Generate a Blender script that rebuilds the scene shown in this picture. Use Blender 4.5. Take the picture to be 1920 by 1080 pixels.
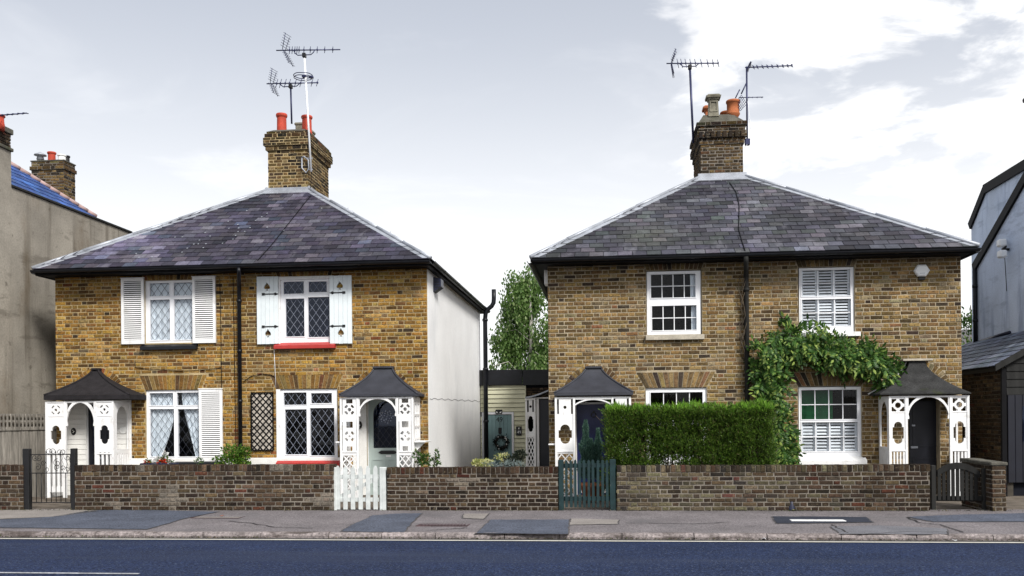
import bpy, math, random
from math import sin, cos, pi, sqrt, atan2
from mathutils import Vector, Matrix, noise
from mathutils.geometry import delaunay_2d_cdt

for o in list(bpy.data.objects):
    bpy.data.objects.remove(o)
random.seed(11)
sc = bpy.context.scene
COL = sc.collection
V = Vector

# ------------------------------------------------------------------ camera
F, CX, HY = 1780.0, 960.0, 785.0            # focal length and principal point in pixels of a 1920 wide frame
YAW, ROLL = math.atan(180.0 / F), 0.009
CAM = V((0.0, -18.4, 1.5))
_r, _u = V((cos(YAW), sin(YAW), 0)), V((0, 0, 1))
FWD = V((-sin(YAW), cos(YAW), 0))
RGT = _r * cos(ROLL) - _u * sin(ROLL)
UPV = _r * sin(ROLL) + _u * cos(ROLL)
cam_data = bpy.data.cameras.new('camera')
cam = bpy.data.objects.new('camera', cam_data)
COL.objects.link(cam)
m = Matrix.Identity(4)
for i in range(3):
    m[i][0], m[i][1], m[i][2], m[i][3] = RGT[i], UPV[i], -FWD[i], CAM[i]
cam.matrix_world = m
cam_data.sensor_width = 36.0
cam_data.lens = F / 1920.0 * 36.0
cam_data.shift_x = 0.0
cam_data.shift_y = (HY - 540.0) / 1920.0
cam_data.clip_start, cam_data.clip_end = 0.1, 2000.0
sc.camera = cam

# ------------------------------------------------------------------ sky, sun, exposure
SUN_EL, SUN_ROT = math.radians(41), math.radians(146)   # rotation measured from +Y towards +X
world = bpy.data.worlds.new('World')
sc.world = world
world.use_nodes = True
nt = world.node_tree
nt.nodes.clear()
N = nt.nodes.new
out = N('ShaderNodeOutputWorld')
bg = N('ShaderNodeBackground')
bg.inputs['Strength'].default_value = 0.092
sky = N('ShaderNodeTexSky')
sky.sky_type = 'NISHITA'
sky.sun_disc = False
sky.sun_elevation, sky.sun_rotation = SUN_EL, SUN_ROT
sky.air_density, sky.dust_density = 1.0, 2.0
tc = N('ShaderNodeTexCoord')
sep = N('ShaderNodeSeparateXYZ')
nt.links.new(tc.outputs['Generated'], sep.inputs[0])

def wm(op, a, b=None, clamp=False):
    n = N('ShaderNodeMath'); n.operation = op; n.use_clamp = clamp
    for k, x in enumerate((a, b)):
        if x is None: continue
        if isinstance(x, (int, float)): n.inputs[k].default_value = x
        else: nt.links.new(x, n.inputs[k])
    return n.outputs[0]
def wmix(f, a, b):
    n = N('ShaderNodeMix'); n.data_type = 'RGBA'
    for key, x in ((0, f), (6, a), (7, b)):
        if isinstance(x, (int, float)): n.inputs[key].default_value = x
        elif isinstance(x, tuple): n.inputs[key].default_value = (*x, 1)
        else: nt.links.new(x, n.inputs[key])
    return n.outputs[2]
def wramp(x, a, b):
    n = N('ShaderNodeMapRange'); n.interpolation_type = 'SMOOTHSTEP'
    nt.links.new(x, n.inputs[0]); n.inputs[1].default_value = a; n.inputs[2].default_value = b
    return n.outputs[0]
# clouds lie on a flat layer: direction divided by (height + a little)
den = wm('ADD', wm('MAXIMUM', sep.outputs['Z'], 0.0), 0.12)
comb = N('ShaderNodeCombineXYZ')
nt.links.new(wm('DIVIDE', sep.outputs['X'], den), comb.inputs[0])
nt.links.new(wm('DIVIDE', sep.outputs['Y'], den), comb.inputs[1])
def wnoise(scale, detail, rough, loc, dist=0.0):
    mp = N('ShaderNodeMapping'); mp.inputs['Location'].default_value = loc
    nt.links.new(comb.outputs[0], mp.inputs[0])
    n = N('ShaderNodeTexNoise'); n.inputs['Scale'].default_value = scale
    n.inputs['Detail'].default_value = detail; n.inputs['Roughness'].default_value = rough
    n.inputs['Distortion'].default_value = dist
    nt.links.new(mp.outputs[0], n.inputs['Vector'])
    return n.outputs[0]
n_big = wnoise(0.75, 7.0, 0.55, (3.1, 1.7, 0.0))
n_soft = wnoise(0.32, 3.0, 0.5, (1.3, 8.2, 0.0))
# a veil of high haze whitens the sky towards the horizon
veil = wm('SUBTRACT', 1.0, wramp(sep.outputs['Z'], 0.02, 0.50))
veil = wm('ADD', wm('MULTIPLY', veil, 0.34), wm('ADD', 0.56, wm('MULTIPLY', n_soft, 0.16)), clamp=True)
high = wramp(sep.outputs['Z'], 0.06, 0.46)
hazec = wmix(high, (9.6, 9.6, 9.65), (5.4, 5.55, 5.95))
base = wmix(wm('ADD', wm('MULTIPLY', veil, 0.85), 0.12), sky.outputs[0], hazec)
# a bank of broken cumulus stands on the right-hand side
n_puff = wnoise(2.7, 9.0, 0.56, (7.3, 2.2, 0.0), 0.35)
side = wramp(sep.outputs['X'], -0.01, 0.11)
dens = wm('ADD', wm('MULTIPLY', n_puff, 0.80), wm('MULTIPLY', n_big, 0.30))
cl = wramp(wm('ADD', dens, wm('MULTIPLY', side, 0.16)), 0.635, 0.735)
cl = wm('MULTIPLY', cl, wm('MULTIPLY', side, wramp(sep.outputs['Z'], 0.08, 0.26)))
shade = wramp(wnoise(3.6, 6.0, 0.55, (2.2, 9.1, 0.0), 0.3), 0.42, 0.66)
base = wmix(wm('MULTIPLY', cl, 0.95), base, wmix(wm('MULTIPLY', shade, 0.75), (10.2, 10.15, 10.1), (7.3, 7.4, 7.7)))
n_wisp = wnoise(0.9, 6.0, 0.6, (0.4, 5.1, 0.0), 0.8)
wisp = wm('MULTIPLY', wramp(n_wisp, 0.52, 0.75), 0.35)
base = wmix(wisp, base, (10.2, 10.2, 10.3))
nt.links.new(base, bg.inputs['Color'])
nt.links.new(bg.outputs[0], out.inputs[0])

sun_d = bpy.data.lights.new('sun', 'SUN')
sun_d.energy = 3.0
sun_d.angle = math.radians(14)
sun_d.color = (1.0, 0.97, 0.92)
sun = bpy.data.objects.new('sun', sun_d)
COL.objects.link(sun)
sdir = V((sin(SUN_ROT) * cos(SUN_EL), cos(SUN_ROT) * cos(SUN_EL), sin(SUN_EL)))
sun.rotation_euler = sdir.to_track_quat('Z', 'Y').to_euler()
sun.location = sdir * 60

sc.view_settings.view_transform = 'Standard'
sc.view_settings.look = 'None'
sc.view_settings.gamma = 1.0
sc.view_settings.exposure = 0.52
sc.render.engine = 'CYCLES'
sc.cycles.use_denoising = True
sc.cycles.max_bounces = 7
sc.cycles.transparent_max_bounces = 12
sc.cycles.caustics_reflective = sc.cycles.caustics_refractive = False

# ------------------------------------------------------------------ measuring: a pixel of the photograph to a point of the place
def ray(px, py):
    return RGT * (px - CX) + UPV * (HY - py) + FWD * F
def at(px, py, Y):
    d = ray(px, py); return CAM + d * ((Y - CAM.y) / d.y)
def atX(px, py, X):
    d = ray(px, py); return CAM + d * ((X - CAM.x) / d.x)
def atZ(px, py, Z):
    d = ray(px, py); return CAM + d * ((Z - CAM.z) / d.z)
def prect(px0, py0, px1, py1, Y):
    xm, ym = (px0 + px1) / 2, (py0 + py1) / 2
    return (at(px0, ym, Y).x, at(px1, ym, Y).x, at(xm, py1, Y).z, at(xm, py0, Y).z)   # x0, x1, z0, z1

# ------------------------------------------------------------------ objects
def par(o, parent):
    if parent is not None:
        o.parent = parent
        o.matrix_parent_inverse = parent.matrix_basis.inverted()
def link(name, data, parent=None, mw=None):
    o = bpy.data.objects.new(name, data)
    COL.objects.link(o)
    if mw is not None: o.matrix_basis = mw
    par(o, parent)
    return o
def tag(o, label=None, cat=None, group=None, kind=None):
    if label: o['label'] = label
    if cat: o['category'] = cat
    if group: o['group'] = group
    if kind: o['kind'] = kind
    return o
def thing(name, loc, label, cat, group=None):
    o = link(name, None); o.location = loc
    o.empty_display_size = 0.2
    return tag(o, label, cat, group)
def node(name, parent, loc=(0, 0, 0)):
    o = bpy.data.objects.new(name, None); COL.objects.link(o); o.location = loc
    o.empty_display_size = 0.1
    par(o, parent); return o

class MB:
    def __init__(self): self.v, self.f, self.c, self.sm = [], [], [], []
    def add(self, vs, fs, c=None, smooth=False):
        b = len(self.v); self.v += [tuple(x) for x in vs]
        for f in fs:
            self.f.append(tuple(b + i for i in f)); self.c.append(c); self.sm.append(smooth)
    def box(self, x0, x1, y0, y1, z0, z1, c=None):
        self.add([(x0,y0,z0),(x1,y0,z0),(x1,y1,z0),(x0,y1,z0),(x0,y0,z1),(x1,y0,z1),(x1,y1,z1),(x0,y1,z1)],
                 [(0,1,5,4),(1,2,6,5),(2,3,7,6),(3,0,4,7),(4,5,6,7),(3,2,1,0)], c)
        return self
    def bev(self, x0, x1, y0, y1, z0, z1, b=0.006, c=None):
        """a box whose edges are all chamfered by b"""
        xs, ys, zs = (x0, x1), (y0, y1), (z0, z1)
        vs, idx = [], {}
        for i in (0, 1):
            for j in (0, 1):
                for k in (0, 1):
                    sx, sy, sz = (1, -1)[i], (1, -1)[j], (1, -1)[k]
                    idx[i, j, k, 0] = len(vs); vs.append((xs[i], ys[j] + sy * b, zs[k] + sz * b))
                    idx[i, j, k, 1] = len(vs); vs.append((xs[i] + sx * b, ys[j], zs[k] + sz * b))
                    idx[i, j, k, 2] = len(vs); vs.append((xs[i] + sx * b, ys[j] + sy * b, zs[k]))
        g = lambda i, j, k, a: idx[i, j, k, a]
        fs = []
        for i in (0, 1):
            q = [g(i,0,0,0), g(i,1,0,0), g(i,1,1,0), g(i,0,1,0)]; fs.append(q if i else q[::-1])
            q = [g(0,i,0,1), g(1,i,0,1), g(1,i,1,1), g(0,i,1,1)]; fs.append(q[::-1] if i else q)
            q = [g(0,0,i,2), g(1,0,i,2), g(1,1,i,2), g(0,1,i,2)]; fs.append(q if i else q[::-1])
        for a in (0, 1):
            for c_ in (0, 1):
                q = [g(a,c_,0,0), g(a,c_,1,0), g(a,c_,1,1), g(a,c_,0,1)]; fs.append(q if (a + c_) % 2 else q[::-1])
                q = [g(a,0,c_,0), g(a,0,c_,2), g(a,1,c_,2), g(a,1,c_,0)]; fs.append(q if (a + c_) % 2 else q[::-1])
                q = [g(0,a,c_,1), g(0,a,c_,2), g(1,a,c_,2), g(1,a,c_,1)]; fs.append(q[::-1] if (a + c_) % 2 else q)
        for i in (0, 1):
            for j in (0, 1):
                for k in (0, 1):
                    q = [g(i,j,k,0), g(i,j,k,1), g(i,j,k,2)]; fs.append(q if (i + j + k) % 2 else q[::-1])
        self.add(vs, fs, c); return self
    def tube(self, pts, r, n=8, cap=True, c=None, smooth=True):
        pts = [V(p) for p in pts]; rings = []
        rr = r if isinstance(r, (list, tuple)) else [r] * len(pts)
        prev = None
        for i, p in enumerate(pts):
            t = (pts[min(i + 1, len(pts) - 1)] - pts[max(i - 1, 0)])
            if t.length < 1e-9: t = V((0, 0, 1))
            t.normalize()
            a = prev if prev is not None else (V((0, 0, 1)) if abs(t.z) < 0.9 else V((1, 0, 0)))
            a = (a - t * a.dot(t))
            if a.length < 1e-6: a = t.orthogonal()
            a.normalize(); prev = a; b = t.cross(a)
            rings.append([p + (a * cos(2*pi*k/n) + b * sin(2*pi*k/n)) * rr[i] for k in range(n)])
        vs = [q for g_ in rings for q in g_]; fs = []
        for i in range(len(pts) - 1):
            for k in range(n):
                k2 = (k + 1) % n
                fs.append((i*n+k, i*n+k2, (i+1)*n+k2, (i+1)*n+k))
        if cap:
            fs.append(tuple(range(n))[::-1]); fs.append(tuple((len(pts)-1)*n + k for k in range(n)))
        self.add(vs, fs, c, smooth); return self
    def lathe(self, cx, cy, prof, n=14, c=None, smooth=True):
        vs, fs = [], []
        for r, z in prof:
            for k in range(n): vs.append((cx + r*cos(2*pi*k/n), cy + r*sin(2*pi*k/n), z))
        for i in range(len(prof) - 1):
            for k in range(n):
                k2 = (k + 1) % n; fs.append((i*n+k, i*n+k2, (i+1)*n+k2, (i+1)*n+k))
        fs.append(tuple(range(n))[::-1]); fs.append(tuple((len(prof)-1)*n+k for k in range(n)))
        self.add(vs, fs, c, smooth); return self
    def mesh(self, name, mat):
        me = bpy.data.meshes.new(name)
        me.from_pydata(self.v, [], self.f)
        if any(x is not None for x in self.c):
            a = me.attributes.new('col', 'FLOAT_COLOR', 'FACE')
            flat = []
            for x in self.c: flat += [*(x or (0.5, 0.5, 0.5)), 1.0]
            a.data.foreach_set('color', flat)
        if any(self.sm): me.polygons.foreach_set('use_smooth', self.sm)
        me.materials.append(mat); me.update()
        return me
    def build(self, name, mat, parent=None, kind=None, label=None):
        o = link(name, self.mesh(name, mat), parent)
        if kind: o['kind'] = kind
        if label: o['label'] = label
        return o

# --- flat shapes with holes, given real thickness
def ccw(p):
    a = sum(p[i][0]*p[(i+1) % len(p)][1] - p[(i+1) % len(p)][0]*p[i][1] for i in range(len(p)))
    return list(p) if a > 0 else list(p)[::-1]
def circle(cx, cz, r, n=20, a0=0, a1=2*pi):
    k = n if abs(a1 - a0 - 2*pi) < 1e-6 else n + 1
    return [(cx + r*cos(a0 + (a1-a0)*i/n), cz + r*sin(a0 + (a1-a0)*i/n)) for i in range(k)]
def rpoly(x0, x1, z0, z1): return [(x0, z0), (x1, z0), (x1, z1), (x0, z1)]
def arcseg(cx, cz, r0, r1, a0, a1, n=6):
    return circle(cx, cz, r1, n, a0, a1) + circle(cx, cz, r0, n, a0, a1)[::-1]
def cartouche(cx, cz, w, h):
    """a tall hole: a rectangle with narrower rounded ends"""
    r = w * 0.36; z = h/2 - r
    p = [(cx + w/2, cz - z*0.8), (cx + w/2, cz + z*0.8), (cx + r, cz + z*0.8)]
    p += circle(cx, cz + z, r, 10, 0.0, pi)
    p += [(cx - r, cz + z*0.8), (cx - w/2, cz + z*0.8), (cx - w/2, cz - z*0.8), (cx - r, cz - z*0.8)]
    p += circle(cx, cz - z, r, 10, pi, 2*pi)
    p += [(cx + r, cz - z*0.8)]
    return p
def spade(cx, cz, s):
    p = [(0, .62), (.12, .36), (.33, .12), (.42, -.1), (.36, -.26), (.22, -.32), (.09, -.26), (.06, -.36), (.2, -.5)]
    q = p + [(-x, z) for x, z in p[::-1] if x > 0]
    return [(cx + x*s, cz + z*s) for x, z in q]
def cdt(outers, holes):
    vs, fs = [], []
    for p in list(outers) + list(holes):
        b = len(vs); p = ccw(p)
        vs += [V((x, z)) for x, z in p]; fs.append(list(range(b, b + len(p))))
    ov, oe, of, _, _, orig = delaunay_2d_cdt(vs, [], fs, 1, 1e-5)
    n = len(outers)
    tris = [f for f, o in zip(of, orig) if any(i < n for i in o) and not any(i >= n for i in o)]
    return ov, tris
def fret(mb, outers, holes, thick, to3):
    """to3(s, z, d) -> point; d runs 0 (front) .. thick (back)"""
    ov, tris = cdt(outers, holes)
    n = len(ov)
    vs = [to3(p.x, p.y, 0.0) for p in ov] + [to3(p.x, p.y, thick) for p in ov]
    edges = {}
    for t in tris:
        for i in range(len(t)):
            e = (t[i], t[(i+1) % len(t)]); edges[e] = edges.get(e, 0) + 1
    fs = [tuple(t) for t in tris] + [tuple(n + i for i in t[::-1]) for t in tris]
    fs += [(a, n + a, n + b, b) for (a, b) in edges if (b, a) not in edges]
    mb.add(vs, fs)
def front3(x0, y0): return lambda s, z, d: (x0 + s, y0 + d, z)
def side3(x0, y0, sgn=1):        # s runs backwards (+Y), the face looks to sgn*X
    return lambda s, z, d: (x0 - sgn*d, y0 + s, z)
def clip_poly(p, x0, x1, z0, z1):
    for ax, lim, keep in ((0, x0, 1), (0, x1, -1), (1, z0, 1), (1, z1, -1)):
        q = []
        for i in range(len(p)):
            a, b = p[i], p[(i+1) % len(p)]
            ia, ib = (a[ax]-lim)*keep >= 0, (b[ax]-lim)*keep >= 0
            if ia: q.append(a)
            if ia != ib:
                t = (lim - a[ax])/(b[ax] - a[ax]); q.append((a[0]+(b[0]-a[0])*t, a[1]+(b[1]-a[1])*t))
        p = q
        if len(p) < 3: return []
    return p
def area(p): return abs(sum(p[i][0]*p[(i+1) % len(p)][1]-p[(i+1) % len(p)][0]*p[i][1] for i in range(len(p))))/2

# ------------------------------------------------------------------ materials
def mat(name, col=(.5,.5,.5), rough=.8, src='base', var=.15, scale=6.0, var2=0.0, scale2=60.0, bump=0.0, bscale=80.0,
        spec=.3, metal=0.0, stain=None, ramp=None, stretch=(1,1,1), coat=0.0):
    """base colour (own, per object, per piece or a ramp over pieces) varied by noise in world space, with optional stains"""
    mt = bpy.data.materials.new(name); mt.use_nodes = True
    t = mt.node_tree; n = t.nodes; L = t.links
    bs = n['Principled BSDF']
    bs.inputs['Roughness'].default_value = rough
    bs.inputs['Specular IOR Level'].default_value = spec
    bs.inputs['Metallic'].default_value = metal
    bs.inputs['Coat Weight'].default_value = coat
    geo = n.new('ShaderNodeNewGeometry')
    mp = n.new('ShaderNodeMapping'); mp.inputs['Scale'].default_value = stretch
    L.new(geo.outputs['Position'], mp.inputs[0])
    if src == 'obj': c = n.new('ShaderNodeObjectInfo').outputs['Color']
    elif src == 'attr':
        a = n.new('ShaderNodeAttribute'); a.attribute_name = 'col'; c = a.outputs['Color']
    elif src == 'island':
        r = n.new('ShaderNodeValToRGB'); r.color_ramp.interpolation = 'LINEAR'
        els = r.color_ramp.elements
        for i, (p, k) in enumerate(ramp):
            e = els[i] if i < 2 else els.new(p)
            e.position = p; e.color = (*k, 1)
        L.new(geo.outputs['Random Per Island'], r.inputs[0]); c = r.outputs[0]
    else:
        g = n.new('ShaderNodeRGB'); g.outputs[0].default_value = (*col, 1); c = g.outputs[0]
    def noise_(s, det=4.0, rough_=.55, vec=None):
        x = n.new('ShaderNodeTexNoise'); x.inputs['Scale'].default_value = s
        x.inputs['Detail'].default_value = det; x.inputs['Roughness'].default_value = rough_
        L.new(vec or mp.outputs[0], x.inputs['Vector']); return x.outputs[0]
    def rng(x, a, b, lo, hi, smooth=False):
        q = n.new('ShaderNodeMapRange'); L.new(x, q.inputs[0])
        if smooth: q.interpolation_type = 'SMOOTHSTEP'
        q.inputs[1].default_value, q.inputs[2].default_value = a, b
        q.inputs[3].default_value, q.inputs[4].default_value = lo, hi; return q.outputs[0]
    def mul(a, f):
        q = n.new('ShaderNodeVectorMath'); q.operation = 'SCALE'
        L.new(a, q.inputs[0]); L.new(f, q.inputs['Scale']); return q.outputs[0]
    if var: c = mul(c, rng(noise_(scale), .3, .7, 1 - var, 1 + var))
    if var2: c = mul(c, rng(noise_(scale2, 3.0, .7), .3, .7, 1 - var2, 1 + var2))
    for st in (stain or []):
        # st: colour, amount, scale, stretch, lo, hi
        m2 = n.new('ShaderNodeMapping'); m2.inputs['Scale'].default_value = st.get('stretch', (1,1,1))
        m2.inputs['Location'].default_value = st.get('loc', (0,0,0))
        L.new(geo.outputs['Position'], m2.inputs[0])
        f = rng(noise_(st['scale'], 6.0, .62, m2.outputs[0]), st['lo'], st['hi'], 0, st['amt'], True)
        q = n.new('ShaderNodeMix'); q.data_type = 'RGBA'
        L.new(f, q.inputs[0]); L.new(c, q.inputs[6]); q.inputs[7].default_value = (*st['col'], 1); c = q.outputs[2]
    L.new(c, bs.inputs['Base Color'])
    if bump:
        b = n.new('ShaderNodeBump'); b.inputs['Strength'].default_value = bump; b.inputs['Distance'].default_value = 0.01
        L.new(noise_(bscale, 4.0, .65), b.inputs['Height']); L.new(b.outputs[0], bs.inputs['Normal'])
    return mt

MOSS = dict(col=(.045,.055,.02), amt=.6, scale=2.2, lo=.56, hi=.72)
SOOT = dict(col=(.02,.018,.017), amt=.75, scale=1.3, lo=.50, hi=.68)
M = {}
BST = [dict(col=(.055,.042,.028), amt=.42, scale=.8, lo=.50, hi=.70, stretch=(1,1,.6)), dict(col=(.035,.025,.016), amt=.7, scale=22, lo=.50, hi=.66), dict(col=(.36,.29,.18), amt=.30, scale=15, lo=.56, hi=.72, loc=(3,1,7))]
M['brick_obj'] = mat('brick', src='obj', rough=.92, var=.25, scale=7, var2=.45, scale2=45, bump=.6, bscale=70, spec=.12, stain=BST)
M['brick_att'] = mat('brickwork', src='attr', rough=.92, var=.25, scale=7, var2=.45, scale2=45, bump=.6, bscale=70, spec=.12, stain=BST)
M['mortar_warm'] = mat('mortar warm', (.36,.28,.155), rough=.95, var=.3, scale=3, var2=.25, bump=.4, spec=.1)
M['mortar_grey'] = mat('mortar grey', (.34,.285,.20), rough=.95, var=.3, scale=3, var2=.25, bump=.4, spec=.1)
M['mortar_dark'] = mat('mortar dark', (.18,.16,.135), rough=.95, var=.35, scale=2, var2=.3, bump=.4, spec=.1, stain=[dict(SOOT, amt=.5)])
M['slate_obj'] = mat('slate', src='obj', rough=.62, var=.25, scale=5, var2=.4, scale2=40, bump=.35, bscale=50, spec=.28, stain=[dict(col=(.16,.155,.18), amt=.45, scale=2.6, lo=.56, hi=.70, stretch=(1,.45,.45)), dict(col=(.018,.016,.024), amt=.6, scale=2.2, lo=.54, hi=.70, loc=(4,7,2))])
M['slate_att'] = mat('slate covering', src='attr', rough=.62, var=.25, scale=5, var2=.4, scale2=40, bump=.35, bscale=50, spec=.28, stain=[dict(col=(.16,.155,.18), amt=.45, scale=2.6, lo=.56, hi=.70, stretch=(1,.45,.45)), dict(col=(.018,.016,.024), amt=.6, scale=2.2, lo=.54, hi=.70, loc=(4,7,2))])
M['roof_felt'] = mat('roof underlay', (.02,.02,.025), rough=.9)
M['lead'] = mat('lead', (.34,.36,.40), rough=.45, var=.25, scale=3, var2=.2, bump=.15, bscale=30, metal=.25, spec=.4)
M['black'] = mat('black paint', (.004,.004,.005), rough=.6, var=.3, scale=5, spec=.12)
M['black_gloss'] = mat('black gloss paint', (.007,.008,.011), rough=.4, var=.3, scale=9, spec=.3)
M['white'] = mat('white paint', (.80,.80,.80), rough=.45, var=.05, scale=3, var2=.05, spec=.4,
                 stain=[dict(col=(.42,.40,.36), amt=.5, scale=5, lo=.56, hi=.74), dict(col=(.30,.29,.26), amt=.45, scale=14, lo=.60, hi=.72, stretch=(1,1,.4))])
M['white_pvc'] = mat('white window frame', (.82,.83,.86), rough=.35, var=.04, scale=4, spec=.45)
M['white_wall'] = mat('white render', (.86,.865,.87), rough=.9, var=.05, scale=1.2, var2=.06, scale2=40, bump=.15, spec=.15,
    stain=[dict(col=(.40,.43,.47), amt=.35, scale=.42, lo=.52, hi=.72, stretch=(1,1.2,.55), loc=(0,2.0,0.9)),
           dict(col=(.42,.44,.47), amt=.18, scale=1.6, lo=.55, hi=.75, stretch=(1,2,.6))])
M['white_brick'] = mat('white painted wall', (.76,.75,.72), rough=.75, var=.08, scale=4, var2=.08, bump=.3, bscale=30, spec=.2)
M['grey_render'] = mat('grey cement render', (.29,.265,.225), rough=.95, var=.25, scale=.9, var2=.16, scale2=26, bump=.3, bscale=50, spec=.1,
    stain=[dict(col=(.10,.085,.065), amt=.65, scale=.9, lo=.52, hi=.70, stretch=(1,2.4,.18)), dict(col=(.12,.105,.085), amt=.55, scale=1.7, lo=.54, hi=.66, stretch=(1,.5,2.2), loc=(7,1,2)), dict(col=(.08,.065,.05), amt=.6, scale=5, lo=.60, hi=.72),
           dict(col=(.13,.09,.05), amt=.6, scale=.7, lo=.52, hi=.72, stretch=(1,1.2,.5), loc=(5,3,1)),
           dict(col=(.36,.33,.28), amt=.5, scale=.55, lo=.52, hi=.75, loc=(2,9,4))])
M['blue_render'] = mat('pale blue render', (.58,.66,.80), rough=.9, var=.12, scale=1.0, var2=.10, scale2=30, bump=.2, spec=.15,
    stain=[dict(col=(.14,.20,.34), amt=.6, scale=1.1, lo=.50, hi=.72, stretch=(1,2,.3)), dict(col=(.30,.36,.46), amt=.5, scale=1.6, lo=.54, hi=.68, stretch=(1,.6,2.5), loc=(3,3,3))])
M['red_sill'] = mat('red sill paint', (.42,.035,.03), rough=.45, var=.12, scale=6, spec=.4)
M['stone'] = mat('stone', (.42,.38,.31), rough=.9, var=.2, scale=8, var2=.2, bump=.3, spec=.15)
M['pale_stone'] = mat('weathered stone', (.24,.225,.175), rough=.95, var=.3, scale=6, var2=.3, bump=.5, bscale=60, spec=.1, stain=[SOOT])
M['flaunch'] = mat('cement flaunching', (.10,.095,.08), rough=.95, var=.35, scale=5, var2=.3, bump=.6, bscale=30, spec=.1, stain=[MOSS])
M['terracotta'] = mat('red clay', (.42,.055,.03), rough=.7, var=.2, scale=6, var2=.15, spec=.3)
M['orange_clay'] = mat('orange clay', (.36,.115,.045), rough=.75, var=.2, scale=6, var2=.15, spec=.25)
M['aerial'] = mat('aerial metal', (.03,.035,.09), rough=.4, var=.2, spec=.5, metal=.4)
M['mast_white'] = mat('pale mast', (.75,.77,.8), rough=.4, var=.1, spec=.5)
M['felt_black'] = mat('porch roof felt', (.018,.016,.018), rough=.85, var=.3, scale=8, var2=.5, scale2=120, bump=.5, bscale=180, spec=.25)
M['felt_grey'] = mat('porch lead roof', (.034,.036,.046), rough=.6, var=.2, scale=5, var2=.25, scale2=90, bump=.2, bscale=60, spec=.35)
M['felt_mossy'] = mat('porch mineral felt', (.035,.035,.035), rough=.95, var=.3, scale=5, var2=.6, scale2=70, bump=.6, bscale=120, spec=.15, stain=[MOSS])
M['door_sage'] = mat('sage door paint', (.38,.45,.43), rough=.4, var=.05, spec=.4)
M['door_blue'] = mat('dark blue door paint', (.010,.016,.085), rough=.35, var=.15, spec=.4)
M['door_black'] = mat('black door paint', (.008,.009,.016), rough=.4, var=.15, spec=.4)
M['door_teal'] = mat('teal door paint', (.20,.31,.32), rough=.55, var=.1, spec=.3)
M['cream_board'] = mat('cream boards', (.64,.63,.46), rough=.6, var=.08, scale=2, spec=.25)
M['gate_green'] = mat('dark green gate paint', (.009,.028,.031), rough=.65, var=.3, scale=10, spec=.3, stain=[dict(col=(.12,.14,.13), amt=.5, scale=9, lo=.6, hi=.75)])
M['gate_white'] = mat('worn white gate paint', (.54,.57,.56), rough=.6, var=.15, scale=8, spec=.3, stain=[dict(col=(.33,.36,.35), amt=.4, scale=6, lo=.55, hi=.7)])
M['wood_dark'] = mat('dark timber', (.018,.018,.017), rough=.75, var=.4, scale=6, stretch=(1,1,.15), spec=.2, bump=.3)
M['fence_grey'] = mat('weathered fence boards', (.27,.25,.22), rough=.95, var=.45, scale=14, stretch=(1,1,.12), var2=.2, bump=.5, spec=.1)
M['iron'] = mat('wrought iron', (.008,.008,.009), rough=.5, var=.3, spec=.4)
M['curtain'] = mat('net curtain', (.80,.83,.85), rough=.9, var=.06, spec=.05)
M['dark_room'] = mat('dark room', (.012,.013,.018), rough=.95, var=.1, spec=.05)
M['lead_white'] = mat('pale leading', (.28,.31,.39), rough=.4, var=.1, spec=.4)
M['lead_dark'] = mat('dark leading', (.03,.035,.05), rough=.5, var=.1, spec=.4)
M['garden'] = mat('garden paving', (.13,.11,.09), rough=.95, var=.4, scale=3, var2=.3, bump=.5, spec=.1)
M['alarm'] = mat('alarm box plastic', (.82,.84,.85), rough=.4, var=.03, spec=.4)
M['navy_plastic'] = mat('navy plastic', (.010,.013,.035), rough=.35, var=.15, spec=.5)
M['plate_black'] = mat('black plate', (.008,.008,.009), rough=.4, var=.1, spec=.4)
M['print_white'] = mat('white lettering', (.8,.8,.8), rough=.6, var=0, spec=.2)
M['print_black'] = mat('black lettering', (.01,.01,.012), rough=.5, var=0, spec=.3)
M['porcelain'] = mat('white porcelain', (.78,.78,.76), rough=.25, var=.03, spec=.5)

def glass_mat(name, tint, ior=1.32, rough=.02, see=.9):
    mt = bpy.data.materials.new(name); mt.use_nodes = True
    t = mt.node_tree; n = t.nodes; L = t.links; n.clear()
    o = n.new('ShaderNodeOutputMaterial'); tr = n.new('ShaderNodeBsdfTransparent'); tr.inputs[0].default_value = (*[c*see for c in tint], 1)
    gl = n.new('ShaderNodeBsdfGlossy'); gl.inputs['Roughness'].default_value = rough
    fr = n.new('ShaderNodeFresnel'); fr.inputs['IOR'].default_value = ior
    mx = n.new('ShaderNodeMixShader')
    L.new(fr.outputs[0], mx.inputs[0]); L.new(tr.outputs[0], mx.inputs[1]); L.new(gl.outputs[0], mx.inputs[2]); L.new(mx.outputs[0], o.inputs[0])
    return mt
M['glass'] = glass_mat('window glass', (.96,.98,1.0), 1.22, .02, 1.0)
M['glass_blue'] = glass_mat('blueish window glass', (.55,.7,1.0), 1.38)

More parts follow.
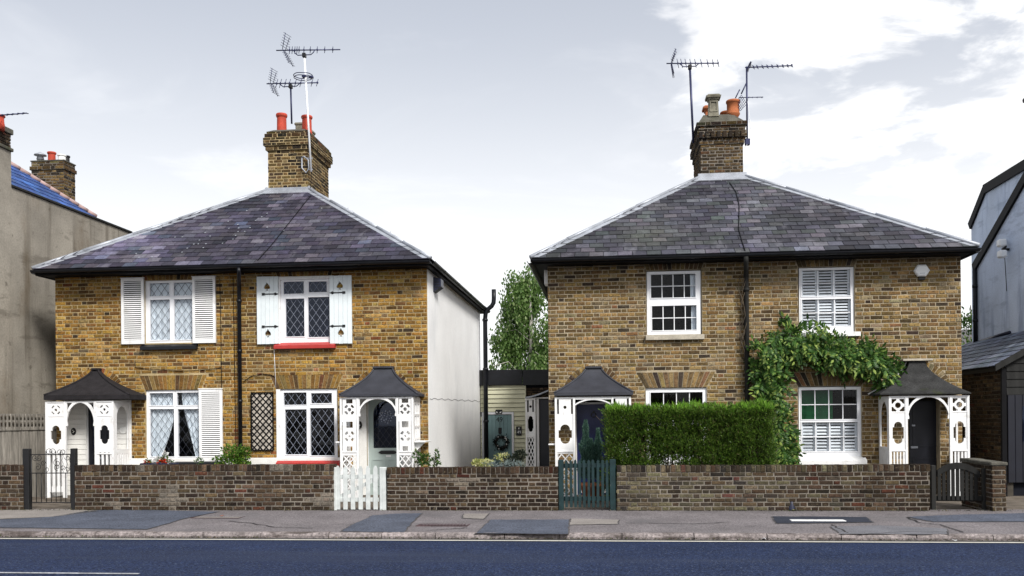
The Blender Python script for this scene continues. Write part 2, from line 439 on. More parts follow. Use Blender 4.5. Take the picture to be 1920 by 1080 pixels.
def leaf_mat(name, ramp, trans=.35, rough=.5):
    mt = bpy.data.materials.new(name); mt.use_nodes = True
    t = mt.node_tree; n = t.nodes; L = t.links; n.clear()
    o = n.new('ShaderNodeOutputMaterial'); g = n.new('ShaderNodeNewGeometry'); r = n.new('ShaderNodeValToRGB')
    els = r.color_ramp.elements
    for i, (p, k) in enumerate(ramp):
        e = els[i] if i < 2 else els.new(p)
        e.position = p; e.color = (*k, 1)
    L.new(g.outputs['Random Per Island'], r.inputs[0])
    d = n.new('ShaderNodeBsdfPrincipled'); d.inputs['Roughness'].default_value = rough; d.inputs['Specular IOR Level'].default_value = .35
    tl = n.new('ShaderNodeBsdfTranslucent'); mx = n.new('ShaderNodeMixShader'); mx.inputs[0].default_value = trans
    L.new(r.outputs[0], d.inputs['Base Color']); L.new(r.outputs[0], tl.inputs[0])
    L.new(d.outputs[0], mx.inputs[1]); L.new(tl.outputs[0], mx.inputs[2]); L.new(mx.outputs[0], o.inputs[0])
    return mt
M['leaf_birch'] = leaf_mat('birch leaves', [(0,(.05,.11,.02)), (.5,(.12,.22,.05)), (.85,(.20,.31,.10)), (1,(.36,.44,.20))], .5)
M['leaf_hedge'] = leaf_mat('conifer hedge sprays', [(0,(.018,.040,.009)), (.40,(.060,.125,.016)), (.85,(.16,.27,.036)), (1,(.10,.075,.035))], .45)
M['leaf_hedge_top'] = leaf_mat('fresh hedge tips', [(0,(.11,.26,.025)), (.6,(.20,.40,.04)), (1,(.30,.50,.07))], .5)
M['leaf_climb'] = leaf_mat('climber leaves', [(0,(.015,.042,.009)), (.5,(.040,.105,.017)), (.85,(.10,.21,.035)), (1,(.30,.38,.09))])
M['leaf_bush'] = leaf_mat('bush leaves', [(0,(.03,.08,.008)), (.5,(.06,.15,.015)), (.85,(.12,.22,.02)), (1,(.25,.33,.03))])
M['leaf_rose'] = leaf_mat('garden plant leaves', [(0,(.02,.06,.01)), (.6,(.05,.12,.02)), (1,(.15,.22,.05))])
M['leaf_conifer'] = leaf_mat('blue green conifer sprays', [(0,(.03,.075,.06)), (.6,(.07,.15,.11)), (1,(.18,.30,.24))])
M['leaf_grey'] = leaf_mat('grey leaves', [(0,(.10,.14,.13)), (1,(.30,.36,.36))])
M['leaf_yellow'] = leaf_mat('yellow variegated leaves', [(0,(.20,.26,.06)), (.5,(.50,.50,.20)), (1,(.70,.68,.40))])
M['petal_red'] = leaf_mat('red petals', [(0,(.45,.02,.01)), (.7,(.6,.07,.015)), (1,(.7,.12,.05))], .2)
M['petal_white'] = leaf_mat('white petals', [(0,(.7,.7,.68)), (1,(.8,.8,.8))], .2)
M['leaf_dark'] = leaf_mat('dark evergreen leaves', [(0,(.008,.012,.008)), (1,(.025,.035,.02))], .15)
M['bark'] = mat('bark', (.09,.07,.05), rough=.95, var=.4, scale=10, bump=.5)
M['birch_bark'] = mat('pale birch bark', (.42,.40,.36), rough=.9, var=.3, scale=8, stain=[dict(col=(.03,.03,.03), amt=.8, scale=6, lo=.58, hi=.66, stretch=(1,1,3))])
M['wreath'] = leaf_mat('dark wreath leaves', [(0,(.006,.009,.009)), (1,(.02,.025,.022))], .1)

# ================================================================== SETTING
def zpave(Y): return 0.0 if Y > -3.0 else -0.05 * min(1.0, (-3.0 - Y) / 2.55)
def pave(px, py, up=0.0):
    z = -0.03
    for _ in range(4):
        p = atZ(px, py, z); z = zpave(p.y)
    return V((p.x, p.y, z + up))
YK = -5.68                                   # front face of the kerb
ZR = -0.125                                  # road surface in the gutter
def sheet(name, pts, mt, kind='structure', thick=0.0):
    mb = MB(); n = len(pts)
    mb.add(pts, [tuple(range(n))])
    if thick:
        lo = [V(p) - V((0, 0, thick)) for p in pts]
        mb.add(list(pts) + lo, [(i, n + i, n + (i+1) % n, (i+1) % n) for i in range(n)])
    o = mb.build(name, mt); o['kind'] = kind; return o

M['ground'] = mat('earth', (.12,.11,.09), rough=1, var=.3, scale=.5)
M['road'] = mat('blue grey asphalt', (.017,.027,.064), rough=.9, var=.14, scale=1.0, var2=.9, scale2=34, bump=1.0, bscale=40, spec=.12,
                stain=[dict(col=(.17,.20,.27), amt=.75, scale=42, lo=.58, hi=.68), dict(col=(.010,.013,.025), amt=.8, scale=38, lo=.57, hi=.68, loc=(3,7,1)), dict(col=(.05,.06,.09), amt=.5, scale=.35, lo=.5, hi=.7, stretch=(.12,2.2,1), loc=(4,2,0)), dict(col=(.022,.030,.058), amt=.5, scale=.5, lo=.5, hi=.75, stretch=(.25,1.5,1))])
M['pave'] = mat('old pavement asphalt', (.165,.150,.155), rough=.95, var=.2, scale=1.5, var2=.6, scale2=42, bump=.7, bscale=50, spec=.1,
                stain=[dict(col=(.33,.31,.30), amt=.6, scale=45, lo=.58, hi=.70), dict(col=(.12,.115,.12), amt=.6, scale=.9, lo=.5, hi=.7), dict(col=(.07,.065,.06), amt=.5, scale=3, lo=.6, hi=.72)])
M['patch_blue'] = mat('newer asphalt patch', (.080,.090,.118), rough=.95, var=.2, scale=2, var2=.6, scale2=42, bump=.5, bscale=70, spec=.15)
M['patch_mid'] = mat('older asphalt patch', (.155,.155,.17), rough=.95, var=.15, scale=2, var2=.4, scale2=60, bump=.5, bscale=70, spec=.12)
M['patch_dark'] = mat('dark asphalt patch', (.035,.04,.055), rough=.9, var=.2, scale=3, var2=.4, scale2=65, bump=.5, spec=.15)
M['patch_pale'] = mat('pale concrete patch', (.235,.215,.20), rough=.95, var=.15, scale=2, var2=.3, scale2=60, bump=.4, spec=.1)
M['kerb'] = mat('granite kerb', (.23,.20,.195), rough=.85, var=.25, scale=3, var2=.6, scale2=26, bump=.9, bscale=25, spec=.2,
                stain=[dict(col=(.045,.034,.028), amt=.75, scale=1.6, lo=.48, hi=.66, stretch=(1,1,5))])
M['gutter_grit'] = mat('gutter grit', (.075,.072,.07), rough=1, var=.3, scale=3, var2=.5, scale2=60, bump=.5, spec=.1)
M['road_line_worn'] = mat('worn road paint', (.36,.37,.40), rough=.85, var=.3, scale=5, var2=.4, scale2=40, spec=.2)
M['road_paint'] = mat('road paint', (.55,.53,.48), rough=.8, var=.12, scale=4, var2=.18, scale2=50, spec=.2,
                      stain=[dict(col=(.2,.2,.22), amt=.6, scale=7, lo=.6, hi=.72)])
M['cast_iron'] = mat('rusty cast iron', (.085,.055,.06), rough=.7, var=.3, scale=6, var2=.3, spec=.3, metal=.3)
M['seam'] = mat('sealed seam', (.075,.07,.072), rough=1, var=.4, scale=9)
M['crack'] = mat('tar crack', (.03,.028,.03), rough=1, var=.3)

sheet('ground', [(-300,-300,-.62), (300,-300,-.62), (300,300,-.62), (-300,300,-.62)], M['ground'])
# road with its slight crown
mb = MB(); xs = [-90, 90]; prof = [(YK + .02, ZR), (-8.6, ZR + .05), (-11.5, ZR + .02), (-14.6, ZR - .02)]
for (a, za), (b, zb) in zip(prof, prof[1:]):
    mb.add([(-90,b,zb), (90,b,zb), (90,a,za), (-90,a,za)], [(0,1,2,3)])
tag(mb.build('road', M['road']), kind='structure')
def zroad(Y):
    for (a, za), (b, zb) in zip(prof, prof[1:]):
        if b <= Y <= a: return za + (zb - za) * (Y - a) / (b - a)
    return ZR
def strip(name, x0, x1, y0, y1, mt, up):
    mb = MB(); ys = sorted({y0, y1, *[p[0] for p in prof if y0 < p[0] < y1]})
    for a, b in zip(ys, ys[1:]):
        mb.add([(x0,a,zroad(a)+up), (x1,a,zroad(a)+up), (x1,b,zroad(b)+up), (x0,b,zroad(b)+up)], [(0,1,2,3)])
    return tag(mb.build(name, mt), kind='structure')
strip('gutter_channel', -90, 90, YK - .10, YK + .01, M['gutter_grit'], .004)
strip('road_line', -90, 90, -5.945, -5.85, M['road_paint'], .008)
strip('road_line', -12.6, -4.85, -9.03, -8.97, M['road_line_worn'], .008)
# far side of the street, behind the camera
mb = MB(); mb.box(-90, 90, -17.6, -14.6, -.4, -.02); tag(mb.build('far_pavement', M['pave']), kind='structure')

mb = MB()
for a, b in ((-2.75, -3.0), (-3.0, -4.3), (-4.3, YK + .12)):
    mb.add([(-90,b,zpave(b)), (90,b,zpave(b)), (90,a,zpave(a)), (-90,a,zpave(a))], [(0,1,2,3)])
mb.add([(-90,YK+.12,-.05),(90,YK+.12,-.05),(90,YK+.12,-.3),(-90,YK+.12,-.3)], [(0,3,2,1)])
tag(mb.build('pavement', M['pave']), kind='structure')
def patch(pts, mt, up): 
    rnd = random.Random(int(pts[0][0])); P = []
    for a, b in zip(pts, pts[1:] + pts[:1]):
        for i in range(9):
            t = i/9; j = 0 if i == 0 else 1
            P.append(pave(a[0]+(b[0]-a[0])*t + j*rnd.uniform(-1.6,1.6), a[1]+(b[1]-a[1])*t + j*rnd.uniform(-.35,.35), up))
    cx_, cy_ = sum(p.x for p in P)/len(P), sum(p.y for p in P)/len(P)
    S = [V((p.x + .022*(1 if p.x > cx_ else -1), p.y + .022*(1 if p.y > cy_ else -1), p.z)) for p in P]
    sheet('patch_seam', S[::-1], M['seam']); P = [p + V((0,0,.004)) for p in P]
    sheet('pavement_patch', P[::-1], mt)
patch([(-60,976),(0,975),(95,970),(160,959),(212,955.5),(410,960),(350,972),(275,993),(0,990),(-60,989)], M['patch_blue'], .004)
patch([(660,985),(700,967),(739,964),(791,963),(770,982),(757,999),(640,997)], M['patch_blue'], .004)
patch([(893,1000.5),(921,975),(1067,975),(1064,1002)], M['patch_blue'], .004)
patch([(1449,969),(1623,970),(1636,980),(1457,982)], M['patch_dark'], .004)
patch([(1703,970),(1790,966),(1990,961),(1990,979),(1750,979)], M['patch_blue'], .004)
patch([(1559,988),(1650,986),(1775,992),(1775,1002.5),(1575,1002)], M['patch_mid'], .004)
patch([(0,957),(140,955),(185,959),(110,969),(0,974),(-60,974)], M['patch_pale'], .004)
patch([(870,964),(917,963.5),(905,974),(868,972)], M['patch_pale'], .004)
patch([(1072,973),(1160,975),(1158,983),(1068,985)], M['patch_pale'], .004)
def crack(pts):
    rnd = random.Random(len(pts)); P = []
    for a, b in zip(pts, pts[1:]):
        for i in range(6):
            t = i / 6; P.append(pave(a[0]+(b[0]-a[0])*t + rnd.uniform(-3,3), a[1]+(b[1]-a[1])*t + rnd.uniform(-.5,.5), .009))
    mb = MB()
    for a, b in zip(P, P[1:]):
        d = (b - a).normalized(); s = V((-d.y, d.x, 0)) * rnd.uniform(.008, .016)
        mb.add([a - s, b - s, b + s, a + s], [(0,1,2,3)])
    tag(mb.build('pavement_crack', M['crack']), kind='structure')
crack([(1702,971),(1722,980),(1760,984),(1815,1002)])
crack([(1175,981),(1300,983),(1380,979)])
crack([(1610,1003),(1700,998),(1790,999)])
crack([(430,978),(475,982),(520,990),(600,991)])
crack([(1560,984),(1580,996),(1590,1001)])
crack([(800,996),(850,992),(880,990)])
# kerb stones
rnd = random.Random(3); x = -16.0; kerb_meshes = []
for k in range(6):
    L = rnd.uniform(.72, .98); mb = MB()
    n = 7
    ring = []
    for i in range(n + 1):
        s = -L/2 + .006 + (L - .012) * i / n
        w1, w2 = rnd.uniform(-.006,.006), rnd.uniform(-.006,.006)
        ring.append([(s, .14, -.2), (s, .14, w2*.4), (s, .045, w2), (s, .014, -.016 + w1), (s, w1, -.042 + w1), (s, .012 + w1*.5, -.2)])
    vs = [p for r_ in ring for p in r_]; fs = []
    for i in range(n):
        for j in range(5): fs.append((i*6+j, i*6+j+1, (i+1)*6+j+1, (i+1)*6+j))
    fs += [tuple(range(6))[::-1], tuple(n*6 + j for j in range(6))]
    mb.add(vs, fs); kerb_meshes.append((L, mb.mesh('kerb_stone', M['kerb'])))
kerb = thing('kerb', (0, YK, -.05), None, None); kerb['kind'] = 'structure'
while x < 14:
    L, me = rnd.choice(kerb_meshes)
    link('kerb_stone', me, kerb, Matrix.Translation((x + L/2, YK + rnd.uniform(-.004,.004), -.047 + rnd.uniform(-.004,.004))))
    x += L
# iron drain cover, its bars real
def ground_frame(p, q):     # a matrix whose x runs p->q on the pavement
    e = (q - p).normalized(); nrm = V((0, .02, 1)).normalized(); f = nrm.cross(e).normalized()
    mm = Matrix.Identity(4)
    for i in range(3): mm[i][0], mm[i][1], mm[i][2], mm[i][3] = e[i], f[i], nrm[i], p[i]
    return mm, (q - p).length
p, q = pave(779, 987), pave(876, 987.5)
mm, L = ground_frame(p, q)
g = thing('drain_cover', (p + q) / 2, 'rusty slotted iron drain cover let into the pavement', 'drain cover')
mb = MB(); mb.box(0, L, 0, .03, 0, .012).box(0, L, .33, .36, 0, .012).box(0, .03, .03, .33, 0, .012).box(L-.03, L, .03, .33, 0, .012)
link('frame', mb.mesh('frame', M['cast_iron']), g, mm)
mb = MB(); mb.box(.03, L-.03, .03, .33, .0045, .006); link('recess', mb.mesh('recess', M['dark_room']), g, mm)
bar = MB().box(-.011, .011, .03, .33, .006, .014).mesh('bar', M['cast_iron'])
k = 0
while .055 + k * .048 < L - .04:
    link('bar', bar, g, mm @ Matrix.Translation((.055 + k*.048, 0, 0))); k += 1
p, q = pave(357, 972), pave(447, 972.5)
mm, L = ground_frame(p, q)
g = thing('inspection_cover', (p + q) / 2, 'flat concrete inspection cover with thin metal rim near the left end of the pavement', 'inspection cover')
mb = MB(); mb.box(0, L, 0, .018, 0, .012).box(0, L, .40, .418, 0, .012).box(0, .018, .018, .40, 0, .012).box(L-.018, L, .018, .40, 0, .012)
link('rim', mb.mesh('rim', M['cast_iron']), g, mm)
link('lid', MB().box(.02, L-.02, .02, .398, 0, .009).mesh('lid', M['patch_pale']), g, mm)
p, q = pave(1484, 978), pave(1587, 978.5)
mm, L = ground_frame(p, q)
g = thing('access_cover', (p + q) / 2, 'white painted access cover in a dark asphalt patch', 'access cover')
link('plate', MB().bev(0, L, 0, .27, .004, .016, .004).mesh('plate', M['white']), g, mm)
link('keyhole', MB().box(L*.47, L*.52, .19, .22, .0155, .0175).mesh('keyhole', M['black']), g, mm)
# front gardens: a raised paved slab behind the walls
mb = MB(); mb.box(-16, 5.15, -2.95, .12, -.6, -.03); mb.box(5.15, 16, -2.95, .6, -.6, -.03)
tag(mb.build('front_garden_ground', M['garden']), kind='structure')

# ================================================================== BRICKWORK
def pick(pal, rnd):
    t = rnd.random() * sum(w for w, _ in pal)
    for w, c in pal:
        t -= w
        if t <= 0: break
    k = rnd.uniform(.62, 1.26)
    return tuple(max(.004, x * k * rnd.uniform(.94, 1.06)) for x in c)
PAL_L = [(5,(0.3254,0.1831,0.0407)), (5,(0.2685,0.1424,0.0325)), (3.5,(0.2034,0.1058,0.0293)), (1.8,(0.1220,0.0651,0.0244)), (.7,(0.0488,0.0325,0.0203)), (2,(0.3417,0.2197,0.0692)), (.25,(0.2034,0.0732,0.0285))]
PAL_R = [(5,(0.2441,0.1627,0.0651)), (5,(0.1953,0.1261,0.0504)), (3.5,(0.1546,0.1017,0.0455)), (2.2,(0.1017,0.0676,0.0341)), (1.0,(0.0488,0.0358,0.0260)), (1.8,(0.2115,0.1668,0.0976)), (.2,(0.1953,0.0976,0.0447))]
PAL_W = [(4,(0.0532,0.0349,0.0224)), (4,(0.0384,0.0259,0.0185)), (2.5,(0.0739,0.0485,0.0303)), (2,(0.0236,0.0174,0.0134)), (1.0,(0.0961,0.0679,0.0393)), (.3,(0.0702,0.0259,0.0168)), (.15,(0.1478,0.1100,0.0785))]
PAL_WR = [(4,(0.1013,0.0863,0.0525)), (3,(0.0638,0.0540,0.0360)), (2,(0.0450,0.0375,0.0285)), (1.5,(0.0225,0.0195,0.0180)), (1.4,(0.1425,0.1237,0.0750)), (.25,(0.0750,0.0285,0.0225))]
PAL_C = [(4,(0.1488,0.0961,0.0372)), (3,(0.0992,0.0620,0.0279)), (3,(0.0496,0.0341,0.0211)), (2.5,(0.0198,0.0167,0.0143)), (1,(0.1860,0.1364,0.0682))]
PAL_CR = [(4,(0.1364,0.0899,0.0372)), (3,(0.0868,0.0558,0.0279)), (3,(0.0434,0.0310,0.0211)), (2.0,(0.0198,0.0167,0.0143)), (.3,(0.1054,0.0496,0.0248))]

_bg = {}
def brick_geo(w, h, d, k):
    key = (round(w, 3), round(h, 3), round(d, 3), k)
    if key in _bg: return _bg[key]
    r = random.Random(hash(key) & 0xffff)
    j = lambda a: r.uniform(-a, a)
    w2, h2, b = w/2, h/2, .007
    vs = [(-w2, d, -h2), (w2, d, -h2), (w2, d, h2), (-w2, d, h2)]
    c = [(-w2 + j(.003), -h2 + j(.003)), (w2 + j(.003), -h2 + j(.003)), (w2 + j(.003), h2 + j(.003)), (-w2 + j(.003), h2 + j(.003))]
    sx, sz = (1,-1,-1,1), (1,1,-1,-1)
    vs += [(x, b*.8, z) for x, z in c]
    vs += [(x + sx[i]*(b + abs(j(.004))), j(.0025), z + sz[i]*(b*.8 + abs(j(.003)))) for i, (x, z) in enumerate(c)]
    fs = [(8,9,10,11)]
    for a in range(4):
        q = (a + 1) % 4
        fs += [(4+a, 4+q, 8+q, 8+a), (a, q, 4+q, 4+a)]
    _bg[key] = (vs, fs); return _bg[key]
_bm = {}
def brick_mesh(w, h, d, k, name='brick'):
    key = (name, round(w, 3), round(h, 3), round(d, 3), k)
    if key not in _bm:
        vs, fs = brick_geo(w, h, d, k); mb = MB(); mb.add(vs, fs); _bm[key] = mb.mesh(name, M['brick_obj'])
    return _bm[key]
def face_matrix(O, e, nrm):
    mm = Matrix.Identity(4); up = V((0, 0, 1)); inn = -V(nrm)
    for i in range(3): mm[i][0], mm[i][1], mm[i][2], mm[i][3] = e[i], inn[i], up[i], O[i]
    return mm
JOINT = .0165
def lay(s0, s1, z0, z1, cuts, course=.075, L=.225, flemish=True, rnd=random, english=False):
    """bricks of a wall face, as rectangles in (s, z). cuts: functions z -> list of (a, b) left out"""
    res = []; n = int(round((z1 - z0) / course)); H = L / 2
    for i in range(n):
        za, zb = z0 + i*course, z0 + (i+1)*course; zc = (za + zb)/2
        gaps = []
        for c in cuts: gaps += c(zc)
        s = s0 - rnd.uniform(0, .03); k = 0
        if flemish: s -= 0 if i % 2 == 0 else (L + H)/2
        else: s -= 0 if i % 2 == 0 else L/2
        while s < s1:
            w = (L if k % 2 == 0 else H) if flemish else L
            w *= rnd.uniform(.97, 1.03)
            a, b = max(s, s0), min(s + w, s1); s += w; k += 1
            segs = [(a, b)]
            for ga, gb in gaps:
                t = []
                for p, q in segs:
                    if gb <= p or ga >= q: t.append((p, q)); continue
                    if ga > p: t.append((p, ga))
                    if gb < q: t.append((gb, q))
                segs = t
            for p, q in segs:
                if q - p > .035: res.append((p, q, za, zb))
    return res
def rcut(x0, x1, z0, z1): return lambda z: [(x0, x1)] if z0 < z < z1 else []
def flatarch_cut(x0, x1, z0, z1, sp):
    return lambda z: [(x0 - sp*(z - z0)/(z1 - z0), x1 + sp*(z - z0)/(z1 - z0))] if z0 < z < z1 else []
def ring_cut(xc, zc, r0, r1):
    def f(z):
        d = z - zc
        if d < 0 or d > r1: return []
        o = sqrt(r1*r1 - d*d); i = sqrt(max(0, r0*r0 - d*d))
        return [(xc - o, xc - i), (xc + i, xc + o)] if i > 0 else [(xc - o, xc + o)]
    return f
def put_bricks(rects, mm, parent, colf, limit, name='brick', stuff='brickwork', depth=.05, score=None, rnd=random, jit=.003):
    """the pieces that show largest become objects, the rest one piece of stuff"""
    order = sorted(range(len(rects)), key=lambda i: -(score(rects[i]) if score else (rects[i][1]-rects[i][0])))
    single = set(order[:limit]); mb = MB()
    for i, (a, b, za, zb) in enumerate(rects):
        w = round((b - a - JOINT) / .004) * .004; h = zb - za - JOINT
        c = colf((a+b)/2, (za+zb)/2)
        loc = V(((a+b)/2, rnd.uniform(-jit, jit), (za+zb)/2 + rnd.uniform(-.002, .002)))
        L = mm @ Matrix.Translation(loc) @ Matrix.Rotation(rnd.uniform(-.008,.008), 4, 'Y') @ Matrix.Rotation(rnd.uniform(-.006,.006), 4, 'Z')
        k = rnd.randrange(3)
        if i in single:
            o = link(name, brick_mesh(w, h, depth, k, name), parent, L); o.color = (*c, 1)
        else:
            vs, fs = brick_geo(w, h, depth, k); mb.add([L @ V(v) for v in vs], fs, c)
    if mb.v: mb.build(stuff, M['brick_att'], parent, kind='stuff')
def one_brick_mesh(pts_front, pts_back, parent, c, name):
    """a cut voussoir from four front and four back corners"""
    mb = MB(); mb.add(list(pts_front) + list(pts_back), [(0,1,2,3),(0,4,5,1),(1,5,6,2),(2,6,7,3),(3,7,4,0)])
    o = link(name, mb.mesh(name, M['brick_obj']), parent); o.color = (*c, 1); return o
def flat_arch(parent, x0, x1, z0, z1, sp, pal, rnd, y=0.0, name='arch_brick'):
    n = max(4, int(round((x1 - x0) / .078)))
    for i in range(n):
        a, b = i/n, (i+1)/n
        g = .0075
        bx = lambda t: x0 + (x1-x0)*t
        tx = lambda t: x0 - sp + (x1-x0+2*sp)*t
        yy = y + rnd.uniform(-.004, .002)
        f = [(bx(a)+g, yy, z0+g), (bx(b)-g, yy, z0+g), (tx(b)-g, yy, z1-g), (tx(a)+g, yy, z1-g)]
        one_brick_mesh(f, [(p[0], y+.05, p[2]) for p in f], parent, pick(pal, rnd), name)
def ring_arch(parent, xc, zc, r0, r1, a0, a1, pal, rnd, y=0.0, name='arch_brick'):
    n = int(round(r1*(a1-a0)/.085)); g = .0075
    for i in range(n):
        a, b = a0 + (a1-a0)*i/n, a0 + (a1-a0)*(i+1)/n
        yy = y + rnd.uniform(-.004, .002); f = []
        for r_, t in ((r0, a + g/r0), (r1, a + g/r1), (r1, b - g/r1), (r0, b - g/r0)):
            f.append((xc + r_*cos(t), yy, zc + r_*sin(t)))
        one_brick_mesh(f, [(p[0], y+.05, p[2]) for p in f], parent, pick(pal, rnd), name)
def wall_panel(mb, x0, x1, z0, z1, y0, y1, holes):
    """a wall slab in the XZ plane with rectangular holes and their reveals"""
    xs = sorted({x0, x1, *[h[0] for h in holes], *[h[1] for h in holes]}); zs = sorted({z0, z1, *[h[2] for h in holes], *[h[3] for h in holes]})
    xs = [x for x in xs if x0 <= x <= x1]; zs = [z for z in zs if z0 <= z <= z1]
    solid = lambda x, z: x0 < x < x1 and z0 < z < z1 and not any(h[0] < x < h[1] and h[2] < z < h[3] for h in holes)
    for i in range(len(xs)-1):
        for j in range(len(zs)-1):
            xa, xb, za, zb = xs[i], xs[i+1], zs[j], zs[j+1]; xm, zm = (xa+xb)/2, (za+zb)/2
            if not solid(xm, zm): continue
            mb.add([(xa,y0,za),(xb,y0,za),(xb,y0,zb),(xa,y0,zb)], [(0,1,2,3)])
            mb.add([(xa,y1,za),(xb,y1,za),(xb,y1,zb),(xa,y1,zb)], [(3,2,1,0)])
            xl = (xs[i-1]+xa)/2 if i else x0 - 1; xr = (xs[i+2]+xb)/2 if i+2 < len(xs) else x1 + 1
            zl = (zs[j-1]+za)/2 if j else z0 - 1; zr = (zs[j+2]+zb)/2 if j+2 < len(zs) else z1 + 1
            if not solid(xl, zm): mb.add([(xa,y0,za),(xa,y1,za),(xa,y1,zb),(xa,y0,zb)], [(3,2,1,0)])
            if not solid(xr, zm): mb.add([(xb,y0,za),(xb,y1,za),(xb,y1,zb),(xb,y0,zb)], [(0,1,2,3)])
            if not solid(xm, zl): mb.add([(xa,y0,za),(xb,y0,za),(xb,y1,za),(xa,y1,za)], [(3,2,1,0)])
            if not solid(xm, zr): mb.add([(xa,y0,zb),(xb,y0,zb),(xb,y1,zb),(xa,y1,zb)], [(0,1,2,3)])

# ================================================================== SLATES
def slates(parent, A, B, C, D, gauge, width, colf, limit, rnd, name='slate', stuff='slate_covering', thick=.013, lap=.06):
    """slates on the slope with eave A-B and top C-D (C over A); outward normal (B-A)x(C-A)"""
    A, B, C, D = V(A), V(B), V(C), V(D)
    e = (B - A).normalized(); w = C - A; up = (w - e*w.dot(e)); Hh = up.length; up.normalize(); n = e.cross(up)
    Ls = (B - A).length; ka, kb = (C - A).dot(e) / Hh, (D - B).dot(e) / Hh
    mm = Matrix.Identity(4)
    for i in range(3): mm[i][0], mm[i][1], mm[i][2], mm[i][3] = e[i], up[i], n[i], A[i]
    rows = int(Hh / gauge) + 1; meshes = []
    for k in range(4):
        mb = MB(); w2 = width/2 - .0055; j = [rnd.uniform(-.005, .005) for _ in range(4)]; top = gauge + lap
        vs = [(-w2, j[0], thick*.35), (w2, j[1], thick*.35), (w2, top, 0), (-w2, top, 0), (-w2, j[0], thick*1.35+j[2]*.3), (w2, j[1], thick*1.35+j[3]*.3), (w2, top, thick*.3), (-w2, top, thick*.3)]
        mb.add(vs, [(4,5,6,7),(0,1,5,4),(1,2,6,5),(3,0,4,7)]); meshes.append((vs, mb.mesh(name, M['slate_obj'])))
    F4 = [(4,5,6,7),(0,1,5,4),(1,2,6,5),(3,0,4,7)]
    st = MB(); used = 0
    for i in range(rows):
        v0 = i*gauge - .025; v1 = min(v0 + gauge + lap, Hh + .02)
        if v0 > Hh - .03: break
        xl0, xl1 = max(0, v0)*ka, v1*ka; xr0, xr1 = Ls + max(0, v0)*kb, Ls + v1*kb
        s = xl0 - width * (.5 if i % 2 else 1.0) - rnd.uniform(0, .05)
        s = -width*2 - width*(.5 if i % 2 else 0) + rnd.uniform(-.02, .02)
        while s < max(xr0, xr1):
            a, b = s, s + width; s += width
            if b < min(xl0, xl1) + .02 or a > max(xr0, xr1) - .02: continue
            c = colf((a+b)/2, v0 + gauge/2)
            if a >= max(xl0, xl1) and b <= min(xr0, xr1) and v1 - v0 > gauge + lap - .01:
                L = mm @ Matrix.Translation(((a+b)/2, v0 + rnd.uniform(-.006,.006), .004)) @ Matrix.Rotation(rnd.uniform(-.01,.01), 4, 'Z') @ Matrix.Rotation(rnd.uniform(-.008,.008), 4, 'Y')
                vs, me = rnd.choice(meshes)
                if used < limit:
                    o = link(name, me, parent, L); o.color = (*c, 1); used += 1
                else: st.add([L @ V(q) for q in vs], F4, c)
            else:
                a0, a1, b0, b1 = max(a, xl0), max(a, xl1), min(b, xr0), min(b, xr1)
                if b0 - a0 < .01 and b1 - a1 < .01: continue
                b0, b1 = max(b0, a0 + .002), max(b1, a1 + .002)
                vs = [(a0+.002,v0,thick*.35),(b0-.002,v0,thick*.35),(b1-.002,v1,0),(a1+.002,v1,0),(a0+.002,v0,thick*1.35),(b0-.002,v0,thick*1.35),(b1-.002,v1,thick*.3),(a1+.002,v1,thick*.3)]
                T = mm @ Matrix.Translation((0, 0, .004))
                st.add([T @ V(q) for q in vs], F4, c)
    if st.v: st.build(stuff, M['slate_att'], parent, kind='stuff')
    return mm, Hh

# ================================================================== WINDOWS, SHUTTERS, CHIMNEYS, PORCHES
def box_part(name, parent, mt, x0, x1, y0, y1, z0, z1, b=0.0, kind=None, label=None):
    mb = MB()
    if b: mb.bev(x0, x1, y0, y1, z0, z1, b)
    else: mb.box(x0, x1, y0, y1, z0, z1)
    return mb.build(name, mt, parent, kind, label)
def window_frame(house, outer, lights, y=.045, thick=.06, mt='white_pvc', name='window'):
    """a frame cut from one board, outer and lights as pixel rectangles"""
    o = prect(*outer, y); ls = [prect(*l, y) for l in lights]
    mb = MB(); fret(mb, [rpoly(*o)], [rpoly(*l) for l in ls], thick, lambda s, z, d: (s, y + d, z))
    # a slimmer raised casement bead round every light
    for l in ls:
        mb2 = MB(); g = .016
        fret(mb, [rpoly(l[0]-g, l[1]+g, l[2]-g, l[3]+g)], [rpoly(*l)], .012, lambda s, z, d: (s, y - .012 + d, z))
    w = mb.build(name, M[mt], house)
    return w, o, ls
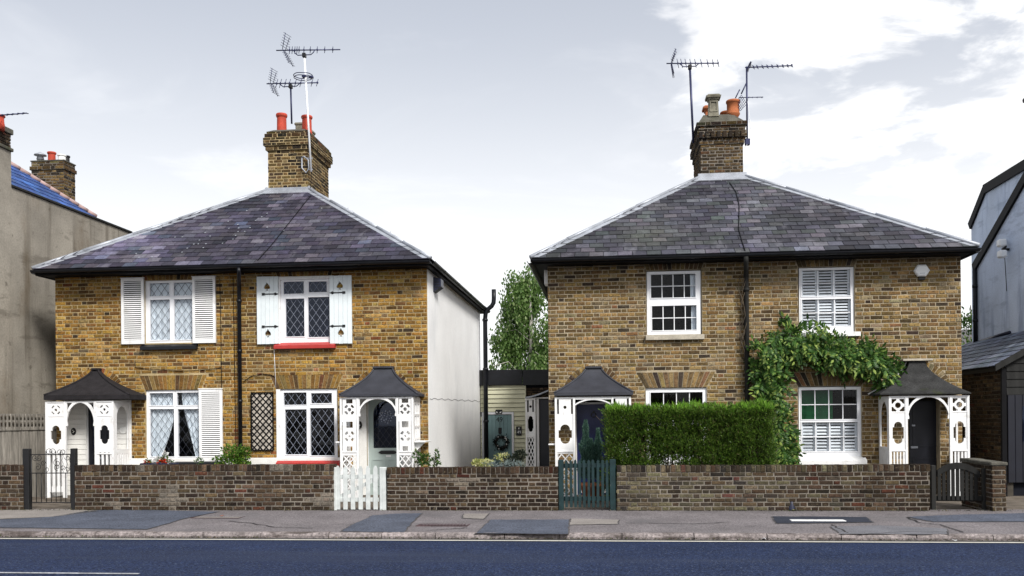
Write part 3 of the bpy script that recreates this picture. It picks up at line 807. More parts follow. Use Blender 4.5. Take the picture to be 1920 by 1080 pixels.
def leaded(win, l, y, pw, ph, bar, rnd, glass='glass'):
    """diamond quarries between lead cames, each pane its own piece"""
    x0, x1, z0, z1 = l
    hw, hh = pw/2, ph/2; edge = MB()
    nx, nz = int((x1-x0)/hw) + 2, int((z1-z0)/hh) + 2
    for i in range(-1, nx):
        for j in range(-1, nz):
            if (i + j) % 2: continue
            cx, cz = x0 + i*hw, z1 - j*hh
            p = clip_poly([(cx-hw, cz), (cx, cz-hh), (cx+hw, cz), (cx, cz+hh)], x0, x1, z0, z1)
            if len(p) < 3 or area(p) < .0002: continue
            tx, tz = rnd.uniform(-.012,.012), rnd.uniform(-.012,.012)
            f = [(x, y + (x-cx)*tx + (z-cz)*tz, z) for x, z in p]; n = len(f)
            mb = MB(); mb.add(f + [(a, b+.004, c) for a, b, c in f], [tuple(range(n)), tuple(range(n, 2*n))[::-1]] + [(k, n+k, n+(k+1) % n, (k+1) % n) for k in range(n)])
            if area(p) < pw*ph*.2: edge.add(mb.v, mb.f); continue
            mb.build('leaded_pane', M[glass], win)
    if edge.v: edge.build('edge_panes', M[glass], win, kind='stuff')
    mb = MB(); wd = .0024
    sl = ph / pw
    for sgn in (1, -1):
        k0 = -200
        for k in range(-60, 61):
            # lines z = z1 + sgn*sl*(x-x0) + (2k+1)*hh
            c = (2*k + 1) * hh
            pts = []
            for x in (x0, x1):
                z = z1 + sgn*sl*(x - x0) + c
                if z0 <= z <= z1: pts.append((x, z))
            for z in (z0, z1):
                x = x0 + (z - z1 - c)/(sgn*sl)
                if x0 < x < x1: pts.append((x, z))
            if len(pts) < 2: continue
            pts.sort(); a, b = pts[0], pts[-1]
            d = V((b[0]-a[0], 0, b[1]-a[1]))
            if d.length < .01: continue
            d.normalize(); s = V((-d.z, 0, d.x)) * wd
            A, B = V((a[0], y-.004, a[1])), V((b[0], y-.004, b[1]))
            q = V((0, .007, 0))
            mb.add([A-s, B-s, B+s, A+s, A-s+q, B-s+q, B+s+q, A+s+q], [(0,1,2,3),(0,4,5,1),(2,6,7,3)])
    mb.build('leading', M[bar], win)
def panes(win, l, y, nx, nz, bw=.017, glass='glass', mt='white_pvc'):
    x0, x1, z0, z1 = l; mb = MB()
    for i in range(1, nx):
        x = x0 + (x1-x0)*i/nx
        mb.bev(x-bw/2, x+bw/2, y-.016, y+.012, z0, z1, .003)
    for j in range(1, nz):
        z = z0 + (z1-z0)*j/nz
        for i in range(nx):
            xa, xb = x0 + (x1-x0)*i/nx + (bw/2 if i else 0), x0 + (x1-x0)*(i+1)/nx - (bw/2 if i < nx-1 else 0)
            mb.bev(xa, xb, y-.014, y+.010, z-bw/2, z+bw/2, .003)
    if mb.v: mb.build('glazing_bars', M[mt], win)
    for i in range(nx):
        for j in range(nz):
            xa, xb, za, zb = x0+(x1-x0)*i/nx+.002, x0+(x1-x0)*(i+1)/nx-.002, z0+(z1-z0)*j/nz+.002, z0+(z1-z0)*(j+1)/nz-.002
            t = random.uniform(-.006,.006); u = random.uniform(-.006,.006)
            f = [(xa, y-t-u, za), (xb, y+t-u, za), (xb, y+t+u, zb), (xa, y-t+u, zb)]
            mb = MB(); mb.add(f + [(a, b+.004, c) for a, b, c in f], [(0,1,2,3),(7,6,5,4),(0,4,5,1),(1,5,6,2),(2,6,7,3),(3,7,4,0)])
            mb.build('pane', M[glass], win)
def curtain(win, z0, z1, fl, fr, y, waves=9, amp=.018, seed=0, name='curtain'):
    """a hanging curtain between left edge fl(t) and right edge fr(t), t = 0 at the top"""
    rnd = random.Random(seed); nx, nz = 40, 16; vs, fs = [], []
    ph = [rnd.uniform(0, 6.28) for _ in range(3)]
    for j in range(nz + 1):
        t = j/nz; a, b = fl(t), fr(t)
        for i in range(nx + 1):
            s = i/nx
            vs.append((a + (b-a)*s, y + amp*(.3+.7*t)*(sin(waves*6.28*s + ph[0]) + .5*sin(waves*13.1*s + ph[1] + t)), z1 + (z0-z1)*t))
    for j in range(nz):
        for i in range(nx):
            k = j*(nx+1)+i; fs.append((k, k+nx+1, k+nx+2, k+1))
    mb = MB(); mb.add(vs, fs, smooth=True); return mb.build(name, M['curtain'], win)
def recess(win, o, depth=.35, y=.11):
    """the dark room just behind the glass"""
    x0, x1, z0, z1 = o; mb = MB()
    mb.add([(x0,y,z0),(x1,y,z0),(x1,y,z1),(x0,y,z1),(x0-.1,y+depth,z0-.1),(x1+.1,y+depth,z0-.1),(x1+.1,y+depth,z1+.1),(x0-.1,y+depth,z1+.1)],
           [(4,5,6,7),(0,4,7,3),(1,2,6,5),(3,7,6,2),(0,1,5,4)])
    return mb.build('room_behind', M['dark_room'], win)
def louvre_shutter(house, pr, y0=-.055, y1=-.012, n=29):
    x0, x1, z0, z1 = prect(*pr, y0); fw = .05
    mb = MB(); fret(mb, [rpoly(x0, x1, z0, z1)], [rpoly(x0+fw, x1-fw, z0+fw*1.6, z1-fw*1.1)], y1-y0, lambda s, z, d: (s, y0+d, z))
    mb.bev(x0-.012, x1+.012, y0-.012, y1, z1+.001, z1+.02, .004)
    sh = mb.build('shutter', M['white'], house)
    za, zb = z0+fw*1.6, z1-fw*1.1; st = (zb-za)/n
    me = MB().add; mb = MB(); w = (x1-x0)-2*fw+.004
    mb.add([(-w/2,-.012,-st*.30),(w/2,-.012,-st*.30),(w/2,-.004,st*.24),(-w/2,-.004,st*.24),(-w/2,-.004,-st*.32),(w/2,-.004,-st*.32),(w/2,.004,st*.22),(-w/2,.004,st*.22)],
           [(0,1,2,3),(7,6,5,4),(0,4,5,1),(3,2,6,7)])
    me = mb.mesh('slat', M['white'])
    for i in range(n):
        link('slat', me, sh, Matrix.Translation(((x0+x1)/2, y0+.012, za + st*(i+.5))) @ Matrix.Rotation(random.uniform(-.03,.03), 4, 'X'))
    box_part('backing', sh, M['dark_room'], x0+fw*.8, x1-fw*.8, y1-.008, y1-.004, za-.02, zb+.02)
    return sh
def plank_shutter(house, pr, spades, hinges, hx, y0=-.05, y1=-.014, n=5):
    x0, x1, z0, z1 = prect(*pr, y0)
    sh = node('shutter', house, ((x0+x1)/2, y0, z0)); sh['label'] = 'plank shutter with spade shaped cut-outs and black strap hinges'
    holes = []
    for px, py in spades:
        p = at(px, py, y0); holes.append(spade(p.x, p.z, .155))
    for i in range(n):
        a, b = x0 + (x1-x0)*i/n + .002, x0 + (x1-x0)*(i+1)/n - .002
        hs = [h for h in (clip_poly(h, a, b, z0, z1) for h in holes) if len(h) > 2]
        mb = MB(); fret(mb, [rpoly(a, b, z0 + random.uniform(-.004,.004), z1 + random.uniform(-.003,.003))], hs, y1-y0, lambda s, z, d: (s, y0+random.uniform(0,.0)+d, z))
        mb.build('plank', M['shutter_white'], sh)
    for zc in (z0+.09, z1-.09): box_part('batten', sh, M['shutter_white'], x0+.01, x1-.01, y1+.001, y1+.013, zc-.03, zc+.03)
    for py in hinges:
        a, b = at(hx[0], py, y0), at(hx[1], py, y0); z = a.z; mb = MB(); s = 1 if hx[1] > hx[0] else -1
        mb.bev(min(a.x,b.x)+.03, max(a.x,b.x), y0-.011, y0-.001, z-.011, z+.011, .003)
        mb.bev(b.x-.03, b.x+.03, y0-.014, y0-.0115, z-.024, z+.024, .001)
        mb.tube([(a.x + s*.05, y0-.002, z), (a.x + s*.05, y0-.010, z)], .028, 10)
        mb.add([(a.x-s*.02,y0-.009,z),(a.x+s*.03,y0-.009,z-.018),(a.x+s*.03,y0-.009,z+.018),(a.x-s*.02,y0-.002,z),(a.x+s*.03,y0-.002,z-.018),(a.x+s*.03,y0-.002,z+.018)], [(0,1,2),(3,5,4),(0,3,4,1),(0,2,5,3)])
        mb.build('hinge', M['iron'], sh)
M['shutter_white'] = mat('pale blue white shutter paint', (.70,.76,.78), rough=.5, var=.06, scale=4, var2=.04, spec=.35, stain=[dict(col=(.4,.45,.46), amt=.3, scale=4, lo=.58, hi=.75, stretch=(1,1,.3))])

def pot(parent, x, y, z0, r, h, mt, name='chimney_pot', taper=.86):
    mb = MB()
    mb.lathe(x, y, [(r*.94, z0-.12), (r*.96, z0), (r*.9, z0+h*.1), (r*taper, z0+h*.78), (r*taper, z0+h*.8), (r*1.0, z0+h*.83), (r*1.06, z0+h*.90), (r*1.04, z0+h*.97), (r*.96, z0+h), (r*.74, z0+h), (r*.70, z0+h*.7)], 18)
    return mb.build(name, M[mt], parent)
def stack(parent, x0, x1, yf, yb, z0, bands, pal, mortar, side, seed, soot_z):
    """a brick chimney: bands = (z top, how far it oversails)"""
    rnd = random.Random(seed); ch = node('chimney', parent, ((x0+x1)/2, yf, z0))
    mb = MB(); z = z0
    for zt, ov in bands:
        mb.box(x0-ov+.008, x1+ov-.008, yf-ov+.008, yb+ov-.008, z, zt-.004); z = zt
    mb.build('chimney_core', M[mortar], ch)
    def colf(s, zz):
        c = pick(pal, rnd)
        k = min(1, max(0, (zz - soot_z)/.5))
        return tuple(x*(1-.72*k*rnd.uniform(.6,1)) for x in c)
    z = z0
    for zt, ov in bands:
        n = max(1, round((zt - z)/.072)); co = (zt-z)/n
        for fi, (O, e, nrm, s1) in enumerate((((x0-ov, yf-ov, 0), (1,0,0), (0,-1,0), x1-x0+2*ov),
                                ((x1+ov, yf-ov, 0), (0,1,0), (1,0,0), yb-yf+2*ov) if side > 0 else ((x0-ov, yb+ov, 0), (0,-1,0), (-1,0,0), yb-yf+2*ov))):
            rects = lay(0, s1, z, z + n*co, [], co, .222, True, rnd)
            put_bricks(rects, face_matrix(O, e, nrm), ch, colf, 40 if fi else 400, 'chimney_brick', depth=.05, rnd=rnd, jit=.004)
        z = zt
    return ch

def ogee_roof(porch, el, er, yf, ze, t0, t1, ytop, zt, p, mt, ribs=True, ridge_mt=None, edge=.05, back=0.004, pz=1.0):
    """a porch roof sweeping up from its eave to a short ridge on the wall"""
    n = 12; rows = []
    for i in range(n + 1):
        t = i/n; k = (1-t)**p
        xl, xr = t0 + (el-t0)*k, t1 + (er-t1)*k; y = ytop + (yf-ytop)*k
        rows.append((xl, xr, y, ze + (zt-ze)*t))
    vs, fs = [], []; m_ = 6
    for xl, xr, y, z in rows:
        vs.append((xl, back, z))
        for j in range(m_ + 1): vs.append((xl + (xr-xl)*j/m_, y, z))
        vs.append((xr, back, z))
    w = m_ + 3
    for i in range(n):
        for j in range(w-1): fs.append((i*w+j, i*w+j+1, (i+1)*w+j+1, (i+1)*w+j))
    fs.append(tuple((n*w + j) for j in range(w)))
    mb = MB(); mb.add(vs, fs)
    # the thick edge of the roof
    mb.box(el, er, yf-.004, back, ze-edge, ze-.002)
    r = mb.build('porch_roof', M[mt], porch)
    if ribs:
        rb = MB()
        rb.tube([(a, y, z+.006) for a, b, y, z in rows], .020, 6); rb.tube([(b, y, z+.006) for a, b, y, z in rows], .020, 6)
        rb.bev(t0-.02, t1+.02, ytop-.04, back, zt-.012, zt+.03, .008)
        rb.build('roof_roll', M[ridge_mt or mt], porch)
    return r
def panel_holes(style, w, H):
    c = w/2; pw = .045; iw = w - 2*pw; h = []
    lat = None
    if style == 'arcs':
        zc = H - .17
        h += [circle(c, zc, .028, 14)] + [arcseg(c, zc, .072, .10, a-.42, a+.42) for a in (pi/4, 3*pi/4, 5*pi/4, 7*pi/4)]
        h += [cartouche(c, H*.655, iw*.66, .37)]
        n = 3; g = iw/(2*n+1)
        h += [rpoly(pw + g*(2*i+1) - g*.05, pw + g*(2*i+2) + g*.05, .24, H*.475) for i in range(n)]
        h += [rpoly(pw+.03, w-pw-.03, -.01, .13)]
    elif style == 'ring':
        zc = H - .165; s = min(.115, iw/2 - .005)
        h += [circle(c, zc, .052, 16)]
        for sx, sz in ((1,1),(-1,1),(-1,-1),(1,-1)):
            r_ = .088; arc = [(c + sx*r_*cos(a), zc + sz*r_*sin(a)) for a in (.34, .6, .97, 1.23)]
            h.append([(c + sx*s, zc + sz*r_*sin(.30)), (c + sx*s, zc + sz*s), (c + sx*r_*sin(.30), zc + sz*s)] + arc[::-1])
        h += [cartouche(c, H*.64, iw*.84, .40)]
        n = 4; g = iw/(2*n+.6)
        h += [rpoly(pw + g*(2*i+.15), pw + g*(2*i+1.25), .12, H*.455) for i in range(n)]
    elif style == 'slots':
        zc = H - .19
        h += [circle(c, zc, .030, 14), rpoly(pw*.7, pw*.7+.045, zc-.125, zc+.15), rpoly(w-pw*.7-.045, w-pw*.7, zc-.125, zc+.15)]
        h += [cartouche(c, H*.635, iw*.86, .36)]
        lat = (pw, w-pw, .06, H*.44)
        h += [rpoly(*lat)]
    elif style == 'ornate':
        for zc, r1 in ((H - .235, .036), (H*.615, .020)):
            h += [circle(c, zc, r1, 12)] + [arcseg(c, zc, .062, .108, a-.40, a+.40, 4) for a in (pi/4, 3*pi/4, 5*pi/4, 7*pi/4)]
        h += [rpoly(c-.065, c+.065, H-.115, H-.035), rpoly(c-.065, c+.065, H*.70, H*.76), rpoly(c-.055, c+.055, H*.46, H*.515)]
        h += [rpoly(pw*.7, pw*.7+.02, H*.47, H*.76), rpoly(w-pw*.7-.02, w-pw*.7, H*.47, H*.76), rpoly(pw*.7, pw*.7+.02, H-.33, H-.04), rpoly(w-pw*.7-.02, w-pw*.7, H-.33, H-.04)]
        lat = (pw, w-pw, .08, H*.425)
        h += [rpoly(*lat)]
    return h, lat
def lattice_bars(mb, lat, to3, nx, cell, wd=.011, d0=.006, d1=.02):
    x0, x1, z0, z1 = lat; dx = (x1-x0)/nx; sl = cell/dx
    for sgn in (1, -1):
        for k in range(-40, 41):
            c = k*cell; pts = []
            for x in (x0, x1):
                z = z0 + sgn*sl*(x-x0) + c
                if z0-1e-6 <= z <= z1+1e-6: pts.append((x, z))
            for z in (z0, z1):
                x = x0 + (z-z0-c)/(sgn*sl)
                if x0 < x < x1: pts.append((x, z))
            if len(pts) < 2: continue
            pts.sort(); a, b = pts[0], pts[-1]; L = math.hypot(b[0]-a[0], b[1]-a[1])
            if L < .02: continue
            ux, uz = (b[0]-a[0])/L, (b[1]-a[1])/L; sx, sz = -uz*wd, ux*wd
            q = [(a[0]-sx,a[1]-sz),(b[0]-sx,b[1]-sz),(b[0]+sx,b[1]+sz),(a[0]+sx,a[1]+sz)]
            dd = 0 if sgn > 0 else .007
            mb.add([to3(s, z, d0+dd) for s, z in q] + [to3(s, z, d1+dd) for s, z in q], [(0,1,2,3),(7,6,5,4),(0,4,5,1),(1,5,6,2),(2,6,7,3),(3,7,4,0)])
def fret_panel(porch, w, H, style, to3, thick=.03, zb=0.0, label=None):
    h, lat = panel_holes(style, w, H); mb = MB()
    T = lambda s, z, d: to3(s, z + zb, d)
    fret(mb, [rpoly(0, w, 0, H)], h, thick, T)
    # posts and rails stand proud of the cut board
    for a, b, c_, d_ in ((0, .04, 0, H), (w-.04, w, 0, H), (.04, w-.04, H-.025, H), (.04, w-.04, H*.455 if style != 'ring' else H*.46, H*.455+.028)):
        P = [T(a, c_, -.014), T(b, c_, -.014), T(b, d_, -.014), T(a, d_, -.014), T(a, c_, 0), T(b, c_, 0), T(b, d_, 0), T(a, d_, 0)]
        mb.add(P, [(0,1,2,3),(0,4,5,1),(1,5,6,2),(2,6,7,3),(3,7,4,0)])
    if style in ('arcs', 'ring'):
        P = [T(.04, H-.30, -.008), T(w-.04, H-.30, -.008), T(w-.04, H-.285, -.008), T(.04, H-.285, -.008), T(.04, H-.30, 0), T(w-.04, H-.30, 0), T(w-.04, H-.285, 0), T(.04, H-.285, 0)]
        mb.add(P, [(0,1,2,3),(0,4,5,1),(2,6,7,3)])
    o = mb.build('fretwork_panel', M['white'], porch, label=label)
    if lat:
        mb = MB(); lattice_bars(mb, lat, T, 2 if style == 'slots' else 2, .17 if style == 'slots' else .15, .010)
        mb.build('lattice', M['white'], porch)
    return o
def arch_head(porch, a, b, ztop, y0, rise, drop, thick=.035, corner=True, shallow=False):
    """the cut arch between the two panels"""
    w = b - a; c = (a+b)/2; zc = ztop - drop
    if shallow:
        arc = [(a + w*i/16, zc - rise + rise*sin(pi*i/16)**.8) for i in range(17)]
        mb = MB(); fret(mb, [[(a, zc - rise - .03)] + [(x, z - .028) for x, z in arc][1:-1] + [(b, zc - rise - .03), (b, zc-rise)] + arc[::-1]], [], thick, lambda s, z, d: (s, y0 + d, z))
        mb.box(a, b, y0-.004, y0 + thick, zc-.018, ztop)
    else:
        arc = [(c + (w/2-.012)*cos(pi - pi*i/20), zc - rise + rise*sin(pi*i/20)) for i in range(21)]
        arc2 = [(c + (w/2+.022)*cos(pi - pi*i/20), zc - rise + (rise+.035)*sin(pi*i/20)) for i in range(21)]
        outer = [(a, ztop), (a, zc-rise-.03), (a+.028, zc-rise-.03), (a+.028, zc-rise)] + arc[1:-1] + [(b-.028, zc-rise), (b-.028, zc-rise-.03), (b, zc-rise-.03), (b, ztop)]
        hs = []
        if corner:
            q = w*.235; hz = min(rise*.55, .17)
            for s in (1, -1):
                x = a if s > 0 else b
                # stays inside the spandrel
                hs.append([(x + s*.018, ztop-.03), (x + s*q, ztop-.03), (x + s*q*.55, ztop-.03-hz*.36), (x + s*.018, ztop-.03-hz)])
        mb = MB(); fret(mb, [outer], hs, thick, lambda s, z, d: (s, y0 + d, z))
    return mb.build('porch_arch', M['white'], porch)
def tube_part(name, parent, mt, pts, r, n=8, kind=None):
    mb = MB(); mb.tube(pts, r, n); return mb.build(name, mt, parent, kind)

def shell(name, label, pl, pr_, eaves_l, eaves_r, top_l, top_r, sof, palette, mortar, side_mt, holes_px, arches, rings, ncut, seed, avoid, left_mt='grey_render'):
    H = {}; rnd = random.Random(seed)
    XL, XR = at(pl, 690, 0).x, at(pr_, 690, 0).x
    ZS = at((pl+pr_)/2, sof, 0).z; DEP = 7.8; OV = .43
    ea, eb = at(*eaves_l, -.46), at(*eaves_r, -.46)
    ZE = (ea.z + eb.z)/2; xa, xb = ea.x, eb.x
    ta, tb = at(*top_l, 2.9), at(*top_r, 2.9); ZT = (ta.z + tb.z)/2
    root = thing(name, ((XL+XR)/2, 0, 0), label, 'house')
    holes = [prect(*h, 0) for h in holes_px]
    mb = MB(); wall_panel(mb, XL+.006, XR-.006, -.6, ZS, .009, .24, holes); mb.build('front_wall', M[mortar], root)
    box_part('side_wall', root, M[side_mt], XR-.24, XR, .056, DEP, -.6, ZS)
    box_part('side_wall', root, M[left_mt], XL, XL+.24, .056, DEP, -.6, ZS)
    box_part('back_wall', root, M[mortar], XL+.25, XR-.25, DEP-.24, DEP, -.6, ZS)
    # facing bricks
    z0 = -.15; rows = int((ZS - z0)/.075)
    cuts = [rcut(h[0], h[1], math.floor((h[2]-z0)/.075)*.075+z0-.001, h[3]+.001) for h in holes]
    for ar in arches: cuts.append(flatarch_cut(ar[0]-.005, ar[1]+.005, ar[2], ar[3], ar[4]))
    for rg in rings: cuts.append(ring_cut(*rg[:4]))
    rects = lay(XL, XR, z0, z0 + rows*.075, cuts + ncut, .075, .225, True, rnd)
    if ZS - (z0 + rows*.075) > .03: rects += lay(XL, XR, z0 + rows*.075, ZS, cuts, ZS-(z0+rows*.075), .225, True, rnd)
    def colf(s, z):
        nz = noise.noise(V((s*.9, z*.9, seed))); n2 = noise.noise(V((s*2.6, z*2.6, seed+5)))
        c = pick(palette, rnd)
        k = 1 + .22*nz + .16*n2
        if n2 > .32: c = tuple(x*.75 + y*.25 for x, y in zip(c, (.3,.24,.15)))
        return tuple(x*k for x in c)
    av = [prect(*a, 0) for a in avoid]
    def score(r):
        x, z = (r[0]+r[1])/2, (r[2]+r[3])/2
        hid = any(a[0] < x < a[1] and a[2] < z < a[3] for a in av) or z < .75
        return (0 if hid else (r[1]-r[0])*10) - abs(x)*.05 - abs(z - 2.6)*.02
    put_bricks(rects, face_matrix((0,0,0), (1,0,0), (0,-1,0)), root, colf, 300, score=score, rnd=rnd)
    pal2 = [(w, tuple(.8*v + .01 for v in c)) for w, c in palette]
    for ar in arches: flat_arch(root, *ar, pal2, rnd)
    for rg in rings:
        ring_arch(root, rg[0], rg[1], rg[2], rg[3], rg[4] if len(rg) > 4 else 0, rg[5] if len(rg) > 5 else pi, palette, rnd)
    # eaves: soffit, fascia, gutters
    yb = DEP + OV
    mb = MB()
    mb.box(xa+.05, xb-.05, -OV+.02, -.0, ZS-.012, ZS+.016); mb.box(xa+.05, xb-.05, DEP, yb-.02, ZS-.012, ZS+.016)
    mb.box(XR, xb-.05, 0, DEP, ZS-.012, ZS+.016); mb.box(xa+.05, XL, 0, DEP, ZS-.012, ZS+.016)
    mb.build('soffit', M['black'], root)
    fz = ZE - .03
    mb = MB(); mb.box(xa+.03, xb-.03, -OV-.005, -OV+.019, ZS-.03, fz); mb.box(xb-.049, xb-.025, -OV+.02, yb, ZS-.03, fz); mb.box(xa+.025, xa+.049, -OV+.02, yb, ZS-.03, fz)
    mb.build('fascia_board', M['black'], root)
    def gutter(p, q, inw):
        p, q = V(p), V(q); d = (q-p).normalized(); mb = MB(); n = 8
        ringp = lambda c: [c + V(inw)*(.058*cos(pi + pi*k/n)) + V((0,0,1))*(.058*sin(pi + pi*k/n)) for k in range(n+1)] + [c + V(inw)*(.050*cos(2*pi - pi*k/n)) + V((0,0,1))*(.050*sin(2*pi - pi*k/n)) for k in range(n+1)]
        a, b = ringp(p), ringp(q); k = len(a)
        mb.add(a+b, [(i, (i+1) % k, k+(i+1) % k, k+i) for i in range(k)] + [tuple(range(k))[::-1], tuple(range(k, 2*k))], smooth=False)
        L = (q-p).length; c = 1.2
        while c < L:                                  # joint collars
            o = p + d*c
            rr = [o + d*s + V(inw)*(.065*cos(pi+pi*j/n)) + V((0,0,1))*(.065*sin(pi+pi*j/n)) for s in (-.03,.03) for j in range(n+1)]
            mb.add(rr, [(j, j+1, n+1+j+1, n+1+j) for j in range(n)]); c += 1.83
        mb.build('gutter', M['black_gloss'], root)
    gz = ZE - .035
    gutter((xa-.01, -OV-.066, gz+.004), (xb+.01, -OV-.066, gz), (0,1,0))
    gutter((xb+.034, -OV+.03, gz), (xb+.034, yb, gz), (-1,0,0)); gutter((xa-.034, -OV+.03, gz), (xa-.034, yb, gz), (1,0,0))
    # roof planes
    yt0, yt1 = 2.9, DEP - 2.9 + .1
    cA, cB, cC, cD = V((xa,-.46,ZE)), V((xb,-.46,ZE)), V((xb,yb+.03,ZE)), V((xa,yb+.03,ZE))
    tA, tB, tC, tD = V((ta.x,yt0,ZT)), V((tb.x,yt0,ZT)), V((tb.x,yt1,ZT)), V((ta.x,yt1,ZT))
    mb = MB(); dn = V((0,0,-.012)); mb.add([p + dn for p in (cA,cB,cC,cD,tA,tB,tC,tD)], [(0,1,5,4),(1,2,6,5),(2,3,7,6),(3,0,4,7),(4,5,6,7)])
    mb.build('roof_deck', M['roof_felt'], root)
    H.update(root=root, XL=XL, XR=XR, ZS=ZS, ZE=ZE, ZT=ZT, xa=xa, xb=xb, DEP=DEP, OV=OV, c=(cA,cB,cC,cD), t=(tA,tB,tC,tD), ta=ta, tb=tb, rnd=rnd, holes=holes, gz=gz)
    return H
def hips(H):
    root = H['root']; rnd = random.Random(5)
    for c, t, n in ((H['c'][0], H['t'][0], 5), (H['c'][1], H['t'][1], 5), (H['c'][2], H['t'][2], 2), (H['c'][3], H['t'][3], 2)):
        d = (t - c); L = d.length; u = d.normalized()
        for i in range(n):
            a, b = c + d*(i/n), c + d*((i+1)/n); a = a - u*.05 if i else a - u*.02
            mb = MB(); up = V((0,0,.028 + .004*(i % 2)))
            mb.tube([a + up, b + up], [.040, .034], 8)
            # the wings lie on both slopes
            hx, hy = (1 if c.x < t.x else -1), (1 if c.y < t.y else -1)
            for w in (V((hx*.15, 0, 0)), V((0, hy*.15, 0))):
                # follow the slope: slope along y has no x fall and the other way round
                w2 = w.copy()
                z = .024 + .003*(i % 2)
                if w.x: w2 = V((w.x, 0, 0))           # front/back slope: level in x
                else: w2 = V((0, w.y, 0))             # side slope: level in y
                mb.add([a + V((0,0,z)), b + V((0,0,z)), b + w2 + V((0,0,z)), a + w2 + V((0,0,z)), a+w2+V((0,0,z-.02)), b+w2+V((0,0,z-.02))], [(0,1,2,3) if w.x*hy > 0 else (3,2,1,0), (3,2,5,4)])
            mb.build('hip_flashing', M['lead'], root)

# ================================================================== LEFT PAIR OF COTTAGES
def px_z(px, py, Y=0.0): return at(px, py, Y).z
A_, B_, C_, D_ = (271,525,365,643), (520,518,621,645), (273,731,378,866), (518,729,633,866)
dr1, dr2 = (164,752,207,945), (688,748,757,945)
def arch_of(h, top_py, sp, x0=None, x1=None):
    r = prect(*h, 0); z1 = px_z((h[0]+h[2])/2, top_py) if top_py else None
    return [r[0], r[1], r[3], z1, sp]
ZSL = at(453, 511, 0).z
archesL = [arch_of(C_, 703, .12), arch_of(D_, 702, .12), arch_of(A_, None, .03), arch_of(B_, None, .03)]
for a in archesL:
    if a[3] is None: a[3] = ZSL - .004
def ring_at(px, py, r1, lo=.35):
    p = at(px, py, 0); return (p.x, p.z, r1 - .115, r1, lo, pi - lo)
ringsL = [ring_at(183, 742, .57), ring_at(716, 745, .60)]
HL = shell('cottage_pair', 'yellow brick cottage pair with shuttered leaded windows, red sills and a white side wall',
           104, 802, (62, 503), (806, 487), (500, 357), (579, 358), 511, PAL_L, 'mortar_warm', 'white_wall',
           [A_, B_, C_, D_, dr1, dr2], archesL, ringsL, [], 2.0,
           [(120,692,250,900), (635,688,795,900), (226,518,272,646), (358,518,405,646), (480,515,524,646), (616,515,661,646), (370,728,418,866), (468,733,515,846)])
L = HL['root']; rndL = HL['rnd']
def slate_col(pal, seed, streak=0.0, moss=0.0):
    r = random.Random(seed)
    def f(s, v):
        c = pick(pal, r); n = noise.noise(V((s*.55, v*.7, seed))); k = (1 + .55*n)*r.uniform(.72,1.3)
        if streak:
            q = noise.noise(V((s*1.1 - v*.5, v*.45 + 3, seed+1)))
            if q > .18: k *= 1 + streak*min(1, (q-.18)*7)
            if q < -.22: k *= .55
        c = tuple(x*k for x in c)
        if moss:
            g = noise.noise(V((s*.5+9, v*.6, seed+2)))
            if g > .15: t = min(.6, (g-.15)*3*moss); c = tuple(x*(1-t)+y*t for x, y in zip(c, (.085,.095,.06)))
        return c
    return f
PAL_SL = [(4,(0.0420,0.0372,0.0588)), (3,(0.0570,0.0510,0.0708)), (2,(0.0300,0.0282,0.0468)), (1.5,(0.0810,0.0750,0.0930)), (1,(0.0360,0.0420,0.0630))]
PAL_SR = [(4,(0.0510,0.0510,0.0648)), (3,(0.0660,0.0630,0.0768)), (2,(0.0372,0.0372,0.0510)), (1.5,(0.0810,0.0780,0.0930)), (1.2,(0.0540,0.0600,0.0630))]
def roof(H, pal, seed, streak, moss):
    c, t = H['c'], H['t']; rd = random.Random(seed)
    slates(H['root'], c[0], c[1], t[0], t[1], .200, .27, slate_col(pal, seed, streak, moss), 300, rd)
    slates(H['root'], c[1], c[2], t[1], t[2], .200, .27, slate_col(pal, seed+1), 0, rd)
    slates(H['root'], c[3], c[0], t[3], t[0], .200, .27, slate_col(pal, seed+2), 0, rd)
    hips(H)
roof(HL, PAL_SL, 21, 2.4, 0)
# small pale clips holding slipped slates
mb = MB(); c0, t0 = HL['c'][0], HL['t'][0]
up = V((0, t0.y-c0.y, t0.z-c0.z)); Hh = up.length; up.normalize(); nn = V((1,0,0)).cross(up)
rd = random.Random(8)
for rrow in range(2, 15):
    for k in range(rd.randint(1, 4)):
        xx = c0.x + 1.0 + rrow*.16 + rd.random()*2.0 + (k*.27); p = V((xx, c0.y, c0.z)) + up*(rrow*.2 - .015) + nn*.024
        e = V((1,0,0))*.013; u2 = up*.017
        mb.add([p-e-u2, p+e-u2, p+e+u2, p-e+u2, p-e-u2+nn*.004, p+e-u2+nn*.004, p+e+u2+nn*.004, p-e+u2+nn*.004], [(4,5,6,7),(0,1,5,4),(1,2,6,5),(2,3,7,6),(3,0,4,7)])
mb.build('slate_clips', M['lead'], L, kind='stuff')
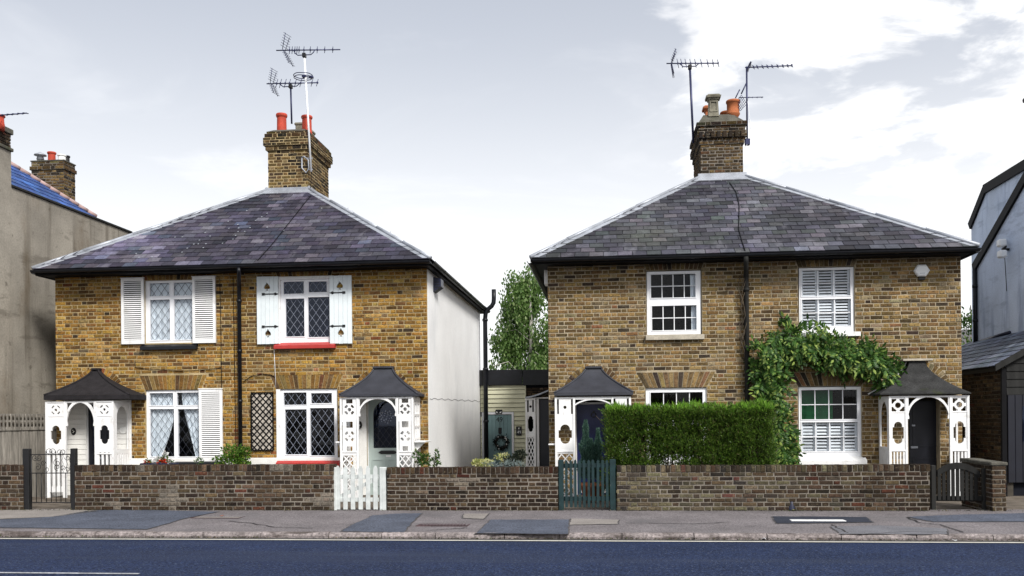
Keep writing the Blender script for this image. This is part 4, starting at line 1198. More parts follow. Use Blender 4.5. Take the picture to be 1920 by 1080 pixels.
# chimney
za = lambda py: at(540, py, 2.9).z
cx0, cx1 = at(502, 330, 2.9).x, at(577.5, 330, 2.9).x
chL = stack(L, cx0, cx1, 2.9, 4.55, HL['ZT']-.45, [(za(281), 0), (za(273), .045), (za(258), .085), (za(250), .06), (za(246), .02)], PAL_C, 'mortar_warm', 1, 31, za(285))
mb = MB(); zt = za(246)
mb.add([(cx0-.02,2.88,zt),(cx1+.02,2.88,zt),(cx1+.02,4.57,zt),(cx0-.02,4.57,zt),(cx0+.12,3.0,zt+.07),(cx1-.12,3.0,zt+.07),(cx1-.12,4.45,zt+.07),(cx0+.12,4.45,zt+.07)], [(0,1,5,4),(1,2,6,5),(2,3,7,6),(3,0,4,7),(4,5,6,7)])
mb.build('flaunching', M['flaunch'], chL)
w = (cx1-cx0)
pot(chL, cx0 + w*.28, 3.12, zt+.04, .125, za(209)-zt-.02, 'terracotta')
pot(chL, cx0 + w*.90, 3.15, zt+.04, .125, za(214)-zt-.02, 'terracotta')
for k, yy in enumerate((3.55, 3.85, 4.15)):
    mb = MB(); a = cx0 + w*.62; mb.bev(a-.11, a+.11, yy-.11, yy+.11, zt, zt+.36, .02); mb.bev(a-.13, a+.13, yy-.13, yy+.13, zt+.30, zt+.37, .02)
    mb.build('chimney_pot', M['pale_stone'], chL, label='square cream clay chimney pot')
def flashing(H, x0, x1, py_top, px):
    z1 = at(px, py_top, 2.9).z; mb = MB()
    mb.bev(x0-.06, x1+.06, 2.855, 2.9, H['ZT']-.10, z1, .008)
    mb.add([(x0-.10,2.62,H['ZT']-.185),(x1+.10,2.62,H['ZT']-.185),(x1+.07,2.86,H['ZT']+.015),(x0-.07,2.86,H['ZT']+.015),(x0-.10,2.62,H['ZT']-.21),(x1+.10,2.62,H['ZT']-.21)], [(0,1,2,3),(0,4,5,1)])
    mb.bev(x1, x1+.05, 2.87, 4.8, H['ZT']-.1, H['ZT']+.09, .008); mb.bev(x0-.05, x0, 2.87, 4.8, H['ZT']-.1, H['ZT']+.09, .008)
    mb.build('chimney_flashing', M['lead'], H['root'])
flashing(HL, cx0, cx1, 352, 540)

# windows: A upper with louvres, B upper with spade shutters, C and D below
rw = random.Random(41)
wA, oA, lA = window_frame(L, (272,526,364,643), [(281,531,318,555),(326,530,362,554),(282,562,319,637.5),(327,561,363,637)])
for l in lA: leaded(wA, l, .075, .15, .205, 'lead_dark', rw)
x0, x1, z0, z1 = oA; curtain(wA, z0+.03, z1-.03, lambda t: x0+.04, lambda t: x1-.04, .115, 8, .02, 1)
recess(wA, oA, .5, .17)
wB, oB, lB = window_frame(L, (525,521,620,642), [(532,528,570,551),(579,528,613,548),(536,560,571,631),(578,557,618,632)])
for l in lB: leaded(wB, l, .075, .15, .205, 'lead_white', rw, 'glass_blue')
recess(wB, oB, .9)
wC, oC, lC = window_frame(L, (274,732,377,866), [(281,737,325,760),(332,736,373,759.5),(282,767,327,856),(334,767,376,856)])
for l in lC: leaded(wC, l, .075, .15, .205, 'lead_dark', rw)
x0, x1, z0, z1 = oC; W = x1-x0; xm = x0 + W*.52
curtain(wC, z0+.05, z1-.02, lambda t: x0+.03, lambda t: xm - W*.02 - W*.26*max(0, t-.25)**1.5*1.6, .125, 5, .035, 2)
curtain(wC, z0+.05, z1-.02, lambda t: xm + W*.10 + W*.30*max(0, t-.1)**1.2, lambda t: x1-.02, .125, 4, .035, 3)
recess(wC, oC, .9, .2)
wD, oD, lD = window_frame(L, (525,730,632.5,863), [(532,736,575,759),(583.5,737,622.5,756),(535,767.5,575.5,852),(582,765,627.4,854)])
for l in lD: leaded(wD, l, .075, .15, .205, 'lead_white', rw)
recess(wD, oD, 1.0)
for pr in ((519.5,519,525,645), (518.5,730,525,866)):      # white painted reveals beside windows B and D
    a = prect(*pr, 0); box_part('window_reveal', L, M['white'], a[0], a[1]+.004, -.004, .11, a[2], a[3])
a = prect(525,518,621,522.5,0); box_part('window_reveal', L, M['white'], a[0], a[1], -.003, .10, a[2]-.01, a[3])
louvre_shutter(L, (227,522,269,645)); louvre_shutter(L, (360.5,519,403.5,643)); louvre_shutter(L, (373,730,416.5,865), n=33)
plank_shutter(L, (481.5,518.5,521.5,645), [(500.4,537.5),(502.3,625)], (551,612), (521,494))
plank_shutter(L, (618,516.5,659.5,644), [(637,535.5),(639,623.5)], (549,611.5), (619,645))
def sill(house, px0, py0, px1, py1, mt, proj=.09, slope=True):
    a = prect(px0, py0, px1, py1, -proj); mb = MB(); x0, x1, z0, z1 = a; h = (z1-z0)
    zt = z0 + h*.55 if slope else z1
    mb.add([(x0,-proj,z0),(x1,-proj,z0),(x1,.05,z0),(x0,.05,z0),(x0,-proj,zt),(x1,-proj,zt),(x1,.05,z1+.02),(x0,.05,z1+.02)],
           [(0,1,5,4),(1,2,6,5),(3,0,4,7),(4,5,6,7),(3,2,1,0)])
    return mb.build('window_sill', M[mt], house)
sill(L, 262, 644.5, 367, 655, 'black_gloss', .10)
sill(L, 513, 642.5, 627, 653, 'red_sill', .11)
sill(L, 517, 862, 636, 876, 'red_sill', .13)
sill(L, 268, 864, 420, 874, 'black_gloss', .10)
a = prect(246, 857, 640, 874, -.02); box_part('plinth', L, M['white_brick'], a[0], at(640,865,0).x, -.035, .003, -.1, px_z(480, 858.5, -.03), .008)
# drainpipes and cables
def pipe(house, pts, r=.042, mt='black_gloss', collars=(), name='drainpipe'):
    mb = MB(); mb.tube(pts, r, 10)
    for p in collars: mb.tube([V(p)-V((0,0,.03)), V(p)+V((0,0,.03))], r*1.28, 10)
    return mb.build(name, M[mt], house)
p = at(449, 660, -.09); gz = HL['gz']
xo = p.x*17.9/18.32
pipe(L, [(xo,-.50,gz-.05),(xo,-.50,gz-.13),(p.x+.02,-.13,gz-.30),(p.x,-.08,gz-.38),(p.x,-.08,0)], .040, 'black_gloss', [(p.x,-.08,z) for z in (3.9,2.9,1.9,1.0)])
q = at(449, 500, -.48)
tube_part('cable', L, M['black'], [at(412,522,-.012), at(414,600,-.012), at(415,690,-.012), at(416,732,-.012)], .006, 5)
tube_part('cable', L, M['black'], [at(437,520,-.012), at(439,620,-.012), at(441,760,-.012), at(443,850,-.012)], .006, 5)
tube_part('cable', L, M['black'], [at(253,676,-.012), at(254,689,-.012), at(290,693,-.014), at(340,695.5,-.014), at(390,693,-.014), at(415,689,-.012)], .006, 5)
tube_part('cable', L, M['black'], [at(456,716,-.03), at(470,706,-.014), at(490,701,-.014), at(508,703,-.014), at(516,707,-.012)], .007, 5)
tube_part('cable', L, M['white'], [at(514,655,-.012), at(516,700,-.012), at(517,727,-.012)], .005, 5)
cA_ = lambda px, py: (lambda d: CAM + d*(((c0 - CAM).dot(nn) + .03)/d.dot(nn)))(ray(px, py))      # a point on the front slope
tube_part('cable', L, M['black'], [cA_(583,366), cA_(548,410), cA_(510,458), cA_(483,488)], .009, 5)
# corner of the side wall: thin crack, soffit bracket, end pipe
XR = HL['XR']
mb = MB(); pts = [atX(806 + (905-806)*i/26, 747.5 + (752.5-747.5)*i/26 + 1.6*sin(i*1.9), XR+.004) for i in range(27)]
for u, v in zip(pts, pts[1:]): mb.add([u-V((0,0,.005)), v-V((0,0,.005)), v+V((0,0,.005)), u+V((0,0,.005))], [(0,1,2,3)])
mb.build('render_crack', mat('render crack', (.16,.16,.17), rough=1), L)
yP = 7.42; pa = at(910.5, 700, yP); pb = at(926, 560, yP)
xq = pa.x; zq = lambda py: at(912, py, yP).z
pipe(L, [(xq,yP,-.6),(xq,yP,zq(598)),(xq+.015,yP,zq(588)),(xq+.06,yP,zq(581)),(pb.x-.06,yP,zq(574)),(pb.x-.01,yP,zq(568)),(pb.x,yP,zq(560)),(pb.x,yP,zq(543))], .062, 'black_gloss', [(xq,yP,zq(y)) for y in (600,692,790)], 'soil_pipe')
# weatherproof box high on the white wall
p = atX(812, 513, XR); q = atX(821, 540, XR)
yb0, yb1 = p.y, p.y + .30
g = thing('wall_box', (XR+.08, (yb0+yb1)/2, p.z-.3), 'dark navy bat box shaped housing under the eaves of the white side wall', 'bat box')
z1, z0 = atX(814,513,XR+.1).z, atX(818,540,XR+.1).z
mb = MB(); mb.add([(XR+.002,yb0,z1),(XR+.002,yb1,z1),(XR+.16,yb1,z1-.04),(XR+.16,yb0,z1-.04),(XR+.002,yb0,z0-.05),(XR+.002,yb1,z0-.05),(XR+.16,yb1,z0+.06),(XR+.16,yb0,z0+.06)], [(3,2,1,0),(4,5,6,7),(0,4,7,3),(1,2,6,5),(3,7,6,2),(0,1,5,4)])
mb.build('box_body', M['navy_plastic'], g)
mb = MB()
for k in range(3): mb.bev(XR+.03, XR+.13, yb0-.006, yb0, z1-.12-k*.05, z1-.10-k*.05, .002)
mb.build('louvre', M['plate_black'], g)

# ---- doors
def text_mesh(txt, size, depth, mt):
    c = bpy.data.curves.new('text', 'FONT'); c.body = txt; c.size = size; c.extrude = depth; c.align_x = 'CENTER'; c.align_y = 'CENTER'; c.resolution_u = 3
    o = bpy.data.objects.new('text', c); COL.objects.link(o)
    dg = bpy.context.evaluated_depsgraph_get(); me = bpy.data.meshes.new_from_object(o.evaluated_get(dg))
    bpy.data.objects.remove(o); me.materials.clear(); me.materials.append(M[mt]); return me
def put_text(name, txt, parent, p, size, mt, label=None):
    o = link(name, text_mesh(txt, size, .003, mt), parent, Matrix.Translation(p) @ Matrix.Rotation(pi/2, 4, 'X'))
    return o
# door 1: navy, standing in the shade of the white lined porch
def simple_door(house, pr, y, mt, label, panels=(), fw=.05, frame_mt='white'):
    x0, x1, z0, z1 = prect(*pr, y); z0 = -.03
    d = node('front_door', house, ((x0+x1)/2, y, z0)); d['label'] = label
    mb = MB(); mb.bev(x0, x1, y, y+.045, z0, z1, .004)
    mb.build('door_leaf', M[mt], d)
    mb = MB()
    for (a, b, c_, e) in panels:
        xa, xb, za_, zb_ = x0+(x1-x0)*a, x0+(x1-x0)*b, z0+(z1-z0)*c_, z0+(z1-z0)*e
        fret(mb, [rpoly(xa, xb, za_, zb_)], [rpoly(xa+.02, xb-.02, za_+.02, zb_-.02)], .012, lambda s, z, t: (s, y-.012+t, z))
    if mb.v: mb.build('panel_moulding', M[mt], d)
    mb = MB(); mb.bev(x0-fw, x0-.002, y-.03, y+.06, z0, z1+fw, .005); mb.bev(x1+.002, x1+fw, y-.03, y+.06, z0, z1+fw, .005); mb.bev(x0-.002, x1+.002, y-.03, y+.06, z1+.002, z1+fw, .005)
    mb.build('door_frame', M[frame_mt], d)
    return d, (x0, x1, z0, z1)
d1, r1 = simple_door(L, (166.5,758,206,935), .03, 'door_black', 'black front door inside the white porch', [(.12,.45,.08,.42),(.55,.88,.08,.42),(.12,.45,.48,.92),(.55,.88,.48,.92)], .03, 'white')
mb = MB(); mb.bev(r1[0]+.10, r1[0]+.26, .008, .017, r1[2]+1.0, r1[2]+1.6, .003); mb.build('door_glass', M['glass_blue'], d1)
mb = MB(); mb.bev(r1[0]+.14, r1[0]+.30, .005, .017, r1[2]+.78, r1[2]+.83, .004); mb.build('letterbox', M['lead'], d1)
# door 2: sage green with an arched leaded light
x0, x1, z0, z1 = prect(692, 750, 754, 934, .12); z0 = -.02
d2 = node('front_door', L, ((x0+x1)/2, .12, z0)); d2['label'] = 'sage green front door with arched leaded glass'
gx0, gx1 = at(700,800,.12).x, at(747,800,.12).x; gz0 = at(722,840,.12).z; gzs = at(722,776,.12).z; r_ = (gx1-gx0)/2
gl = [(gx0, gz0), (gx1, gz0)] + circle((gx0+gx1)/2, gzs, r_, 14, 0, pi)
mb = MB(); fret(mb, [rpoly(x0, x1, z0, z1)], [gl], .045, lambda s, z, d: (s, .12+d, z)); mb.build('door_leaf', M['door_sage'], d2)
mb = MB(); mb.add([(x, .145, z) for x, z in gl] + [(x, .150, z) for x, z in gl], [tuple(range(len(gl))), tuple(range(len(gl), 2*len(gl)))[::-1]]); mb.build('door_glass', M['glass_blue'], d2)
mb = MB(); lattice_bars(mb, (gx0, gx1, gz0, gz0+.42), lambda s, z, d: (s, .138+d*.3, z), 4, .17, .003, 0, .01); mb.build('leading', M['lead_dark'], d2)
mb = MB(); cxm = (gx0+gx1)/2
for i in range(26):                                   # pale shapes drawn on the glass as sky reflected between trees
    a = i*2.4; rr = .028*sqrt(i)+.02; px_, pz_ = cxm + rr*cos(a)*.95, gzs - .06 + rr*sin(a)*.8; s_ = .012 + .012*((i*7) % 5)/5
    mb.add([(px_+s_*cos(t+i), .1435, pz_+s_*sin(t+i)) for t in (0,1.2,2.3,3.5,4.9)], [(0,1,2,3,4)])
mb.build('drawn_reflection', M['lead_white'], d2)
mb = MB()
for a, b in ((x0+.06, (x0+x1)/2-.03), ((x0+x1)/2+.03, x1-.06)):
    fret(mb, [rpoly(a, b, z0+.2, gz0-.22)], [rpoly(a+.022, b-.022, z0+.222, gz0-.242)], .012, lambda s, z, d: (s, .108+d, z))
mb.build('panel_moulding', M['door_sage'], d2)
mb = MB(); p = at(727, 848, .11); fret(mb, [[(p.x-.16,p.z-.02),(p.x-.13,p.z-.035),(p.x+.13,p.z-.035),(p.x+.16,p.z-.02),(p.x+.19,p.z),(p.x+.16,p.z+.02),(p.x+.13,p.z+.035),(p.x-.13,p.z+.035),(p.x-.16,p.z+.02),(p.x-.19,p.z)]], [], .014, lambda s, z, d: (s, .105+d, z)); mb.build('letterbox', M['iron'], d2)
p = at(728, 855, .1); box_part('notice', d2, M['print_white'], p.x-.05, p.x+.05, .112, .118, p.z-.018, p.z+.018)
mb = MB(); mb.bev(x0-.07, x0-.003, .06, .17, z0, z1+.07, .006); mb.bev(x1+.003, x1+.05, .06, .17, z0, z1+.07, .006); mb.bev(x0-.003, x1+.003, .06, .17, z1+.003, z1+.07, .006); mb.build('door_frame', M['white'], d2)
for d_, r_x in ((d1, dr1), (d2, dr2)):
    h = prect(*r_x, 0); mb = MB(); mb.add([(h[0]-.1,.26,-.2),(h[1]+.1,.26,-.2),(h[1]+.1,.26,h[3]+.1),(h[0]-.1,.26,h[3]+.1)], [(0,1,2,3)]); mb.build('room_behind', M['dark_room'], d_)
# ---- porch 1 (white, black felt roof)
YP = -.65
def porch_at(house, xs, y, label):
    p = node('porch', house, (xs, y, 0)); p['label'] = label; return p
P1 = porch_at(L, at(165,900,YP).x, YP, 'white fretwork porch with round arch and pointed black felt roof')
zt1 = at(165, 752, YP).z
a0, a1, b0, b1 = at(86,840,YP).x, at(124,840,YP).x, at(178,840,YP).x, at(214,840,YP).x
fret_panel(P1, a1-a0, zt1, 'arcs', front3(a0, YP)); fret_panel(P1, b1-b0, zt1, 'arcs', front3(b0, YP))
arch_head(P1, a1+.002, b0-.002, zt1, YP-.004, .43, .03)
def side_panel(porch, x, y0, y1, H, sgn, kind):
    w = y1 - y0; mb = MB(); h = []
    if kind == 'arch':
        r = (w-.16)/2; h += [[(.08, H*.50), (w-.08, H*.50)] + circle(w/2, H-.10-r, r, 12, 0, pi)]
        n = 5; g = (w-.1)/(2*n+1)
        h += [rpoly(.05 + g*(2*i+1), .05 + g*(2*i+1.7), .1, H*.455) for i in range(n)]
    elif kind == 'grid':
        for i in range(3):
            for j in range(4): h.append(rpoly(.07+(w-.14)*i/3+.018, .07+(w-.14)*(i+1)/3-.018, H*.47+(H*.47)*j/4+.02, H*.47+(H*.47)*(j+1)/4-.02))
        h.append(rpoly(.05, w-.05, .08, H*.43))
    elif kind == 'boards':
        r = (w-.16)/2; h += [[(.08, H*.50), (w-.08, H*.50)] + circle(w/2, H-.09-r, r, 12, 0, pi)]
    T = side3(x, y0, sgn)
    fret(mb, [rpoly(0, w, 0, H)], h, .03, T)
    if kind == 'boards':
        n = 8
        for i in range(n):
            s = .04 + (w-.08)*i/n; P = [T(s+.004,.02,-.008), T(s+(w-.08)/n-.004,.02,-.008), T(s+(w-.08)/n-.004,H*.46,-.008), T(s+.004,H*.46,-.008), T(s+.004,.02,0), T(s+(w-.08)/n-.004,.02,0), T(s+(w-.08)/n-.004,H*.46,0), T(s+.004,H*.46,0)]
            mb.add(P, [(0,1,2,3),(0,4,5,1),(1,5,6,2),(2,6,7,3),(3,7,4,0)])
    o = mb.build('fretwork_side', M['white'], porch)
    if kind == 'grid':
        mb = MB(); lattice_bars(mb, (.05, w-.05, .08, H*.43), T, 3, .13, .010); mb.build('lattice', M['white'], porch)
side_panel(P1, b1, YP+.032, -.014, zt1, 1, 'arch'); side_panel(P1, a0, YP+.032, -.014, zt1, -1, 'arch')
el, er = at(82,747,YP-.05).x, at(242,747,YP-.05).x
ogee_roof(P1, el, er, YP-.05, at(165,740.5,YP-.05).z, at(177.5,694,-.05).x, at(187,694,-.05).x, -.12, at(182,693,-.1).z, 1.5, 'felt_black', True, None, .09)
h1 = prect(*dr1, 0)
mb = MB(); wall_panel(mb, at(122,800,0).x, at(247,800,0).x, -.1, zt1+.06, -.022, .006, [h1]); mb.build('porch_back_wall', M['white_brick'], P1)
zz = .1
while zz < zt1:                                        # boarded lining
    for xa, xb in ((at(122,800,0).x, h1[0]), (h1[1], at(247,800,0).x)): box_part('board', P1, M['white_brick'], xa+.003, xb-.003, -.034, -.0225, zz-.1+.005, zz, .004)
    zz += .105
box_part('porch_step', P1, M['garden'], a0, b1, YP-.05, -.03, -.03, .02, .01)
# ---- porch 2 (ornate, grey lead roof)
P2 = porch_at(L, at(712,900,YP).x, YP, 'ornate white fretwork porch with lattice sides and dark grey swept roof')
zt2 = at(710, 744.5, YP).z
a0, a1, b0, b1 = at(638,840,YP).x, at(673,840,YP).x, at(744,840,YP).x, at(776,840,YP).x
fret_panel(P2, a1-a0, zt2, 'ornate', front3(a0, YP)); fret_panel(P2, b1-b0, zt2, 'ornate', front3(b0, YP))
arch_head(P2, a1+.002, b0-.002, zt2, YP-.004, .30, .035)
side_panel(P2, b1, YP+.032, -.004, zt2, 1, 'grid'); side_panel(P2, a0, YP+.032, -.004, zt2, -1, 'grid')
ogee_roof(P2, at(636,741,YP-.05).x, at(783,741,YP-.05).x, YP-.05, at(710,739.5,YP-.05).z, at(702,690,-.1).x, at(736,690,-.1).x, -.14, at(718,690,-.1).z, 1.5, 'felt_grey', True, 'felt_grey', .035)
mb = MB(); h2 = prect(*dr2, 0); wall_panel(mb, at(662,800,0).x, at(787,800,0).x, -.1, zt2+.05, -.022, .006, [h2]); mb.build('porch_back_wall', M['white_brick'], P2)
for xs, sg in ((b1, 1), (a0, -1)):
    z_ = at(788, 829, -.3).z; mb = MB()
    xa, xb = sorted((xs+sg*.004, xs + sg*(.22 if sg > 0 else .10)))
    mb.bev(xa, xb, YP+.02, -.06, z_, z_+.03, .005)
    mb.add([(xs+sg*.005,YP+.12,z_-.001),(xs+sg*.005,YP+.16,z_-.001),(xs+sg*.19*(1 if sg>0 else .45),YP+.16,z_-.001),(xs+sg*.19*(1 if sg>0 else .45),YP+.12,z_-.001),(xs+sg*.005,YP+.12,z_-.18),(xs+sg*.005,YP+.16,z_-.18)], [(0,3,2,1),(0,4,3),(1,2,5),(3,4,5,2),(0,1,5,4)])
    mb.build('bracket_shelf', M['white'], P2)
box_part('porch_step', P2, M['garden'], a0, b1, YP-.05, -.03, -.03, .02, .01)
# plaques on the porch walls
def plaque(px, py, y, rx, rz, mt, rim, label, mark=True):
    p = at(px, py, y); g = thing('wall_plaque', p, label, 'plaque')
    mb = MB(); n = 20; prof = [(1.0, 0), (1.0, .008), (.86, .014), (.80, .010)]
    vs = [(p.x+rx*k*cos(2*pi*i/n), p.y-d, p.z+rz*k*sin(2*pi*i/n)) for k, d in prof for i in range(n)]
    mb.add(vs, [(a*n+i, a*n+(i+1) % n, (a+1)*n+(i+1) % n, (a+1)*n+i) for a in range(3) for i in range(n)], smooth=False); mb.build('rim', M[rim], g)
    mb = MB(); mb.add([(p.x+rx*.80*cos(2*pi*i/n), p.y-.0102, p.z+rz*.80*sin(2*pi*i/n)) for i in range(n)], [tuple(range(n))]); mb.build('face', M[mt], g)
    if mark:
        mb = MB()
        for k in range(5): mb.lathe(0, 0, [(.001,0)], 3) if False else None
        for dx, dz, s in ((-.01,.025,.012), (.012,.0,.014), (-.004,-.022,.012)):
            mb.add([(p.x+dx+s*cos(t), p.y-.0125, p.z+dz+s*.8*sin(t)) for t in (0,1,2,3,4.2,5.3)], [(0,1,2,3,4,5)])
        mb.build('motif', M['porcelain'], g)
    return g
plaque(138, 809, -.036, .055, .075, 'plate_black', 'iron', 'small dark oval plaque on the boarded wall left of the black door')
plaque(231, 806.5, -.036, .085, .075, 'porcelain', 'porcelain', 'white oval plaque seen through the side arch of the black roofed porch', False)
plaque(673.5, 797, -.024, .06, .08, 'plate_black', 'iron', 'dark oval plaque beside the sage green door')

# ================================================================== RIGHT PAIR OF COTTAGES
E_, F_, G_, H_ = (1212,506,1316,629), (1497,500,1603,624), (1211,727,1326,866), (1497,724,1616,860)
dr3, dr4 = (1080,748,1147,945), (1704,746,1763,945)
ZSR = at(1416, 489, 0).z
archesR = [arch_of(G_, 697, .17), arch_of(H_, 697, .17), arch_of(E_, None, .04), arch_of(F_, None, .05)]
for a in archesR:
    if a[3] is None: a[3] = ZSR - .004
ringsR = [ring_at(1113, 743, .60), ring_at(1723, 738, .60)]
HR = shell('cottage_pair', 'brown brick cottage pair with white sash windows and a climber on its wall',
           1028, 1804, (996, 481), (1834, 465), (1311, 333), (1396, 333), 489, PAL_R, 'mortar_grey', 'mortar_grey',
           [E_, F_, G_, H_, dr3, dr4], archesR, ringsR, [], 6.0,
           [(1040,685,1190,900), (1645,670,1806,900), (1140,755,1450,900), (1408,610,1690,900), (1210,500,1320,640), (1495,495,1615,632)], 'mortar_grey')
Rr = HR['root']
roof(HR, PAL_SR, 51, .7, .4)
rdS = random.Random(77)
put_bricks(lay(0, HR['DEP']-.06, -.15, -.15+.075*int((ZSR+.15)/.075), [], .075, .225, True, rdS), face_matrix((HR['XL']-.001, HR['DEP'], 0), (0,-1,0), (-1,0,0)), Rr, lambda s, z: pick(PAL_R, rdS), 0, 'side_brick', 'side_brickwork', rnd=rdS)
zb_ = lambda py: at(1353, py, 2.9).z
cx0, cx1 = at(1313.5, 300, 2.9).x, at(1394, 300, 2.9).x
chR = stack(Rr, cx0, cx1, 2.9, 4.6, HR['ZT']-.45, [(zb_(270), 0), (zb_(258), .03), (zb_(246), .075), (zb_(236), .045), (zb_(229), .085)], PAL_CR, 'mortar_dark', -1, 61, zb_(276))
# dentil course under the cap
rd = random.Random(2); nD = 8
for k in range(nD):
    a = cx0-.05 + (cx1-cx0+.1)*(k+.12)/nD; b = cx0-.05 + (cx1-cx0+.1)*(k+.72)/nD
    mb = MB(); mb.bev(a, b, 2.9-.115, 2.9-.03, zb_(258)-.02, zb_(248), .006)
    o = mb.build('dentil_brick', M['brick_obj'], chR); o.color = (*pick(PAL_CR[2:4], rd), 1)
mb = MB(); zt = zb_(229); zq = zb_(212)
mb.add([(cx0-.04,2.86,zt),(cx1+.02,2.86,zt),(cx1+.02,4.64,zt),(cx0-.04,4.64,zt),(cx0+.08,3.0,zq),(cx1-.22,3.0,zq),(cx1-.22,4.5,zq),(cx0+.08,4.5,zq)], [(0,1,5,4),(1,2,6,5),(2,3,7,6),(3,0,4,7),(4,5,6,7)])
mb.build('flaunching', M['flaunch'], chR)
for k, (pxc, yy) in enumerate(((1337, 3.05), (1330, 3.75))):
    xc = at(1337, 195, 3.05).x; zt_ = zb_(176); zl = zb_(212)-.05; mb = MB()
    if k: zt_ -= .02
    w1, w2 = .115, .098
    for (wa, wb, za_, zc_) in ((w1, w2, zl, zt_-.10), (w2*1.2, w2*1.25, zt_-.10, zt_-.06), (.155, .165, zt_-.06, zt_-.02), (.15, .12, zt_-.02, zt_+.02)):
        mb.add([(xc-wa,yy-wa,za_),(xc+wa,yy-wa,za_),(xc+wa,yy+wa,za_),(xc-wa,yy+wa,za_),(xc-wb,yy-wb,zc_),(xc+wb,yy-wb,zc_),(xc+wb,yy+wb,zc_),(xc-wb,yy+wb,zc_)], [(0,1,5,4),(1,2,6,5),(2,3,7,6),(3,0,4,7),(4,5,6,7),(3,2,1,0)])
    o = mb.build('chimney_pot', M['pale_stone'] if k == 0 else M['orange_clay'], chR); o['label'] = 'square stone chimney pot with moulded cap' if k == 0 else 'square buff chimney pot behind the stone one'
    if k == 0:
        mb = MB(); fret(mb, [rpoly(xc-.085, xc+.085, zl+.1, zt_-.13)], [rpoly(xc-.06, xc+.06, zl+.13, zt_-.16)], .014, lambda s, z, d: (s, yy-.125+d, z)); mb.build('pot_panel', M['pale_stone'], chR)
for xx, yy, zz in ((1374.5, 3.10, 0), (1366, 3.8, -.03)):
    xc = at(1374.5, 200, 3.1).x - (0 if yy < 3.5 else .05); zl = zb_(218); z2 = zb_(184)+zz
    mb = MB(); hh = z2 - zl
    mb.lathe(xc, yy, [(.09,zl-.1),(.095,zl),(.12,zl+hh*.10),(.150,zl+hh*.22),(.150,zl+hh*.28),(.138,zl+hh*.30),(.138,zl+hh*.84),(.156,zl+hh*.86),(.158,zl+hh*.96),(.145,z2),(.11,z2),(.105,z2-.2)], 18)
    mb.build('chimney_pot', M['orange_clay'], chR, label='short round orange chimney pot')
flashing(HR, cx0, cx1, 325, 1353)
c0R = HR['c'][0]; t0R = HR['t'][0]; upR = (V((0, t0R.y-c0R.y, t0R.z-c0R.z))).normalized(); nR = V((1,0,0)).cross(upR)
cR_ = lambda px, py: (lambda d: CAM + d*(((c0R - CAM).dot(nR) + .03)/d.dot(nR)))(ray(px, py))
tube_part('cable', Rr, M['black'], [cR_(1368,342), cR_(1380,360), cR_(1386,385), cR_(1385,430), cR_(1392,455), cR_(1397,470)], .009, 5)

def sash(house, outer, up_l, lo_l, nx, y=.05):
    w, o, ls = window_frame(house, outer, [up_l, lo_l], y)
    panes(w, ls[0], y+.035, nx, 2); panes(w, ls[1], y+.022, nx, 2)
    recess(w, o, .9, .20)
    return w, o, ls
wE, oE, lE = sash(Rr, (1213,508.5,1314,627), (1220.5,514,1304,558), (1222.5,573,1306,619), 4)
for l in lE:                                            # a curtain at the right of each sash
    curtain(wE, l[2], l[3], lambda t: l[1]-.09, lambda t: l[1]+.02, .16, 2, .01, 5)
wF, oF, lF = sash(Rr, (1498.5,502,1601,623), (1503,506.5,1594,555), (1503.5,561,1595.5,611.5), 3)
wG, oG, lG = sash(Rr, (1211.5,728,1325.5,866), (1220,735.5,1317.5,788), (1220,798,1318,852), 4)
wH, oH, lH = sash(Rr, (1498,725.5,1615.5,858), (1502.5,731,1607,786), (1503.5,791.6,1608,846), 4)
def plantation(win, l, cols, n, y=.105):
    x0, x1, z0, z1 = l; st = node('interior_shutter', win) if False else None
    mb = MB(); W = (x1-x0)/cols
    for c in range(cols):
        a, b = x0+W*c, x0+W*(c+1)
        mb.box(a, a+.035, y, y+.03, z0-.02, z1+.02); mb.box(b-.035, b-.0005, y, y+.03, z0-.02, z1+.02)
    mb.build('shutter_stile', M['white'], win, kind=None)
    h = (z1-z0)/n; w = W-.072
    me = MB(); me.add([(-w/2,0,-h*.36),(w/2,0,-h*.36),(w/2,.014,h*.26),(-w/2,.014,h*.26),(-w/2,.005,-h*.38),(w/2,.005,-h*.38),(w/2,.019,h*.24),(-w/2,.019,h*.24)], [(0,1,2,3),(7,6,5,4),(0,4,5,1),(3,2,6,7)])
    me = me.mesh('slat', M['white'])
    for c in range(cols):
        tilt = random.uniform(-.25,.15)
        for k in range(n):
            link('slat', me, win, Matrix.Translation((x0+W*(c+.5), y+.002, z0+h*(k+.5))) @ Matrix.Rotation(tilt+random.uniform(-.04,.04), 4, 'X'))
plantation(wF, lF[0], 3, 9); plantation(wF, lF[1], 3, 9); plantation(wH, lH[1], 4, 9)
# something green stands in the room behind the upper panes of window H
x0, x1, z0, z1 = lH[0]; box_part('curtain_blind', wH, mat('green blind', (.015,.10,.035), rough=.9, var=.25, scale=3), x0+.02, x0+(x1-x0)*.62, .30, .315, z0, z1)
sill(Rr, 1211, 628, 1321, 636.5, 'stone', .08, False)
sill(Rr, 1497, 623, 1614, 630.5, 'white', .09, False)
sill(Rr, 1499, 858, 1626, 871, 'white', .11, True)
sill(Rr, 1205, 866, 1332, 874, 'white', .10, False)
p = at(1400, 620, -.085); gz = HR['gz']
xo = p.x*17.9/18.32
pipe(Rr, [(xo,-.50,gz-.05),(xo,-.50,gz-.13),(p.x-.005,-.13,gz-.30),(p.x,-.085,gz-.42),(p.x,-.085,0)], .046, 'wood_dark', [(p.x,-.085,z) for z in (3.9,2.8,1.7,.8)])
